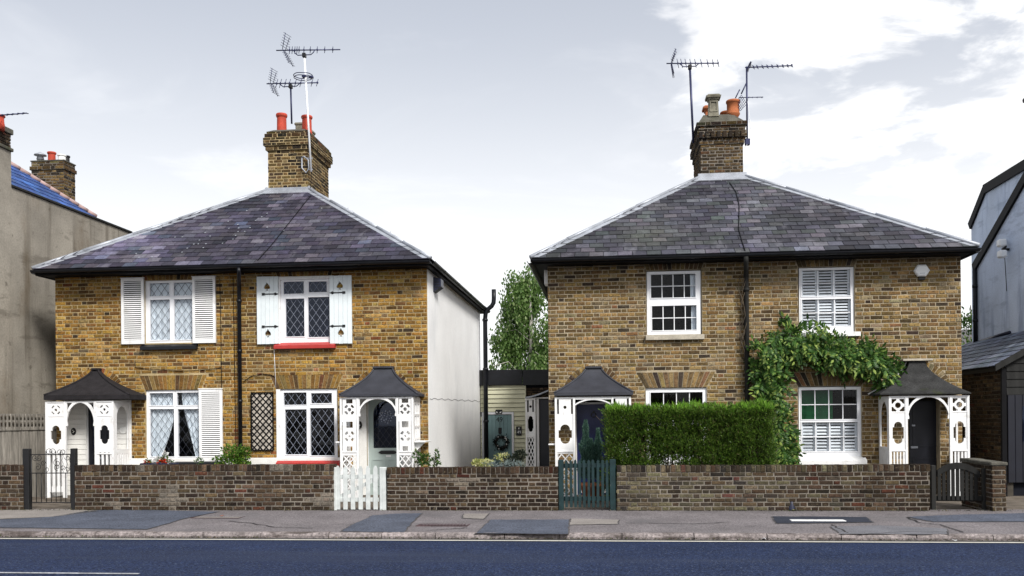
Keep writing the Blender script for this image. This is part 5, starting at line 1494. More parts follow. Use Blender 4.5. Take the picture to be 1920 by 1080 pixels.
# bare dry twigs twisting about the pipe
rd = random.Random(4); mb = MB()
for k in range(4):
    x = p.x + rd.uniform(-.12,.1); pts = [(x + .05*sin(i*1.3+k)+i*.004*(1 if k % 2 else -1), -.03-.10*abs(sin(i*.7+k)), 2.6 + i*.16) for i in range(11)]
    mb.tube(pts, .007, 4)
mb.build('dry_stem', M['bark'], Rr)
# bracketed white board at the top of the left side wall
a = prect(1017,505,1025,536,.5); mb = MB(); mb.bev(HR['XL']-.09, HR['XL']-.003, .40, .72, at(1020,534,.5).z, at(1020,504,.5).z, .008); mb.build('eaves_bracket', M['white'], Rr)
# doors
d3, r3 = simple_door(Rr, (1082,758,1147,940), .12, 'door_blue', 'dark blue front door with a round knocker', [(.1,.46,.08,.42),(.54,.9,.08,.42),(.1,.46,.5,.94),(.54,.9,.5,.94)], .04, 'white')
p = at(1113, 778, .11); mb = MB(); mb.lathe(0,0,[(.001,0)],3) if False else None
pts = [(p.x + .045*cos(t*.33), p.y-.012, p.z + .045*sin(t*.33)) for t in range(20)]; mb.tube(pts, .008, 6); mb.bev(p.x-.02,p.x+.02,p.y-.02,p.y,p.z+.04,p.z+.08,.004); mb.build('knocker', M['iron'], d3)
d4, r4 = simple_door(Rr, (1706,752,1761,940), .22, 'door_black', 'black front door in the right hand porch', [(.1,.9,.08,.40),(.1,.9,.52,.95)], .03, 'wood_dark')
p = at(1714, 839, .2); box_part('letterbox', d4, M['lead'], p.x-.06, p.x+.07, .196, .206, p.z-.02, p.z+.025, .004)
p = at(1713, 798, .2); box_part('door_number_plate', d4, M['lead'], p.x-.03, p.x+.03, .20, .208, p.z-.015, p.z+.02, .003)
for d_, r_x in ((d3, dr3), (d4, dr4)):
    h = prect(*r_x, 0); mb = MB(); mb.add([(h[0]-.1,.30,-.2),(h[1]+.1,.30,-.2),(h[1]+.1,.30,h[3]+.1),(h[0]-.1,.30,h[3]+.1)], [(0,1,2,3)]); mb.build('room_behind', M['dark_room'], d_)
# porch 3
P3 = porch_at(Rr, at(1113,900,YP).x, YP, 'white fretwork porch with a flat arch, lattice and grey swept roof')
zt3 = at(1113, 744, YP).z
a0, a1, b0, b1 = at(1041,840,YP).x, at(1079,840,YP).x, at(1147,840,YP).x, at(1184,840,YP).x
fret_panel(P3, a1-a0, zt3, 'slots', front3(a0, YP)); fret_panel(P3, b1-b0, zt3, 'slots', front3(b0, YP))
arch_head(P3, a1+.002, b0-.002, zt3, YP-.002, .10, .03, .03, False, True)
side_panel(P3, b1, YP+.032, -.004, zt3, 1, 'boards'); side_panel(P3, a0, YP+.032, -.004, zt3, -1, 'grid')
z_ = at(1038, 834, -.4).z; box_part('bracket_shelf', P3, M['white'], a0-.13, a0-.004, YP+.03, -.1, z_, z_+.025, .004)
ogee_roof(P3, at(1039,740,YP-.06).x, at(1187,740,YP-.06).x, YP-.06, at(1113,736,YP-.06).z, at(1099,691,-.1).x, at(1127,691,-.1).x, -.14, at(1113,690,-.1).z, 1.45, 'felt_grey', True, 'felt_grey', .05)
box_part('porch_step', P3, M['garden'], a0, b1, YP-.05, -.03, -.03, .02, .01)
box_part('door_board', P3, M['white'], b0-.9 if False else at(1088,900,YP).x, at(1146,900,YP).x, -.10, -.06, .06, .12, .004)
# porch 4
P4 = porch_at(Rr, at(1740,900,YP).x, YP, 'white porch with pierced rings, a round arch and a swept mossy felt roof')
zt4 = at(1740, 742, YP).z
a0, a1, b0, b1 = at(1667,840,YP).x, at(1702,840,YP).x, at(1781,840,YP).x, at(1818,840,YP).x
fret_panel(P4, a1-a0, zt4, 'ring', front3(a0, YP)); fret_panel(P4, b1-b0, zt4, 'ring', front3(b0, YP))
arch_head(P4, a1+.002, b0-.002, zt4, YP-.004, .36, .025)
side_panel(P4, a0, YP+.032, -.004, zt4, -1, 'boards'); side_panel(P4, b1, YP+.032, -.004, zt4, 1, 'arch')
ogee_roof(P4, at(1650,738,YP-.07).x, at(1821,738,YP-.07).x, YP-.07, at(1740,737,YP-.07).z, at(1704,676,-.1).x, at(1733,676,-.1).x, -.14, at(1720,676,-.1).z, 1.75, 'felt_mossy', False, None, .02)
mb = MB(); zc = at(1720,676,-.1).z; mb.bev(at(1690,674,-.1).x, at(1746,674,-.1).x, -.20, -.004, zc-.01, zc+.03, .006); mb.build('roof_cap', M['stone'], P4)
mb = MB()
rows_ = []
e0, e1, tt0, tt1 = at(1650,738,YP-.07).x, at(1821,738,YP-.07).x, at(1704,676,-.1).x, at(1733,676,-.1).x; ze = at(1740,737,YP-.07).z
for sd in (0, 1):
    pts = []
    for i in range(12):
        t = i/11; k = (1-t)**1.75; x = (tt1 + (e1-tt1)*k + .02) if sd else (tt0 + (e0-tt0)*k - .02)
        pts.append((x, -.012, ze + (zc-ze)*t + .008))
    mb.tube(pts, .014, 6)
mb.build('wall_flashing', M['white'], P4)
box_part('porch_step', P4, M['garden'], a0, b1, YP-.05, -.03, -.03, .02, .01)
# small side porch on the flank, and the dark way in beside it
Y5 = 3.55
P5 = node('side_porch', Rr, (at(1000,800,Y5).x, Y5, 0)); P5['label'] = 'narrow white fretwork side porch with lead roof'
a0, a1 = at(985.5,800,Y5).x, at(1004.5,800,Y5).x; z5 = at(995,747,Y5).z
fret_panel(P5, a1-a0, 1.62, 'slots', front3(a0, Y5), zb=z5-1.62); box_part('leg', P5, M['white'], a0, a1, Y5, Y5+.03, -.5, z5-1.622)
xw = HR['XL']-.004
el5, z_e, z_t = at(985,746,Y5-.06).x, at(985,744,Y5-.06).z, at(1030,722,Y5-.06).z
pr5 = [(el5 + (xw-el5)*t, z_e + (z_t-z_e)*(t**1.5)) for t in [i/8 for i in range(9)]]
mb = MB(); vs = [(x, y, z+dz) for y in (Y5-.08, Y5+1.2) for dz in (0, -.035) for x, z in pr5]; n5 = 9
mb.add(vs, [(i, i+1, 2*n5+i+1, 2*n5+i) for i in range(8)] + [(n5+i, n5+i+1, i+1, i)[::-1] for i in range(8)] + [(n5+i, 3*n5+i, 3*n5+i+1, n5+i+1) for i in range(8)] + [(0,2*n5,3*n5,n5), (2*n5+8, 8, n5+8, 3*n5+8)])
mb.build('porch_roof', M['lead'], P5)
b = at(1008.5,800,Y5+.05).x; box_part('post', P5, M['white'], b-.035, b+.03, Y5+.03, Y5+.09, -.5, z5-.01, .006)
box_part('side_door', P5, M['door_black'], b+.032, xw, Y5+.10, Y5+.15, -.5, z5-.02, .006)
box_part('head_rail', P5, M['white'], a0, xw, Y5+.031, Y5+.06, z5-.005, z5+.02, .004)
box_part('side_wall', P5, M['wood_dark'], a0+.005, a0+.03, Y5+.04, 5.0, -.5, z5)
box_part('side_wall', P5, M['dark_room'], a0+.04, xw, Y5+.9, Y5+.95, -.5, z5)
# alarm box, six sided
p = at(1727, 508, -.003); r_ = .118
g = thing('alarm_box', p, 'white hexagonal alarm box high on the right end of the brown brick wall', 'alarm box')
mb = MB(); hx = [(p.x + r_*1.22*cos(a) if abs(cos(a)) > .9 else p.x + r_*1.22*cos(a), p.z + r_*1.05*sin(a)) for a in [pi*k/3 for k in range(6)]]
fr = [(p.x + (x-p.x)*.82, p.z + (z-p.z)*.82) for x, z in hx]
mb.add([(x, p.y, z) for x, z in hx] + [(x, p.y-.055, z) for x, z in hx] + [(x, p.y-.075, z) for x, z in fr], [(i, (i+1) % 6, 6+(i+1) % 6, 6+i) for i in range(6)] + [(6+i, 6+(i+1) % 6, 12+(i+1) % 6, 12+i) for i in range(6)] + [tuple(range(12, 18))])
mb.build('cover', M['alarm'], g)
mb = MB(); mb.bev(p.x-.06, p.x+.06, p.y-.05, p.y-.002, p.z-.175, p.z-.12, .01); mb.build('base', M['plate_black'], g)
mb = MB(); mb.bev(p.x-.045, p.x+.045, p.y-.077, p.y-.0755, p.z-.058, p.z-.048, .0005); mb.build('vent', M['lead'], g)

# ================================================================== LINK BUILDING BETWEEN THE PAIRS
YA = 7.6
A0 = HL['XR'] + .004; A1 = at(984.5, 800, YA).x; A2 = HR['XL'] - .004
g = thing('link_building', ((A0+A2)/2, YA, -.5), 'low cream boarded link with a flat black fascia between the two cottage pairs', 'link building')
zf0, zf1 = at(965,722,YA-.05).z, at(965,693,YA-.05).z
xm_ = at(979.5,707,YA-.05).x
for a, b, dz, dy in ((A0, xm_-.004, 0, 0), (xm_+.004, A2, -.01, .012)):
    box_part('fascia_panel', g, M['black_gloss'], a, b, YA-.10+dy, YA-.06+dy, zf0+dz, zf1+dz, .006)
box_part('roof', g, M['roof_felt'], A0, A2, YA-.055, YA+3, zf1-.08, zf1-.02)
dk = prect(915, 778, 960, 900, YA); dx0, dx1, dz1 = dk[0]-.10, dk[1], dk[3]
box_part('back_wall', g, M['dark_room'], A0, A2, YA+.06, YA+.12, -.6, zf0+.02)
k = 0; z = zf0 - .004; bh = .122
xb0, xb1 = A0+.02, A1
while z > -.5:
    z2 = z - bh
    segs = [(xb0, xb1)] if z2 > dz1+.05 else [(dx1+.065, xb1), (xb0, dx0-.05)]
    if z2 <= dz1+.05 < z: segs = [(dx1+.065, xb1)]
    for a, b in segs:
        if b - a < .03: continue
        mb = MB(); zt = z + .0
        mb.add([(a,YA-.034,z2+.010),(b,YA-.034,z2+.010),(b,YA-.004,z),(a,YA-.004,z),(a,YA+.05,z2+.010),(b,YA+.05,z2+.010),(b,YA+.05,z),(a,YA+.05,z)], [(0,1,2,3),(0,4,5,1),(1,5,6,2),(3,7,4,0),(3,2,6,7)])
        mb.build('board', M['cream_board'], g)
    z = z2
# brick return to the right of the boards
rdA = random.Random(9)
rects = lay(A1+.02, A2, -.5, -.5+.075*int((zf0+.5)/.075), [], .075, .225, True, rdA)
rects = [r for r in rects if r[2] > .6]
put_bricks(rects, face_matrix((0,YA-.012,0), (1,0,0), (0,-1,0)), g, lambda s, z: pick(PAL_W, rdA), 0, rnd=rdA)
box_part('corner_post', g, M['cream_board'], A1+.001, A1+.03, YA-.03, YA+.03, -.55, zf0)
# teal plank door, number 49
dd = node('front_door', g, ((dx0+dx1)/2, YA, -.45)); dd['label'] = 'teal plank door with the number 49'
n = 7
for i in range(n):
    a, b = dx0 + (dx1-dx0)*i/n, dx0 + (dx1-dx0)*(i+1)/n
    mb = MB(); mb.bev(a+.0015, b-.0015, YA-.030, YA+.02, -.5, dz1, .005); mb.build('plank', M['door_teal'], dd)
mb = MB(); mb.bev(dx1+.002, dx1+.06, YA-.055, YA+.04, -.5, dz1+.075, .005); mb.bev(dx0-.06, dx0-.002, YA-.055, YA+.04, -.5, dz1+.075, .005); mb.bev(dx0-.002, dx1+.002, YA-.055, YA+.04, dz1+.012, dz1+.075, .005); mb.build('door_frame', M['white_pvc'], dd)
p = at(936.5, 787, YA-.036); put_text('number', '49', dd, V((p.x, YA-.034, p.z)), .19, 'print_black')
p = at(937.5, 808, YA-.04)
mb = MB(); mb.bev(p.x-.045, p.x+.045, YA-.05, YA-.031, p.z-.07, p.z+.09, .006); mb.tube([(p.x-.035, YA-.065, p.z-.05), (p.x, YA-.07, p.z-.075), (p.x+.035, YA-.065, p.z-.05)], .012, 6); mb.build('knocker', M['iron'], dd)
# wreath
p = at(940, 829.5, YA-.06)
w = thing('wreath', p, 'dark leafy wreath hanging on the teal door', 'wreath')
rd = random.Random(6); mb = MB()
for i in range(520):
    a = rd.uniform(0, 2*pi); rr = .165 + rd.gauss(0, .034); c = V((p.x + rr*cos(a), YA-.07 + rd.uniform(-.05,.025), p.z + rr*sin(a)))
    d = V((cos(a)*rd.uniform(.2,1)+rd.uniform(-.7,.7), rd.uniform(-.8,.2), sin(a)+rd.uniform(-.7,.7))).normalized(); s = d.cross(V((rd.uniform(-1,1), rd.uniform(-1,1), rd.uniform(-1,1)))).normalized()
    L_ = rd.uniform(.03,.06); mb.add([c - d*L_*.5, c + s*L_*.26, c + d*L_*.6, c - s*L_*.26], [(0,1,2,3)])
o = mb.build('wreath_leaves', M['wreath'], w); o['kind'] = 'stuff'
mb = MB(); mb.tube([(p.x + .155*cos(t*2*pi/24), YA-.055, p.z + .155*sin(t*2*pi/24)) for t in range(25)], .022, 6); mb.build('hoop', M['bark'], w)
for k in range(9):
    a = rd.uniform(0, 2*pi); rr = .16+rd.uniform(-.03,.04); mb = MB(); s = .018; mb.lathe(p.x+rr*cos(a), YA-.125, [(.001, p.z+rr*sin(a)-s), (s*.8, p.z+rr*sin(a)-s*.6), (s, p.z+rr*sin(a)), (s*.8, p.z+rr*sin(a)+s*.6), (.001, p.z+rr*sin(a)+s)], 8)
    mb.build('berry', M['porcelain'], w)
# bulkhead lamp (unlit) over the door and number plaque beside it
p = at(935.5, 772, YA-.05)
w = thing('wall_lamp', p, 'small black eyelid wall lamp above the teal door', 'wall lamp')
mb = MB(); mb.bev(p.x-.095, p.x+.095, YA-.10, YA-.024, p.z-.055, p.z+.06, .018); mb.build('lamp_body', M['plate_black'], w)
mb = MB()
for s in (-1, 1): mb.add([(p.x+s*.02,YA-.104,p.z-.015),(p.x+s*.075,YA-.104,p.z+.008),(p.x+s*.075,YA-.104,p.z-.02),(p.x+s*.04,YA-.104,p.z-.035)], [(0,1,2,3)])
mb.build('lamp_glass', M['porcelain'], w)
p = at(973, 808, YA-.03)
w = thing('house_number_plaque', p, 'black rectangular plaque reading 49 on the cream boards', 'plaque')
mb = MB(); mb.bev(p.x-.078, p.x+.078, YA-.045, YA-.021, p.z-.125, p.z+.125, .006); mb.build('plate', M['plate_black'], w)
put_text('number', '49', w, V((p.x+.01, YA-.048, p.z-.035)), .11, 'print_white')
mb = MB(); mb.add([(p.x-.012,YA-.047,p.z+.05),(p.x+.008,YA-.047,p.z+.045),(p.x+.016,YA-.047,p.z+.075),(p.x+.012,YA-.047,p.z+.095),(p.x-.014,YA-.047,p.z+.09)], [(0,1,2,3,4)]); mb.build('emblem', M['porcelain'], w)

# ================================================================== NEIGHBOURS
# --- left: tall grey rendered house
XG = at(38, 600, 0).x
ZP = (atX(22, 352, XG).z + atX(245, 437, XG).z) / 2
yF, yC = atX(245, 437, XG).y, atX(20, 330, XG).y
g = thing('grey_house', (XG-2, yF/2, 0), 'tall grey cement rendered house with a slate roof tinted blue by sky sheen', 'house')
box_part('wall', g, M['grey_render'], XG-.35, XG, -2.5, yF, -.6, ZP)
box_part('back_wall', g, M['grey_render'], XG-7, XG-.36, yF-.35, yF-.002, -.6, ZP-.02)
box_part('front_wall', g, M['grey_render'], XG-7, XG-.36, -2.5, -2.15, -.6, ZP-.02)
mb = MB(); mb.bev(XG-.40, XG+.035, yC+.01, yF+.04, ZP+.001, ZP+.055, .01); mb.build('coping', M['wood_dark'], g)
for k, yy in enumerate((1.0, 2.0)):
    pass
# slates, the sky's blue sheen put into their colour
tanp = 0.80
pn = V((tanp, 0, 1)).normalized(); p0 = V((XG-.03, 0, ZP+.06))
onp = lambda px, py: (lambda d: CAM + d*((p0-CAM).dot(pn)/d.dot(pn)))(ray(px, py))
Pa, Pb = onp(18, 308), onp(181, 409)
A = V((XG-.03, yC-.3, ZP+.06)); B = V((XG-.03, Pb.y, ZP+.06)); C = V((Pa.x, yC-.3, Pa.z)); D = V((Pa.x, Pa.y, Pa.z))
PAL_B = [(3,(.030,.075,.24)), (2,(.038,.095,.29)), (1,(.022,.055,.19))]
rb_ = random.Random(4)
slates(g, A, B, C, D, .22, .26, lambda s, v: pick(PAL_B, rb_), 0, rb_)
mb = MB(); q = V((XG-6.5, yC-.3, ZP+.06)); q2 = V((XG-6.5, Pb.y, ZP+.06)); dz = V((0,0,-.012))
mb.add([A+dz, B+dz, D+dz, C+dz, q+dz, q2+dz], [(0,1,2,3), (3,2,5,4), (1,5,2), (0,3,4), (0,4,5,1)]); mb.build('roof_deck', M['roof_felt'], g)
mb = MB(); n_ = 9
for i in range(n_): mb.tube([D + (B-D)*(i/n_) + V((0,0,.03)), D + (B-D)*((i+.96)/n_) + V((0,0,.035))], .055, 7)
mb.build('ridge_tiles', mat('pink ridge tile', (.36,.25,.23), rough=.9, var=.25, scale=6), g)
# flush chimney at the near end
zs1, zs2 = atX(20, 285, XG).z, atX(20, 246, XG).z
box_part('chimney_breast', g, M['grey_render'], XG-.5, XG+.012, yC-1.3, yC, 0, zs1)
mb = MB(); mb.bev(XG-.54, XG+.05, yC-1.34, yC+.04, zs1+.001, zs1+.07, .012); mb.bev(XG-.54, XG+.05, yC-1.34, yC+.04, zs2-.08, zs2+.03, .012); mb.build('chimney_bands', M['flaunch'], g)
chG = node('chimney', g, (XG, yC-.6, zs1))
box_part('chimney_core', chG, M['mortar_dark'], XG-.5, XG-.0, yC-1.28, yC-.02, zs1+.07, zs2-.08)
rd = random.Random(14)
rects = lay(0, 1.3, zs1+.07, zs2-.08, [], (zs2-.15-zs1)/max(1, round((zs2-.15-zs1)/.075)), .222, True, rd)
put_bricks(rects, face_matrix((XG+.02, yC-1.3, 0), (0,1,0), (1,0,0)), chG, lambda s, z: pick(PAL_W, rd), 100, 'chimney_brick', rnd=rd)
pot(chG, at(-4,230,yC-.4).x+.0, yC-.4, zs2+.02, .13, atX(3,222,XG).z - zs2, 'terracotta')
# second, bare brick chimney behind the blue roof
Y2 = 3.3
x0, x1 = at(58,320,Y2).x, at(120,320,Y2).x; zA = lambda py: at(90, py, Y2).z
ch2 = stack(g, x0, x1, Y2, Y2+.5, zA(400), [(zA(318), 0), (zA(311), .03), (zA(302), .0)], PAL_C, 'mortar_dark', 1, 71, zA(322))
ch2['label'] = 'bare brick chimney with cowl and three pots'
box_part('flaunching', ch2, M['flaunch'], x0-.01, x1+.01, Y2-.01, Y2+.51, zA(302), zA(300), .0)
pot(ch2, at(97,290,Y2+.2).x, Y2+.2, zA(302), .10, zA(281)-zA(302), 'terracotta')
pot(ch2, at(116,290,Y2+.2).x, Y2+.2, zA(302), .10, zA(287)-zA(302), 'porcelain')
pot(ch2, at(124,290,Y2+.4).x, Y2+.42, zA(302), .08, zA(284)-zA(302), 'iron')
mb = MB(); cx_ = at(75.5,290,Y2+.2).x; z0, z1 = zA(302), zA(280)
mb.lathe(cx_, Y2+.2, [(.08,z0),(.075,z0+(z1-z0)*.35),(.09,z0+(z1-z0)*.36),(.07,z0+(z1-z0)*.66),(.145,z0+(z1-z0)*.70),(.14,z0+(z1-z0)*.78),(.06,z0+(z1-z0)*.92),(.02,z1)], 14); mb.build('chimney_cowl', M['lead'], ch2)

# --- fence along the passage
XF = XG + .06
zb0 = atX(45, 802, XF).z; zt0 = atX(45, 777, XF).z
g = thing('boundary_fence', (XF, -.5, 0), 'weathered grey board fence with trellis top along the side passage', 'fence')
rd = random.Random(12); y = -2.55; bm_ = []
for k in range(4):
    mb = MB(); mb.add([(0,-.055,-.2),(.006,.055,-.2),(.006,.055,zb0-.02+rd.uniform(-.01,.01)),(0,-.055,zb0-.02+rd.uniform(-.01,.01)),(-.02,-.055,-.2),(-.012,.055,-.2),(-.012,.055,zb0-.02),(-.02,-.055,zb0-.02)], [(0,1,2,3),(7,6,5,4),(0,4,5,1),(1,5,6,2),(2,6,7,3),(3,7,4,0)]); bm_.append(mb.mesh('board', M['fence_grey']))
while y < 2.6:
    link('board', rd.choice(bm_), g, Matrix.Translation((XF + rd.uniform(-.004,.004), y, 0)) @ Matrix.Rotation(rd.uniform(-.012,.012), 4, 'X')); y += .094
mb = MB()
for z in (zb0, zb0+(zt0-zb0)*.5, zt0-.006): mb.box(XF-.012, XF+.008, -2.6, 2.6, z-.018, z+.018)
mb.box(XF-.02, XF+.022, -2.6, 2.6, zb0-.05, zb0-.02); mb.build('rail', M['fence_grey'], g)
y = -2.56; me = MB().box(-.010, .0, -.022, .022, zb0-.02, zt0+.005).mesh('trellis_bar', M['fence_grey'])
while y < 2.6: link('trellis_bar', me, g, Matrix.Translation((XF+.020, y, 0))); y += .125

# --- right: black garage with a lean-to slate roof, pale blue rendered house behind
YGf = .12
XGl = at(1880, 800, YGf).x; XB = XGl + 1.25
ze = at(1877, 686, YGf).z; xe = XGl - .16
zj = atX(1920, 622, XB).z
g = thing('garage', ((XGl+XB)/2, 2, 0), 'dark garage with sloping slate roof and black plank doors', 'garage')
yGb = 5.2
box_part('side_wall', g, mat('dark garage wall', (.06,.052,.042), rough=.9, var=.25), XGl+.012, XGl+.2, YGf+.05, yGb, -.6, ze-.02)
rd = random.Random(15)
rects = lay(YGf+.06, 3.2, 0, .075*int(ze/.075)-.075, [], .075, .225, True, rd)
put_bricks(rects, face_matrix((XGl, 0, 0), (0,1,0), (-1,0,0)), g, lambda s, z: tuple(c*.75 for c in pick(PAL_W, rd)), 300, rnd=rd, score=lambda r: r[2]*3-r[0])
PAL_G = [(3,(.10,.12,.165)), (2,(.13,.155,.20)), (1.5,(.07,.085,.12))]
slates(g, (xe, yGb, ze), (xe, YGf-.12, ze), (XB-.02, yGb, zj), (XB-.02, YGf-.12, zj), .20, .26, lambda s, v: pick(PAL_G, rd), 150, rd)
mb = MB(); mb.add([(xe,yGb,ze-.03),(xe,YGf-.12,ze-.03),(XB-.02,YGf-.12,zj-.03),(XB-.02,yGb,zj-.03)], [(0,1,2,3)]); mb.build('roof_deck', M['roof_felt'], g)
mb = MB(); yv = YGf-.145; mb.add([(xe-.01,yv,ze-.10),(XB,yv,zj-.10),(XB,yv,zj+.025),(xe-.01,yv,ze+.025),(xe-.01,yv+.03,ze-.10),(XB,yv+.03,zj-.10),(XB,yv+.03,zj+.025),(xe-.01,yv+.03,ze+.025)], [(0,1,2,3),(7,6,5,4),(3,2,6,7),(0,3,7,4),(0,4,5,1)]); mb.build('verge_board', M['wood_dark'], g)
box_part('fascia_board', g, M['black'], xe+.02, xe+.045, YGf-.10, yGb, ze-.10, ze-.012)
box_part('corner_post', g, M['black'], XGl-.02, XGl+.07, YGf-.02, YGf+.045, -.05, ze-.05, .006)
zl1 = at(1900, 733, YGf).z; k = 0; z = zj - .02
while z > zl1:
    mb = MB(); xl_ = max(XGl+.075, xe + (z-ze)/(zj-ze)*(XB-xe)) if z > ze-.04 else XGl+.075
    if xl_ < XB-.1: mb.add([(xl_,YGf-.02,z-.15),(XB,YGf-.02,z-.15),(XB,YGf+.0,z),(xl_,YGf+.0,z),(xl_,YGf+.03,z-.15),(XB,YGf+.03,z-.15)], [(0,1,2,3),(0,4,5,1)]); mb.build('board', M['wood_dark'], g)
    z -= .146
dg_ = node('garage_door', g, (XGl+.6, YGf, 0)); x = XGl + .09; zd0 = at(1900, 905, YGf).z; k = 0
while x < XB:
    box_part('plank', dg_, M['door_black'], x+.002, x+.128, YGf-.012, YGf+.02, zd0, zl1-.05, .006); x += .13
box_part('door_window', dg_, M['glass_blue'], at(1916,770,YGf).x, XB, YGf-.02, YGf-.014, at(1916,828,YGf).z, at(1916,762,YGf).z)
box_part('sill_gap', dg_, M['dark_room'], XGl+.075, XB, YGf+.1, YGf+.14, -.05, zl1)
# blue house, near part: its gable end and back rake
g = thing('blue_house', (XB+2, 2.5, 0), 'pale blue rendered house end with black barge board above the garage', 'house')
yb1 = atX(1830, 600, XB).y
r0, r1 = atX(1830, 497, XB), atX(1920, 338, XB); sl = (r1.z-r0.z)/(r1.y-r0.y); yn = .45
def gable(parent, X, pts, th, mt, name='gable_wall'):
    mb = MB(); n = len(pts); fs = [(X, y, z) for y, z in pts] + [(X+th, y, z) for y, z in pts]
    mb.add(fs, [tuple(range(n)), tuple(range(n, 2*n))[::-1]] + [(i, n+i, n+(i+1) % n, (i+1) % n) for i in range(n)]); return mb.build(name, M[mt], parent)
ridge_z = r0.z + sl*(yn - r0.y)
gable(g, XB, [(yb1,-.6),(yb1,r0.z),(yn,ridge_z),(yn,-.6)], 3.5, 'blue_render')
def rake(parent, X, a, b, th=.16, out=.06, name='barge_board', mt='black'):
    a, b = V((X,)+a), V((X,)+b); d = (b-a).normalized(); nn_ = V((0,-d.z,d.y)); nn_ = nn_ if nn_.z > 0 else -nn_
    mb = MB(); P = [a - nn_*th*.72, b - nn_*th*.72, b + nn_*th*.28, a + nn_*th*.28]; o = V((-out,0,0))
    mb.add([p + o for p in P] + [p + V((-.003,0,0)) for p in P], [(0,1,2,3),(7,6,5,4),(0,4,5,1),(1,5,6,2),(2,6,7,3),(3,7,4,0)]); return mb.build(name, M[mt], parent)
rake(g, XB, (yb1+.05, r0.z-.02), (yn, ridge_z), .20)
yd = yb1 - .09
mb = MB(); mb.tube([(XB-.05, yd, r0.z-.1), (XB-.05, yd, zj-.2)], .05, 10)
for z in (r0.z-.5, r0.z-1.3): mb.tube([(XB-.05,yd,z-.03),(XB-.05,yd,z+.03)], .062, 10)
mb.build('drainpipe', M['black_gloss'], g)
mb = MB(); mb.tube([atX(1824,645,XB-.04), atX(1862,632,XB-.04), atX(1893,623,XB-.04)], .035, 7); mb.build('lead_flashing', M['navy_plastic'], g)
mb = MB(); mb.tube([(XB-.006, *atX(1884,478,XB).yz), (XB-.006, *atX(1886,510,XB).yz), (XB-.006, *atX(1888,546,XB).yz)], .006, 5); mb.build('cable', M['black'], g)
p = atX(1892, 465, XB)
fl = thing('flood_light', p, 'white security floodlight on a black bracket on the blue wall', 'floodlight')
mb = MB(); mb.tube([atX(1883,452,XB-.03), atX(1886,463,XB-.12), p + V((-.14,0,-.02))], .022, 6); mb.tube([p+V((0,.0,-.03)), p+V((-.12,0,-.03))], .03, 6); mb.build('bracket', M['plate_black'], fl)
for dy, dzz in ((.0, .10), (-.02, -.14)):
    mb = MB(); c = p + V((-.16, dy-.05, dzz)); mb.bev(c.x-.09, c.x+.07, c.y-.10, c.y+.10, c.z-.08, c.z+.08, .03); mb.build('lamp_head', M['alarm'], fl)
# blue house, far taller part
X2 = XB + 1.5
g = thing('blue_house', (X2+2, 7, 0), 'taller blue grey rendered house with a kinked dark roof edge, farthest right', 'house')
e1, e2, e3 = atX(1821, 418, X2), atX(1848, 351, X2), atX(1920, 307, X2)
sl2 = (e3.z-e2.z)/(e3.y-e2.y); yn2 = e3.y - 1.2; zn2 = e3.z + sl2*(yn2-e3.y)
gable(g, X2, [(e1.y,-.6),(e1.y,e1.z),(e2.y,e2.z),(yn2,zn2),(yn2,-.6)], 3.0, 'blue_render')
rake(g, X2, (e1.y+.06,e1.z-.05), (e2.y,e2.z), .22); rake(g, X2, (e2.y+.02,e2.z), (yn2,zn2), .24, .07)
p = at(1936, 250, 6.5)
box_part('chimney', g, M['flaunch'], p.x, p.x+.6, 6.3, 6.9, zn2-1.0, at(1925,212,6.5).z)
mb = MB(); zc = at(1925,212,6.5).z; mb.lathe(p.x+.03, 6.5, [(.10,zc),(.09,zc+.25),(.24,zc+.30),(.25,zc+.36),(.05,zc+.52)], 12); mb.build('chimney_pot', M['iron'], g)
# a far slate roof seen between the brown house and the garage
g = thing('far_house', (at(1815,640,24).x, 25, 0), 'distant grey tiled roof glimpsed beyond the right end of the brown house', 'house')
a, b = at(1780, 664, 24), at(1850, 617, 26.5)
mb = MB(); mb.add([(a.x,24,a.z),(b.x+2,24,a.z),(b.x+2,26.5,b.z),(a.x,26.5,b.z),(a.x,29,a.z),(b.x+2,29,a.z)], [(0,1,2,3),(3,2,5,4)]); mb.build('roof', mat('far tiles', (.10,.095,.10), rough=.9, var=.3, scale=3), g)
box_part('wall', g, M['mortar_dark'], a.x+.1, b.x+1.9, 24.2, 28.8, -.6, a.z-.02)

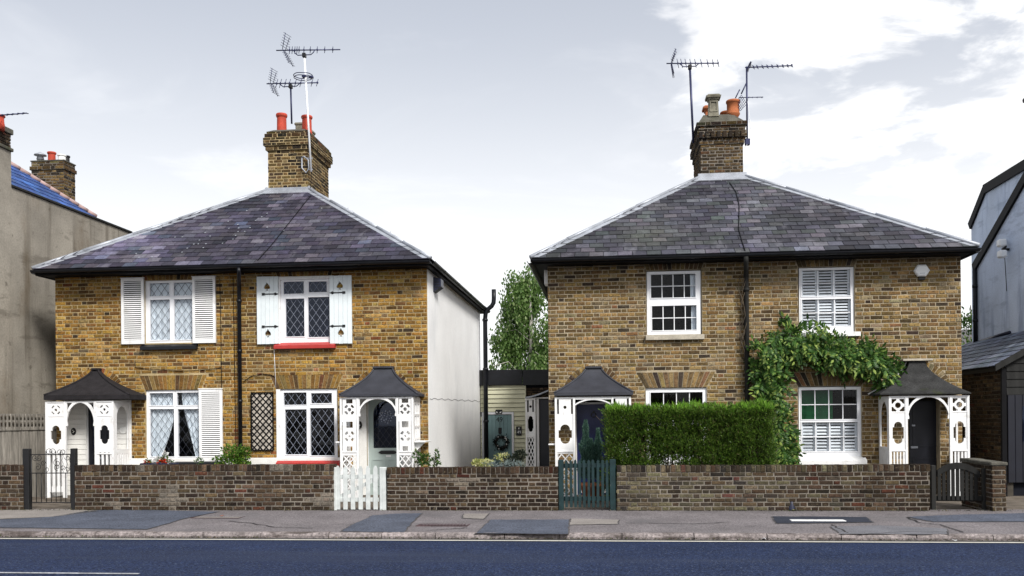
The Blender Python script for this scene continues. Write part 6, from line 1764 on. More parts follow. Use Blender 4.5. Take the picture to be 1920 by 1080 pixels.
# ================================================================== GARDEN WALLS
YW = -3.0
def garden_wall(px0, px1, top_px, label, seed, colf, pal):
    x0, x1 = at(px0, 910, YW).x, at(px1, 910, YW).x; zt = at((px0+px1)/2, top_px, YW).z
    g = thing('garden_wall', ((x0+x1)/2, YW+.11, 0), label, 'garden wall', 'low brick walls along the pavement'); rd = random.Random(seed)
    box_part('mortar_core', g, M['mortar_dark'], x0+.012, x1-.012, YW+.009, YW+.21, -.3, zt-.012)
    zc = zt - .112; n = 9; co = zc/n
    rects = lay(x0, x1, -co, zc, [], co, .222, True, rd)
    put_bricks(rects, face_matrix((0,YW,0), (1,0,0), (0,-1,0)), g, lambda s, z: colf(s, z, rd), 300, score=lambda r: (r[1]-r[0]) + r[2]*.05, rnd=rd, jit=.004)
    k = int((x1-x0)/.0775); w = (x1-x0)/k
    for i in range(k):
        c = colf(x0 + w*(i+.5), zt, rd); kk = rd.uniform(.6, 1.1); c = tuple(v*kk for v in c)
        o = link('coping_brick', brick_mesh(round((w-.010)/.004)*.004, .104, .215, rd.randrange(3), 'coping_brick'), g,
                 Matrix.Translation((x0 + w*(i+.5), YW-.004+rd.uniform(-.004,.004), zt-.054+rd.uniform(-.004,.004))) @ Matrix.Rotation(rd.uniform(-.02,.02), 4, 'Y'))
        o.color = (*c, 1)
    # end faces
    for xe_, nrm, e in ((x0, (-1,0,0), (0,-1,0)), (x1, (1,0,0), (0,1,0))):
        O = (xe_, YW+.215 if nrm[0] < 0 else YW, 0)
        put_bricks(lay(.052, .215, 0, zc, [], co, .215, False, rd), face_matrix(O, e, nrm), g, lambda s, z: colf(xe_, z, rd), 0, rnd=rd)
    return g, x0, x1, zt
def wcol(pal, k=1.0, pale=0.0):
    def f(s, z, rd):
        c = pick(pal, rd); n = noise.noise(V((s*1.3, z*2.2, 3.1))); q = k*(1 + .3*n)
        if z < .12: q *= .75
        if pale and noise.noise(V((s*2.1+4, z*3, 8))) > .35: c = tuple(a*.5+b*.5 for a, b in zip(c, (.27,.24,.20)))
        return tuple(v*q for v in c)
    return f
garden_wall(-70, 44, 872, 'short stub of brown brick wall left of the iron gate', 81, wcol(PAL_W, 1.25), PAL_W)
gw1 = garden_wall(139, 626, 871.5, 'long dark brick wall between the iron gate and the white picket gate', 82, wcol(PAL_W, 1.15, 1), PAL_W)
gw2 = garden_wall(725, 1047, 876, 'dark sooty brick wall between the white gate and the green gate', 83, wcol(PAL_W, .85, .5), PAL_W)
xa_, xb_ = at(1156,910,YW).x, at(1745,910,YW).x
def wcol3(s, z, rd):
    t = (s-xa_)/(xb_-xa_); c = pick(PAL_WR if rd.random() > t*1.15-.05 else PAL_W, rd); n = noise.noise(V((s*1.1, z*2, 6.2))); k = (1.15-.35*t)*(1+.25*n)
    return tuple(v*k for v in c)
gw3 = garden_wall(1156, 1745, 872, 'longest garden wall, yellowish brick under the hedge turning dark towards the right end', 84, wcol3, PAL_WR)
# return wall at the right end, running back from the pavement
x0, x1 = at(1860, 910, -3.05).x, at(1887, 910, -3.05).x; zt = at(1873, 866, -3.05).z
g = thing('return_wall', ((x0+x1)/2, -2.5, 0), 'mossy brick return wall running back beside the dark arched gate', 'garden wall', 'low brick walls along the pavement')
rd = random.Random(85); yb_ = -1.75
box_part('mortar_core', g, M['mortar_dark'], x0+.01, x1-.01, -3.04, yb_-.01, -.3, zt-.02)
co = (zt-.06)/10
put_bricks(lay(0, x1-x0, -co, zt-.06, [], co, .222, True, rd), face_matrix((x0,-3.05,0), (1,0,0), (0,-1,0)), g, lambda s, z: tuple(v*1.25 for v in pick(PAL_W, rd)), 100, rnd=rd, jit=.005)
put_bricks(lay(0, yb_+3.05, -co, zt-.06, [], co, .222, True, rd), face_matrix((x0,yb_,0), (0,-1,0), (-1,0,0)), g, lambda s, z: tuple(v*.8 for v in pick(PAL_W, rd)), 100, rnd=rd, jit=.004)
put_bricks(lay(0, yb_+3.05, -co, zt-.06, [], co, .222, True, rd), face_matrix((x1,-3.05,0), (0,1,0), (1,0,0)), g, lambda s, z: pick(PAL_W, rd), 0, rnd=rd, jit=.004)
y = -3.07; mm_ = M['flaunch']
while y < yb_:
    box_part('coping_stone', g, mm_, x0-.02, x1+.02, y+.003, min(y+.44, yb_+.02), zt-.058, zt+rd.uniform(-.005,.008), .012); y += .445

# ================================================================== GATES
# 1: wrought iron
YG = -2.93
g = thing('iron_gate', at(98, 945, YG), 'black wrought iron gate with scrolls between two black posts', 'gate')
pz = lambda py, px=98: at(px, py, YG).z
for a, b, t in ((45.5, 57, 841), (135, 143.5, 841)):
    xa, xb = at(a,900,YG).x, at(b,900,YG).x; box_part('post', g, M['iron'], xa, xb, YG-.05, YG+.05, -.05, pz(t), .006)
xs = [59,68,77.5,87,96,105,114,123,132.5]
for i, px in enumerate(xs):
    x = at(px, 900, YG).x; tt = 852 if i in (0, 8) else (846 if i in (3,4,5,6) else 852)
    if i in (1, 2, 7): tt = 887
    tube_part('bar', g, M['iron'], [(x, YG, pz(943)), (x, YG, pz(tt))], .0075 if i not in (0, 8) else .011, 6)
xl, xr = at(58,900,YG).x, at(133.5,900,YG).x
for py in (852, 887, 942): box_part('rail', g, M['iron'], xl, xr, YG-.010, YG+.010, pz(py)-.008, pz(py)+.008)
def scroll(px, py, r, a0, turns, sgn):
    c = at(px, py, YG); pts = []
    for i in range(22):
        t = i/21; a = a0 + sgn*turns*2*pi*t; rr = r*(1-.75*t); pts.append((c.x+rr*cos(a), YG-.012, c.z+rr*sin(a)))
    tube_part('scroll', g, M['iron'], pts, .005, 5)
for px, py, r, a0, tn, sg in ((92,847,.06,0,1.2,1),(100,847,.06,pi,1.2,-1),(112,848,.05,0,1.1,1),(119,848,.05,pi,1.1,-1),(66,858,.06,0,1.3,-1),(74,858,.06,pi,1.3,1),(108,868,.075,1.5,1.2,1),(108,876,.06,-1.5,1.2,-1),(118,878,.05,0,1.1,1),(88,880,.055,pi,1.2,1),(127,858,.05,pi,1.2,1),(127,881,.05,pi,1.1,-1),(72,876,.06,2,1.2,-1),(82,869,.05,0,1.2,1)): scroll(px, py, r, a0, tn, sg)
for px in (118, 126, 132): tube_part('spiral', g, M['iron'], [(at(px,850,YG).x + .012*sin(i*1.6), YG-.014, pz(888) + (pz(852)-pz(888))*i/10) for i in range(11)], .004, 4)
# 2: white pickets
g = thing('picket_gate', at(675, 955, YG), 'worn white picket gate with pointed tops in front of the sage green door', 'gate')
pz = lambda py: at(675, py, YG).z
for px in (634,648,662,676.5,690.5,704.5):
    xc = at(px,915,YG).x; w = .036; zt = pz(873.5)+random.uniform(-.006,.006); mb = MB()
    fret(mb, [[(xc-w,pz(955)),(xc+w,pz(955)),(xc+w,zt-.05),(xc+w*.3,zt),(xc-w*.3,zt),(xc-w,zt-.05)]], [], .02, lambda s, z, d: (s, YG-.02+d, z)); mb.build('picket', M['gate_white'], g)
for px, w in ((627.5,.035),(714.5,.022),(720.5,.036)):
    xc = at(px,915,YG).x; box_part('post', g, M['gate_white'], xc-w, xc+w, YG-.03, YG+.05, -.03, pz(876), .008)
xl, xr = at(631,915,YG).x, at(710,915,YG).x
for py in (894, 937): box_part('rail', g, M['gate_white'], xl, xr, YG+.002, YG+.03, pz(py)-.035, pz(py)+.035, .004)
a, b = V((xl, YG+.012, pz(934))), V((xr, YG+.012, pz(896))); d = (b-a).normalized(); s = V((-d.z,0,d.x))*.03; q = V((0,.014,0)); mb = MB()
mb.add([a-s,b-s,b+s,a+s,a-s+q,b-s+q,b+s+q,a+s+q], [(0,1,2,3),(7,6,5,4),(0,4,5,1),(2,6,7,3)]); mb.build('brace', M['gate_white'], g)
# 3: green pickets
g = thing('picket_gate', at(1101, 953, YG), 'dark green picket gate with narrow round topped pales', 'gate')
pz = lambda py: at(1101, py, YG).z
for px in (1062,1071,1079,1087,1095.5,1104,1112.5,1121,1130,1138.5):
    xc = at(px,910,YG).x; w = .021; zt = pz(862)+random.uniform(-.006,.006); mb = MB(); dx = random.uniform(-.006,.006)
    fret(mb, [[(xc-w,pz(951)),(xc+w,pz(951)),(xc+w+dx,zt-.03),(xc+w*.7+dx,zt-.008),(xc+dx,zt),(xc-w*.7+dx,zt-.008),(xc-w+dx,zt-.03)]], [], .02, lambda s, z, d: (s, YG-.02+d, z)); mb.build('picket', M['gate_green'], g)
for px, w in ((1052,.042),(1149,.050)):
    xc = at(px,910,YG).x; box_part('post', g, M['gate_green'], xc-w, xc+w, YG-.03, YG+.05, -.03, pz(861.5), .008)
xl, xr = at(1057,910,YG).x, at(1143,910,YG).x
for py in (873, 935): box_part('rail', g, M['gate_green'], xl, xr, YG+.002, YG+.028, pz(py)-.035, pz(py)+.035, .004)
# 4: dark boarded gate under an arched rail
YD = -2.75
g = thing('arched_gate', at(1800, 945, YD), 'dark timber gate with an arched top rail at the right end', 'gate')
pz = lambda py, px=1800: at(px, py, YD).z
arc = [(1757,882),(1766,875),(1778,869.5),(1794,867),(1810,869),(1824,875),(1836,884)]
top = [at(x, y, YD) for x, y in arc]; mb = MB()
fret(mb, [[(p.x, p.z-.10) for p in top] + [(p.x, p.z) for p in top[::-1]]], [], .05, lambda s, z, d: (s, YD-.03+d, z)); mb.build('arched_rail', M['wood_dark'], g)
for k in range(9):
    px = 1761 + k*8.6; xc = at(px,910,YD).x
    zt = min(top, key=lambda p: abs(p.x-xc)).z - .07; w = .026
    box_part('picket', g, M['wood_dark'], xc-w, xc+w, YD-.012, YD+.010, pz(938), zt, .004)
for px, w, t in ((1749,.035,872),(1848,.045,878)):
    xc = at(px,910,YD).x; box_part('post', g, M['wood_dark'], xc-w, xc+w, YD-.04, YD+.06, -.03, pz(t), .008)
xl, xr = at(1754,910,YD).x, at(1842,910,YD).x; box_part('rail', g, M['wood_dark'], xl, xr, YD+.011, YD+.04, pz(935)-.04, pz(935)+.04, .004)

# trellis panel on the yellow brick
x0, x1, z0, z1 = prect(470.5, 735.5, 513, 845, -.03)
g = thing('trellis', ((x0+x1)/2, -.03, z0), 'small black diamond trellis fixed to the wall left of the lower leaded window', 'trellis')
box_part('backing', g, mat('pale backing', (.40,.36,.31), rough=.9, var=.4, scale=9, var2=.4), x0+.012, x1-.012, -.0195, -.012, z0+.012, z1-.012)
mb = MB(); fret(mb, [rpoly(x0,x1,z0,z1)], [rpoly(x0+.022,x1-.022,z0+.022,z1-.022)], .02, lambda s, z, d: (s, -.04+d, z)); mb.build('frame', M['black'], g)
for sgn in (1, -1):
    for k in range(-14, 30):
        c = k*.13; pts = []
        for x in (x0+.01, x1-.01):
            z = z0 + sgn*(x-x0) *1.05 + c
            if z0+.01 <= z <= z1-.01: pts.append((x, z))
        for z in (z0+.01, z1-.01):
            x = x0 + (z-z0-c)/(sgn*1.05)
            if x0+.01 < x < x1-.01: pts.append((x, z))
        if len(pts) < 2: continue
        pts.sort(); a, b = pts[0], pts[-1]; Ln = math.hypot(b[0]-a[0], b[1]-a[1])
        if Ln < .03: continue
        ux, uz = (b[0]-a[0])/Ln, (b[1]-a[1])/Ln; sx, sz = -uz*.011, ux*.011; y_ = -.034 if sgn > 0 else -.027
        q = [(a[0]-sx,a[1]-sz),(b[0]-sx,b[1]-sz),(b[0]+sx,b[1]+sz),(a[0]+sx,a[1]+sz)]
        mb = MB(); mb.add([(p[0], y_, p[1]) for p in q] + [(p[0], y_+.006, p[1]) for p in q], [(0,1,2,3),(7,6,5,4),(0,4,5,1),(1,5,6,2),(2,6,7,3),(3,7,4,0)]); mb.build('lath', M['black'], g)

# ================================================================== AERIALS
def aerial(label, mast, Y, boom, els, eh, refl=None, cradle=None, mast_mt='aerial', mr=.02, lean=0, ring=None):
    g = thing('tv_aerial', at(*mast[0], Y), label, 'aerial', 'television aerials on the chimneys')
    tube_part('mast', g, M[mast_mt], [at(*mast[0], Y), at(*mast[1], Y)], mr, 8)
    a, b = at(*boom[0], Y), at(*boom[1], Y); tube_part('boom', g, M['aerial'], [a, b], .014, 6)
    for k, px in enumerate(els):
        t = (px - boom[0][0])/(boom[1][0]-boom[0][0]); c = a + (b-a)*t; h = eh*(1.0-.25*t)/97
        tube_part('element', g, M['aerial'], [c + V((-lean*h,.05*h,h)), c + V((lean*h,-.05*h,-h))], .0075, 5)
        mb = MB(); mb.bev(c.x-.012, c.x+.012, c.y-.018, c.y+.018, c.z-.025, c.z+.028, .004); mb.build('clip', M['aerial'], g)
    if refl:
        c = at(*refl[0], Y)
        for tip in refl[1:]:
            t = at(*tip, Y); n = 6; mb = MB()
            for s in (-.14, .14): mb.tube([c + V((0,s*.6,0)), t + V((0,s,0))], .008, 4)
            for k in range(1, n+1):
                q = c + (t-c)*(k/n); mb.tube([q + V((-.03,-.17,.0)), q + V((.03,.17,.02))], .006, 4)
            mb.build('reflector', M['aerial'], g)
    if cradle:
        p, q = at(*cradle[0], Y), at(*cradle[1], Y); zb = at(cradle[0][0], cradle[2], Y).z
        tube_part('cradle', g, M['aerial'], [p, V((p.x+.03,Y,zb+.05)), V((p.x+.09,Y,zb)), V((q.x-.09,Y,zb)), V((q.x-.03,Y,zb+.05)), q], .012, 6)
        m_ = at(*mast[1], Y); mb = MB(); mb.bev(m_.x-.04, m_.x+.04, Y-.05, Y+.05, m_.z-.05, m_.z+.05, .01); mb.build('clamp', M['plate_black'], g)
    return g
aerial('dark aerial on a short dark mast, lower of the two on the left chimney', [(547,232),(545,162)], 3.5, [(500,157),(597,155)], [519,526,535,543,554,564,574,585,595], 11, [(509,156.5),(514,132),(517,177)], [(524,157),(563,156),163], 'aerial', .022, -.25)
g = aerial('tall aerial on a pale mast with a hoop dipole, highest of all', [(583.5,322),(570.5,104)], 2.80, [(518,94.5),(638,93)], [543,548,553,557,561,570,582,595,609,624], 9, [(532,94),(539,66),(546,121)], [(551,95),(590,94),104], 'mast_white', .024, -.05)
c = at(570.5, 143, 2.8); mb = MB()
for dz, rr in ((.02, .215), (-.03, .205)): mb.tube([(c.x-.03+rr*cos(t*2*pi/28), 2.8+rr*sin(t*2*pi/28)*.9, c.z+dz+rr*.02*cos(t)) for t in range(29)], .010, 5)
mb.bev(c.x-.05, c.x+.05, 2.76, 2.84, c.z-.03, c.z+.03, .008); mb.bev(c.x+.13, c.x+.22, 2.74, 2.82, c.z-.06, c.z-.01, .008); mb.tube([(c.x, 2.8, c.z), (c.x+.18, 2.8, c.z-.03)], .012, 5)
mb.build('hoop_dipole', M['aerial'], g)
p = at(574, 308, 2.84); mb = MB()
mb.tube([at(566,296,2.84), at(566,315,2.84), at(574,324,2.84), at(579,316,2.84), at(578,300,2.84), at(570,293,2.84), at(566,296,2.84)], .018, 6); mb.tube([at(577,318,2.84), at(586,318,2.84)], .02, 5); mb.tube([at(574,297,2.84), at(586,297,2.84)], .02, 5)
mb.build('wall_bracket', M['lead'], g)
tube_part('cable', g, M['black'], [at(584,320,2.82), at(583,340,2.85), at(582,362,2.84)], .007, 4)
xL3 = 3.35
aerial('dark aerial on a tall mast at the left of the right chimney', [(1300,268),(1293.5,126)], xL3, [(1249.5,119),(1348,118.5)], [1271,1278,1286,1295,1304,1315,1327,1337,1346.5], 11, [(1258.5,119),(1267,96),(1263,142)], [(1274,119),(1312,119),125.5], 'aerial', .026, .18)
g = aerial('thin rod aerial on the mast at the right of the right chimney', [(1401,268),(1400,125)], 3.0, [(1397,126.5),(1486,123)], [1413,1420,1430,1439,1448,1458,1468,1477,1485], 5, [(1404,126),(1408,120),(1402,132)], None, 'aerial', .02, .5)
b0_, b1_ = at(1385,183,3.0), at(1431,182,3.0); tube_part('boom', g, M['aerial'], [b0_, b1_], .010, 5)
for px in (1404,1411,1420,1429): q = at(px,182.5,3.0); tube_part('element', g, M['aerial'], [q+V((-.02,-.1,-.04)), q+V((.02,.1,.04))], .012, 5)
mb = MB(); c1, c2, c3, c4 = at(1390,178,3.0), at(1400,195,3.0), at(1388,208,3.0), at(1379,193,3.0)
for k in range(6): t = k/5; mb.tube([c1+(c2-c1)*t, c4+(c3-c4)*t], .005, 4); mb.tube([c1+(c4-c1)*t, c2+(c3-c2)*t], .005, 4)
mb.build('reflector', M['aerial'], g)
mb = MB(); mb.tube([at(1399.5,156,3.0), at(1390,176,3.0)], .016, 5); mb.tube([at(1387,168,3.0), at(1379,184,3.0)], .014, 5); mb.build('stay', M['aerial'], g)
tube_part('cable', g, M['mast_white'], [at(1402,190,2.98), at(1407,235,2.98), at(1409,255,2.98), at(1404,268,2.95), at(1395,277,2.88)], .006, 4)
mb = MB(); q = at(1401,262,2.96); mb.bev(q.x-.05, q.x+.06, 2.92, 3.02, q.z-.12, q.z+.02, .01); mb.build('wall_bracket', M['aerial'], g)
g = thing('tv_aerial', at(-30,240,yC-.6), 'thin rod of an aerial reaching in at the left edge above the grey house', 'aerial', 'television aerials on the chimneys')
Ye = yC - .6
tube_part('boom', g, M['aerial'], [at(-60,221,Ye), at(50,212,Ye)], .013, 5); tube_part('mast', g, M['aerial'], [at(-25,219,Ye), at(-24,250,Ye)], .02, 6)
for k in range(11): q = at(-50+k*9.8, 220.2-k*.8, Ye); tube_part('element', g, M['aerial'], [q+V((0,-.09,-.02)), q+V((0,.09,.02))], .010, 4)

# ================================================================== PLANTS
def leaf_quads(mb, c, d, L, w, rnd, bend=.25):
    d = d.normalized(); s = d.cross(V((rnd.uniform(-1,1), rnd.uniform(-1,1), rnd.uniform(-1,1))))
    if s.length < 1e-4: s = d.orthogonal()
    s.normalize(); n = d.cross(s); m_ = c + d*L*.5
    mb.add([c, m_ + s*w*.5 + n*w*bend*.4, c + d*L + n*L*bend*.2, m_ - s*w*.5 + n*w*bend*.4], [(0,1,2,3)])
def clump(mb, c, rad, n, L, w, rnd, up=.3, shell=.55):
    for _ in range(n):
        u = V((rnd.gauss(0,1), rnd.gauss(0,1), rnd.gauss(0,1))).normalized(); r = rnd.uniform(shell, 1.0)**.7
        p = V((c[0]+u.x*rad[0]*r, c[1]+u.y*rad[1]*r, c[2]+u.z*rad[2]*r))
        if p.z < 0.01: continue
        leaf_quads(mb, p, V((u.x+rnd.uniform(-.6,.6), u.y+rnd.uniform(-.6,.6), u.z+up+rnd.uniform(-.6,.6))), L*rnd.uniform(.6,1.3), w*rnd.uniform(.7,1.2), rnd)
def bush(name, label, cat, Y, blobs, leafmt, L, w, dens, seed, stem=True, up=.3, extra=None):
    """blobs: (px, py, half width px, half height px)"""
    rd = random.Random(seed); c0_ = at(blobs[0][0], 900, Y); g = thing(name, (c0_.x, Y, 0), label, cat); mb = MB()
    for px, py, hw, hh in blobs:
        c = at(px, py, Y); k = 97*18.4/(Y+18.4); rx, rz = hw/k, hh/k
        # several sub-clumps make the outline uneven
        m_ = max(3, int(6*rx/.15)) if rx > .1 else 3
        for _ in range(m_):
            o = V((rd.uniform(-.6,.6)*rx, rd.uniform(-.6,.6)*rx, rd.uniform(-.55,.6)*rz)); s = rd.uniform(.42,.62)
            clump(mb, c+o, (rx*s, rx*s, rz*s), int(dens*rx*rz*s*900/m_*2.2)+6, L, w, rd, up)
    o = mb.build('foliage', M[leafmt], g); o['kind'] = 'stuff'
    if stem:
        mb = MB()
        for px, py, hw, hh in blobs:
            c = at(px, py, Y)
            for k in range(3): mb.tube([(c.x+rd.uniform(-.03,.03), Y+rd.uniform(-.03,.03), 0), (c.x+rd.uniform(-.06,.06), Y, c.z*.6), (c.x+rd.uniform(-.1,.1), Y, c.z)], [.012,.009,.004], 5)
        mb.build('stem', M['bark'], g)
    for nm, mt, n, L2, w2 in (extra or []):
        mb = MB()
        for _ in range(n):
            px, py, hw, hh = rd.choice(blobs); c = at(px, py, Y); k = 97*18.4/(Y+18.4)
            u = V((rd.uniform(-1,1), rd.uniform(-1,.1), rd.uniform(-.2,1))).normalized(); p = c + V((u.x*hw/k, u.y*hw/k, u.z*hh/k))
            for q in range(5):
                a = q*1.256+rd.random(); leaf_quads(mb, p, V((cos(a), -.5, sin(a))), L2, w2, rd)
        mb.build(nm, M[mt], g)['kind'] = 'stuff'
    return g
bush('shrub', 'bright green leafy shrub in front of the black drainpipe of the yellow house', 'shrub', -.45, [(437,853,26,22),(420,862,20,12),(455,848,14,20),(448,866,20,10)], 'leaf_bush', .055, .035, 9, 201)
bush('climbing_rose', 'young leafy plant with loose shoots beside the lattice porch and white side wall', 'plant', -.75, [(788,860,12,18),(806,864,14,12),(818,856,6,16)], 'leaf_rose', .06, .04, 6, 202)
bush('flowering_plant', 'pale yellow variegated plant above the middle garden wall', 'plant', -1.4, [(905,869,19,9),(893,870,9,7)], 'leaf_yellow', .05, .04, 12, 203, False)
bush('round_shrub', 'rounded green and yellow shrub standing before the teal door', 'shrub', .3, [(943,857,15,11)], 'leaf_yellow', .045, .03, 7, 204, True)
bush('round_shrub', 'dark rounded evergreen shrub left of the narrow side porch', 'shrub', -.2, [(972,861,17,14),(958,866,14,9)], 'leaf_dark', .06, .03, 16, 205, True)
bush('lavender', 'low silvery grey plant along the top of the middle wall', 'plant', -1.6, [(925,872,16,6),(955,872,14,7),(972,871,10,8)], 'leaf_grey', .07, .012, 9, 206, False, .8)
bush('low_plant', 'small green plant under the louvred shutter of the lower left window', 'plant', -.4, [(373,866,9,8)], 'leaf_rose', .05, .02, 8, 207, False, .8)
# window box of geraniums
YB = -.42; x0, x1 = at(266,870,YB).x, at(332,870,YB).x; zt = at(300,868,YB).z
g = thing('window_box', ((x0+x1)/2, YB, zt-.18), 'dark trough of red and white geraniums under the lower left window', 'window box')
mb = MB(); mb.bev(x0, x1, YB-.10, YB+.10, zt-.18, zt, .012); mb.build('trough', M['navy_plastic'], g)
rd = random.Random(208)
for nm, mt, spots, n in (('foliage','leaf_rose',[(278,866),(300,862),(318,866),(310,858)],60), ('red_flowers','petal_red',[(276,868),(306,864),(312,866),(301,867)],60), ('white_flowers','petal_white',[(290,866),(320,866),(296,860),(310,852)],50)):
    mb = MB()
    for px, py in spots: clump(mb, at(px, py, YB-.04), (.055,.07,.05), n, .035, .028, rd, .3, .2)
    mb.build(nm, M[mt], g)['kind'] = 'stuff'
mb = MB(); 
for px, py in ((297,852),(311,848),(283,860)): q = at(px,py,YB); mb.tube([(q.x,YB,zt-.02),(q.x+.01,YB,q.z)], .004, 4)
mb.build('stem', M['leaf_rose'], g)
# twin conifers in a clay pot by the blue door
YP3 = -1.15; c = at(1107, 930, YP3)
g = thing('potted_conifer', (c.x, YP3, 0), 'twin blue green conifers in a clay pot before the dark blue door', 'potted plant')
zr = at(1107, 905, YP3).z; mb = MB(); r_ = .19
mb.lathe(c.x, YP3, [(r_*.62,0),(r_*.66,.02),(r_*.92,zr-.07),(r_*1.04,zr-.065),(r_*1.06,zr),(r_*.95,zr),(r_*.9,zr-.04)], 22); mb.build('clay_pot', M['orange_clay'], g)
rd = random.Random(209); mb = MB()
for px, ptop, hw in ((1098,796,15),(1121,811,12),(1108,830,20)):
    tp = at(px, ptop, YP3); k = 106; H_t = tp.z - zr
    for i in range(5200 if px != 1108 else 3000):
        t = rd.random()**.8; r0_ = hw/k*(1-t**2.2)*rd.uniform(.5,1.05)*(.85+.3*sin(t*17+px)); a = rd.uniform(0, 2*pi)
        p = V((tp.x + r0_*cos(a), YP3 + r0_*sin(a), zr + .05 + t*H_t)); leaf_quads(mb, p, V((cos(a)*.6, sin(a)*.6, 1.0+rd.uniform(-.3,.3))), rd.uniform(.03,.06), .012, rd)
mb.build('foliage', M['leaf_conifer'], g)['kind'] = 'stuff'
mb = MB()
for px in (1098, 1121): q = at(px,850,YP3); mb.tube([(c.x,YP3,zr-.03),(q.x,YP3,q.z)], .014, 5)
mb.build('stem', M['bark'], g)
p = at(1126, 903, YP3-.1); g2 = thing('small_flower_pot', (p.x, YP3-.1, 0), 'small pot with pink flowers behind the green gate', 'flower pot')
mb = MB(); zf = p.z-.05; mb.lathe(p.x, YP3-.1, [(.05,0),(.075,zf-.04),(.085,zf-.04),(.085,zf),(.06,zf)], 14); mb.build('pot', M['orange_clay'], g2)
mb = MB(); clump(mb, p, (.07,.07,.07), 70, .04, .02, rd); mb.build('foliage', M['leaf_rose'], g2)['kind'] = 'stuff'
mb = MB(); clump(mb, p+V((0,-.02,.04)), (.06,.06,.05), 40, .025, .02, rd); mb.build('pink_flowers', leaf_mat('pink petals', [(0,(.5,.08,.12)),(1,(.6,.25,.3))]), g2)['kind'] = 'stuff'

# clipped hedge
YH0, YH1 = -2.62, -1.75
hx0, hx1 = at(1141, 810, YH0).x, at(1450, 810, YH0).x; hz1 = at(1290, 772, YH0).z
g = thing('hedge', ((hx0+hx1)/2, (YH0+YH1)/2, 0), 'clipped conifer hedge with bright green top behind the right hand garden wall', 'hedge')
rd = random.Random(210); mb = MB(); mbt = MB()
def hskin(x, z): return .09*noise.noise(V((x*2.2, z*2.2, 4))) + .08*noise.noise(V((x*5.5, z*4.5, 9)))
cnt = 0
def spray(mb, p, d, L, rnd):
    """a flat feathery spray: small shoots either side of an axis"""
    d = d.normalized(); s = d.cross(V((rnd.uniform(-1,1), rnd.uniform(-.6,.6), rnd.uniform(-1,1)))); s = s.normalized() if s.length > 1e-3 else d.orthogonal()
    for i in range(6):
        t = i/6; o = p + d*(L*t); sg = 1 if i % 2 else -1
        leaf_quads(mb, o, d*1.0 + s*sg*.75 + V((rnd.uniform(-.25,.25), rnd.uniform(-.25,.25), rnd.uniform(-.1,.35))), L*rnd.uniform(.38,.6)*(1-.35*t), .014, rnd)
    leaf_quads(mb, p + d*L*.75, d, L*.5, .013, rnd)
mbi = MB()
while cnt < 15500:
    x, z = rd.uniform(hx0, hx1), rd.uniform(.12, hz1)
    tx = (x-hx0)/(hx1-hx0); tz = z/hz1; cnt += 1
    hole = noise.noise(V((x*2.1, z*2.4, 2.5))) + .5*noise.noise(V((x*5, z*5, 7)))
    low = max(0, 1.1 - tz*1.25)
    if rd.random() < max(0, hole + .12)*(.35 + 1.5*low): continue
    side = rd.random()
    if side < .70: y = YH0 + abs(rd.gauss(0, .06)) + hskin(x, z); d = V((rd.uniform(-.9,.6), -1+rd.uniform(-.3,.6), 1.0+rd.uniform(-.7,.6)))
    elif side < .82: x = (hx0 + abs(rd.gauss(0,.05))) if rd.random() < .5 else (hx1 - abs(rd.gauss(0,.05))); y = rd.uniform(YH0, YH1); x += hskin(y, z); d = V((-1 if tx < .5 else 1, rd.uniform(-.6,.6), .8))
    else: z = hz1 - abs(rd.gauss(0,.06)) + hskin(x, 5)*.5; y = rd.uniform(YH0, YH1); d = V((rd.uniform(-.5,.5), rd.uniform(-.6,.4), 1))
    spray(mb, V((x, y, z)), d, rd.uniform(.07,.15), rd)
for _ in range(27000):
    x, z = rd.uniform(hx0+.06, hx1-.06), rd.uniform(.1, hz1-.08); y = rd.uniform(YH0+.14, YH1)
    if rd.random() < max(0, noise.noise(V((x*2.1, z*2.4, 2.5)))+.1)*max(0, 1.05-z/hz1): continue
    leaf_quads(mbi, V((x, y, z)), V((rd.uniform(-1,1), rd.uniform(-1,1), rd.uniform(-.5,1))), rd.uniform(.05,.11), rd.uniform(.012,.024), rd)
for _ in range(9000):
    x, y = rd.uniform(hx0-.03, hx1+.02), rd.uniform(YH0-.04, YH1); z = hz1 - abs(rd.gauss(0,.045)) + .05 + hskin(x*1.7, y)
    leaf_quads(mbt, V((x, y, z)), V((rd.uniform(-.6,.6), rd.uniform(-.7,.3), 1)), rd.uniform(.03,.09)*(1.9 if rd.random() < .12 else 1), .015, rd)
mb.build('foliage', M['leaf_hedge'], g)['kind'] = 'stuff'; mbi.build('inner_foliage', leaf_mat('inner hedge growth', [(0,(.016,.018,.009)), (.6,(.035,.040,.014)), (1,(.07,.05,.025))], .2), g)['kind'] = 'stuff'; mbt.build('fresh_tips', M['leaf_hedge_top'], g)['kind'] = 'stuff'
mb = MB()
for k in range(16):
    x = hx0 + .1 + (hx1-hx0-.2)*k/15 + rd.uniform(-.05,.05); y = rd.uniform(YH0+.25, YH1-.2)
    mb.tube([(x,y,-.03),(x+rd.uniform(-.05,.05),y,.6),(x+rd.uniform(-.1,.1),y,1.5)], [.022,.016,.006], 5)
    for q in range(9):
        z = rd.uniform(.2,1.4); a = rd.uniform(0,2*pi); mb.tube([(x,y,z),(x+.25*cos(a),y+.25*sin(a),z+.12),(x+.42*cos(a),y+.38*sin(a),z+.28)], [.007,.005,.003], 4)
mb.build('stem', M['bark'], g)['kind'] = 'stuff'

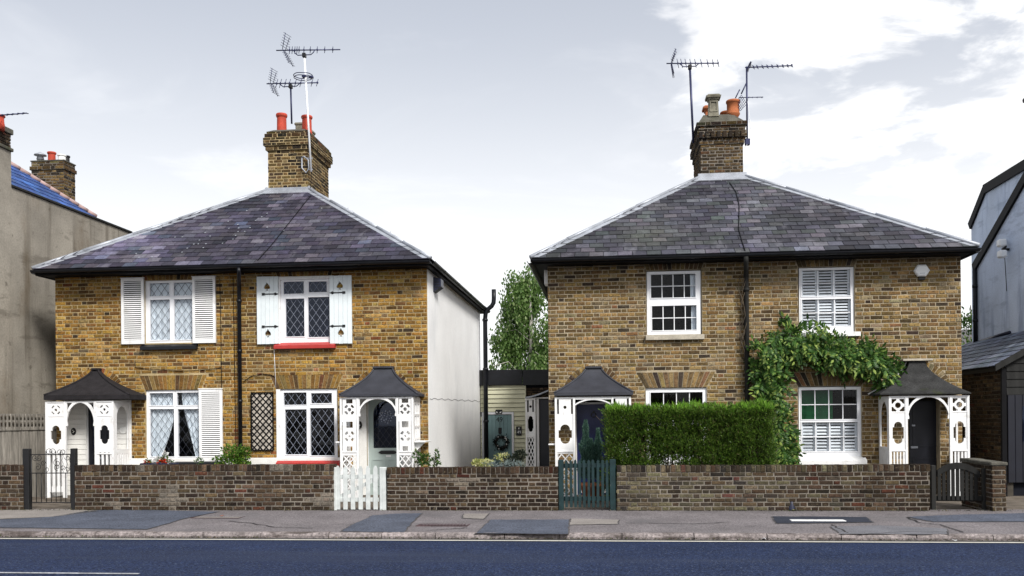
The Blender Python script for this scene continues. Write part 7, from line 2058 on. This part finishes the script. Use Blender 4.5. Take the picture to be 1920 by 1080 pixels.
# climber on the right hand wall: compound leaves, the largest of them single
g = thing('climber', (at(1465,870,-.15).x, -.15, 0), 'leafy green climber trained up the wall and over the lower sash window', 'climbing plant')
rd = random.Random(211)
path = [(1478,868),(1462,820),(1452,770),(1445,720),(1440,672),(1452,640),(1490,634),(1530,645),(1570,652),(1610,660),(1640,668),(1668,700)]
wdt = [(22,30),(28,34),(28,34),(26,34),(30,36),(32,26),(30,34),(28,34),(28,30),(26,26),(26,28),(20,22)]
def comp_leaf(seed):
    r = random.Random(seed); mb = MB(); n = r.choice((3,4,4,5)); L = 1.0
    for i in range(n):
        t = .25 + .7*i/n; c = V((0, -.02*t*t, -t*L*.9)) + V((0, 0, .12*t*t))
        for s in (-1, 1):
            d = V((s*.85, r.uniform(-.35,.1), -.55)).normalized(); ll = .42*(1-.25*abs(t-.5)); sd = d.cross(V((0,1,0))).normalized(); nn2 = V((0,-.06,0))
            mb.add([c, c+d*ll*.35+sd*ll*.17+nn2, c+d*ll*.75+sd*ll*.11+nn2*.5, c+d*ll, c+d*ll*.75-sd*ll*.11+nn2*.5, c+d*ll*.35-sd*ll*.17+nn2], [(0,1,2,3,4,5)])
    c = V((0,0,-.82)); d = V((0,-.2,-1)).normalized(); sd = V((1,0,0)); ll = .45
    mb.add([c, c+d*ll*.35+sd*ll*.18, c+d*ll*.75+sd*ll*.11, c+d*ll, c+d*ll*.75-sd*ll*.11, c+d*ll*.35-sd*ll*.18], [(0,1,2,3,4,5)])
    return mb
cl = [comp_leaf(s) for s in range(6)]; clm = [m_.mesh('leaf', M['leaf_climb']) for m_ in cl]
mb = MB(); pend = []
for _ in range(1050):
    k = rd.random()*(len(path)-1)
    i = int(k); f = k - i; px = path[i][0]+(path[i+1][0]-path[i][0])*f; py = path[i][1]+(path[i+1][1]-path[i][1])*f
    hw = wdt[i][0]+(wdt[i+1][0]-wdt[i][0])*f; hh = wdt[i][1]+(wdt[i+1][1]-wdt[i][1])*f
    while True:
        u, v = rd.gauss(0,.62), rd.gauss(0,.62)
        if u*u+v*v < 1.35: break
    if k < 5 and v < -.3 and rd.random() < .3: continue
    out_ = .05 + .42*rd.random()**.8*max(.25, 1-.6*(u*u+v*v)); p = at(px+u*hw, py+v*hh+6, -out_)
    if p.z < .12: continue
    s = rd.uniform(.14,.33); R_ = Matrix.Rotation(rd.uniform(-1.0,1.0), 4, 'Y') @ Matrix.Rotation(rd.uniform(-.9,.35), 4, 'X') @ Matrix.Rotation(rd.uniform(-.7,.7), 4, 'Z')
    if rd.random() < .25: R_ = Matrix.Rotation(rd.uniform(1.4,4.6), 4, 'Y') @ R_
    pend.append((out_, s, Matrix.Translation(p) @ R_ @ Matrix.Scale(s, 4)))
pend.sort(key=lambda t: -(t[0]*1.2 + t[1]))
for j, (o_, s, T) in enumerate(pend):
    q = rd.randrange(6)
    if j < 300: link('leaf', clm[q], g, T)
    else: mb.add([T @ V(v_) for v_ in cl[q].v], cl[q].f)
mb.build('foliage', M['leaf_climb'], g)['kind'] = 'stuff'
mb = MB()
for off in (0, 6, -7): mb.tube([at(x+off+rd.uniform(-4,4), y+rd.uniform(-3,3), -.04-.02*abs(off)/6) for x, y in path], [.028-.0018*i for i in range(len(path))], 6)
for _ in range(14):
    i = rd.randrange(4, 11); a = at(*path[i], -.1); q = a + V((rd.uniform(-.5,.6), rd.uniform(-.15,0), rd.uniform(-.5,.35))); mb.tube([a, (a+q)/2+V((0,-.05,.08)), q], [.008,.006,.003], 4)
mb.build('stem', M['bark'], g)

# weeds at the foot of the walls
for px, py, n, s, lb in ((37,944,70,.05,'tuft of weeds at the foot of the stub wall'), (150,945,40,.04,'weed by the right post of the iron gate'), (1582,950,60,.05,'weed at the foot of the long right hand wall'), (1641,952,90,.035,'flat patch of weeds on the pavement below the right hand wall'), (1857,951,40,.045,'weed at the corner of the return wall'), (1477,954,20,.03,'tiny weed beside the dark cone')):
    c = pave(px, py+2); rd = random.Random(px); g = thing('weed', c, lb, 'weed', 'weeds along the pavement'); mb = MB()
    for _ in range(n):
        a = rd.uniform(0,2*pi); p = c + V((rd.gauss(0,s*1.1), rd.uniform(-.02,.02) if py < 951 else rd.gauss(0,s), .005)); leaf_quads(mb, p, V((cos(a)*.7, sin(a)*.7-.2, rd.uniform(.3,1.2))), s*rd.uniform(.8,1.8), s*.5, rd)
    mb.build('foliage', M['leaf_bush'], g)['kind'] = 'stuff'
# dark marker cone against the wall, scraps in the gutter
p = pave(1484, 957.5); g = thing('marker_cone', p, 'small dark blue cone standing against the long garden wall', 'cone')
hh = at(1484, 931, p.y).z - p.z; mb = MB(); mb.lathe(p.x, p.y, [(.062,p.z),(.058,p.z+.03),(.046,p.z+hh*.4),(.03,p.z+hh*.72),(.022,p.z+hh*.78),(.024,p.z+hh*.93),(.018,p.z+hh)], 16); mb.build('cone_body', M['navy_plastic'], g)
mb = MB(); mb.lathe(p.x, p.y, [(.070,p.z),(.070,p.z+.012),(.060,p.z+.014)], 16); mb.build('base', M['plate_black'], g)
def scrap(px, py, Y, w, mt, lb, name='litter', cat='litter', rd=random.Random(5)):
    z = zroad(Y) + .006 if Y < YK else None
    c = atZ(px, py, -.115) if z else pave(px, py, .006)
    mb = MB(); n = 7; vs = [(c.x + w*(i/n-.5), c.y + rd.uniform(-.02,.02) + s*.03, c.z + .008 + rd.uniform(0,.018)) for i in range(n+1) for s in (-1, 1)]
    mb.add(vs, [(2*i, 2*i+2, 2*i+3, 2*i+1) for i in range(n)]); tag(mb.build(name, M[mt]), lb, cat)
scrap(1709, 1012, -6, .13, 'white', 'larger crumpled white scrap in the gutter on the right')
scrap(1790, 1015, -6, .05, 'white', 'small pale scrap in the gutter, rightmost')
scrap(1433, 1012, -6, .045, 'white', 'small white scrap in the gutter below the dark cone')
scrap(416, 969.5, -4, .06, 'orange_clay', 'single orange fallen leaf on the concrete inspection cover', 'fallen_leaf', 'leaf')
scrap(1488, 958.5, -3.2, .03, 'petal_red' if False else 'leaf_yellow', 'tiny yellow fallen leaf beside the dark cone', 'fallen_leaf', 'leaf')

# birch behind the link building
def tree(name, label, px, Y, top_px, hw_px, seed, n, leafmt, weep=True, bark='birch_bark'):
    rd = random.Random(seed); base = at(px, 800, Y); base.z = -.6; tp = at(px, top_px, Y); H_ = tp.z + .6; k = F/((Y+18.4)); hw = hw_px/k
    g = thing(name, base, label, 'tree'); mb = MB(); tr = []
    for i in range(9):
        t = i/8; tr.append((base.x + .25*sin(t*3+seed), Y + .2*sin(t*4), -.6 + H_*t*.96))
    mb.tube(tr, [.16*(1-t/8)+.015 for t in range(9)], 8); tips = []
    for i in range(46):
        t = rd.uniform(.22,.97); j = min(7, int(t*8)); f = t*8-j; p = V(tr[j])*(1-f)+V(tr[j+1])*f
        a = rd.uniform(0,2*pi); ln = hw*(1.15-.85*max(0,(t-.35)/.65)**1.4)*rd.uniform(.55,1.05)
        q = p + V((cos(a)*ln*.6, sin(a)*ln*.6, ln*.45)); e = p + V((cos(a)*ln, sin(a)*ln, ln*.35)); mb.tube([p, q, e], [.035*(1.1-t),.02*(1.1-t),.008], 5); tips += [(q, a, ln), (e, a, ln), ((q+e)/2, a, ln), ((p+q)/2, a, ln)]
    mb.build('trunk', M[bark], g); mb = MB(); per = n//len(tips)
    for q, a, ln in tips:
        m_ = 3 if weep else 2
        for s in range(m_):
            drop = rd.uniform(.5,1.5) if weep else .35; o = q + V((rd.gauss(0,.16), rd.gauss(0,.16), rd.gauss(0,.12)))
            for _ in range(per//m_):
                t = rd.random(); p = o + V((rd.gauss(0,.09)+cos(a)*.15*t, rd.gauss(0,.09)+sin(a)*.15*t, -drop*t+rd.gauss(0,.05)))
                leaf_quads(mb, p, V((rd.uniform(-.6,.6), rd.uniform(-.6,.6), -1 if weep else rd.uniform(-1,1))), rd.uniform(.08,.15), rd.uniform(.05,.09), rd)
    mb.build('crown', M[leafmt], g)['kind'] = 'stuff'; return g
tree('birch_tree', 'tall weeping birch behind the link building between the two cottage pairs', 983, 13.0, 480, 84, 301, 27000, 'leaf_birch')
tree('garden_tree', 'wisp of a small tree seen between the brown house and the blue house', 1822, 16.0, 560, 22, 302, 2500, 'leaf_rose', False, 'bark')

# grit and moss gathered along the foot of the walls and in the gutter
M['grit'] = leaf_mat('grit and dead leaf crumbs', [(0,(.02,.018,.014)), (.5,(.06,.05,.035)), (.8,(.05,.07,.02)), (1,(.16,.12,.07))], .1, .9)
rd = random.Random(400); mb = MB()
for _ in range(2600):
    x = rd.uniform(-12.5, 9); y = -3.0 - abs(rd.gauss(0, .035)) - .004
    if noise.noise(V((x*1.2, 0, 3))) < rd.uniform(-.5, .35): continue
    leaf_quads(mb, V((x, y, zpave(y)+.004+rd.uniform(0,.012))), V((rd.uniform(-1,1), rd.uniform(-1,1), rd.uniform(0,.4))), rd.uniform(.012,.035), .014, rd)
for _ in range(2200):
    x = rd.uniform(-12.5, 9); y = YK - .012 - abs(rd.gauss(0, .03))
    if noise.noise(V((x*.8, 5, 3))) < rd.uniform(-.5, .3): continue
    leaf_quads(mb, V((x, y, ZR+.012+rd.uniform(0,.008))), V((rd.uniform(-1,1), rd.uniform(-1,1), rd.uniform(0,.3))), rd.uniform(.012,.04), .016, rd)
tag(mb.build('grit', M['grit']), 'dark grit and leaf crumbs along the foot of the garden walls', 'grit', kind='stuff')
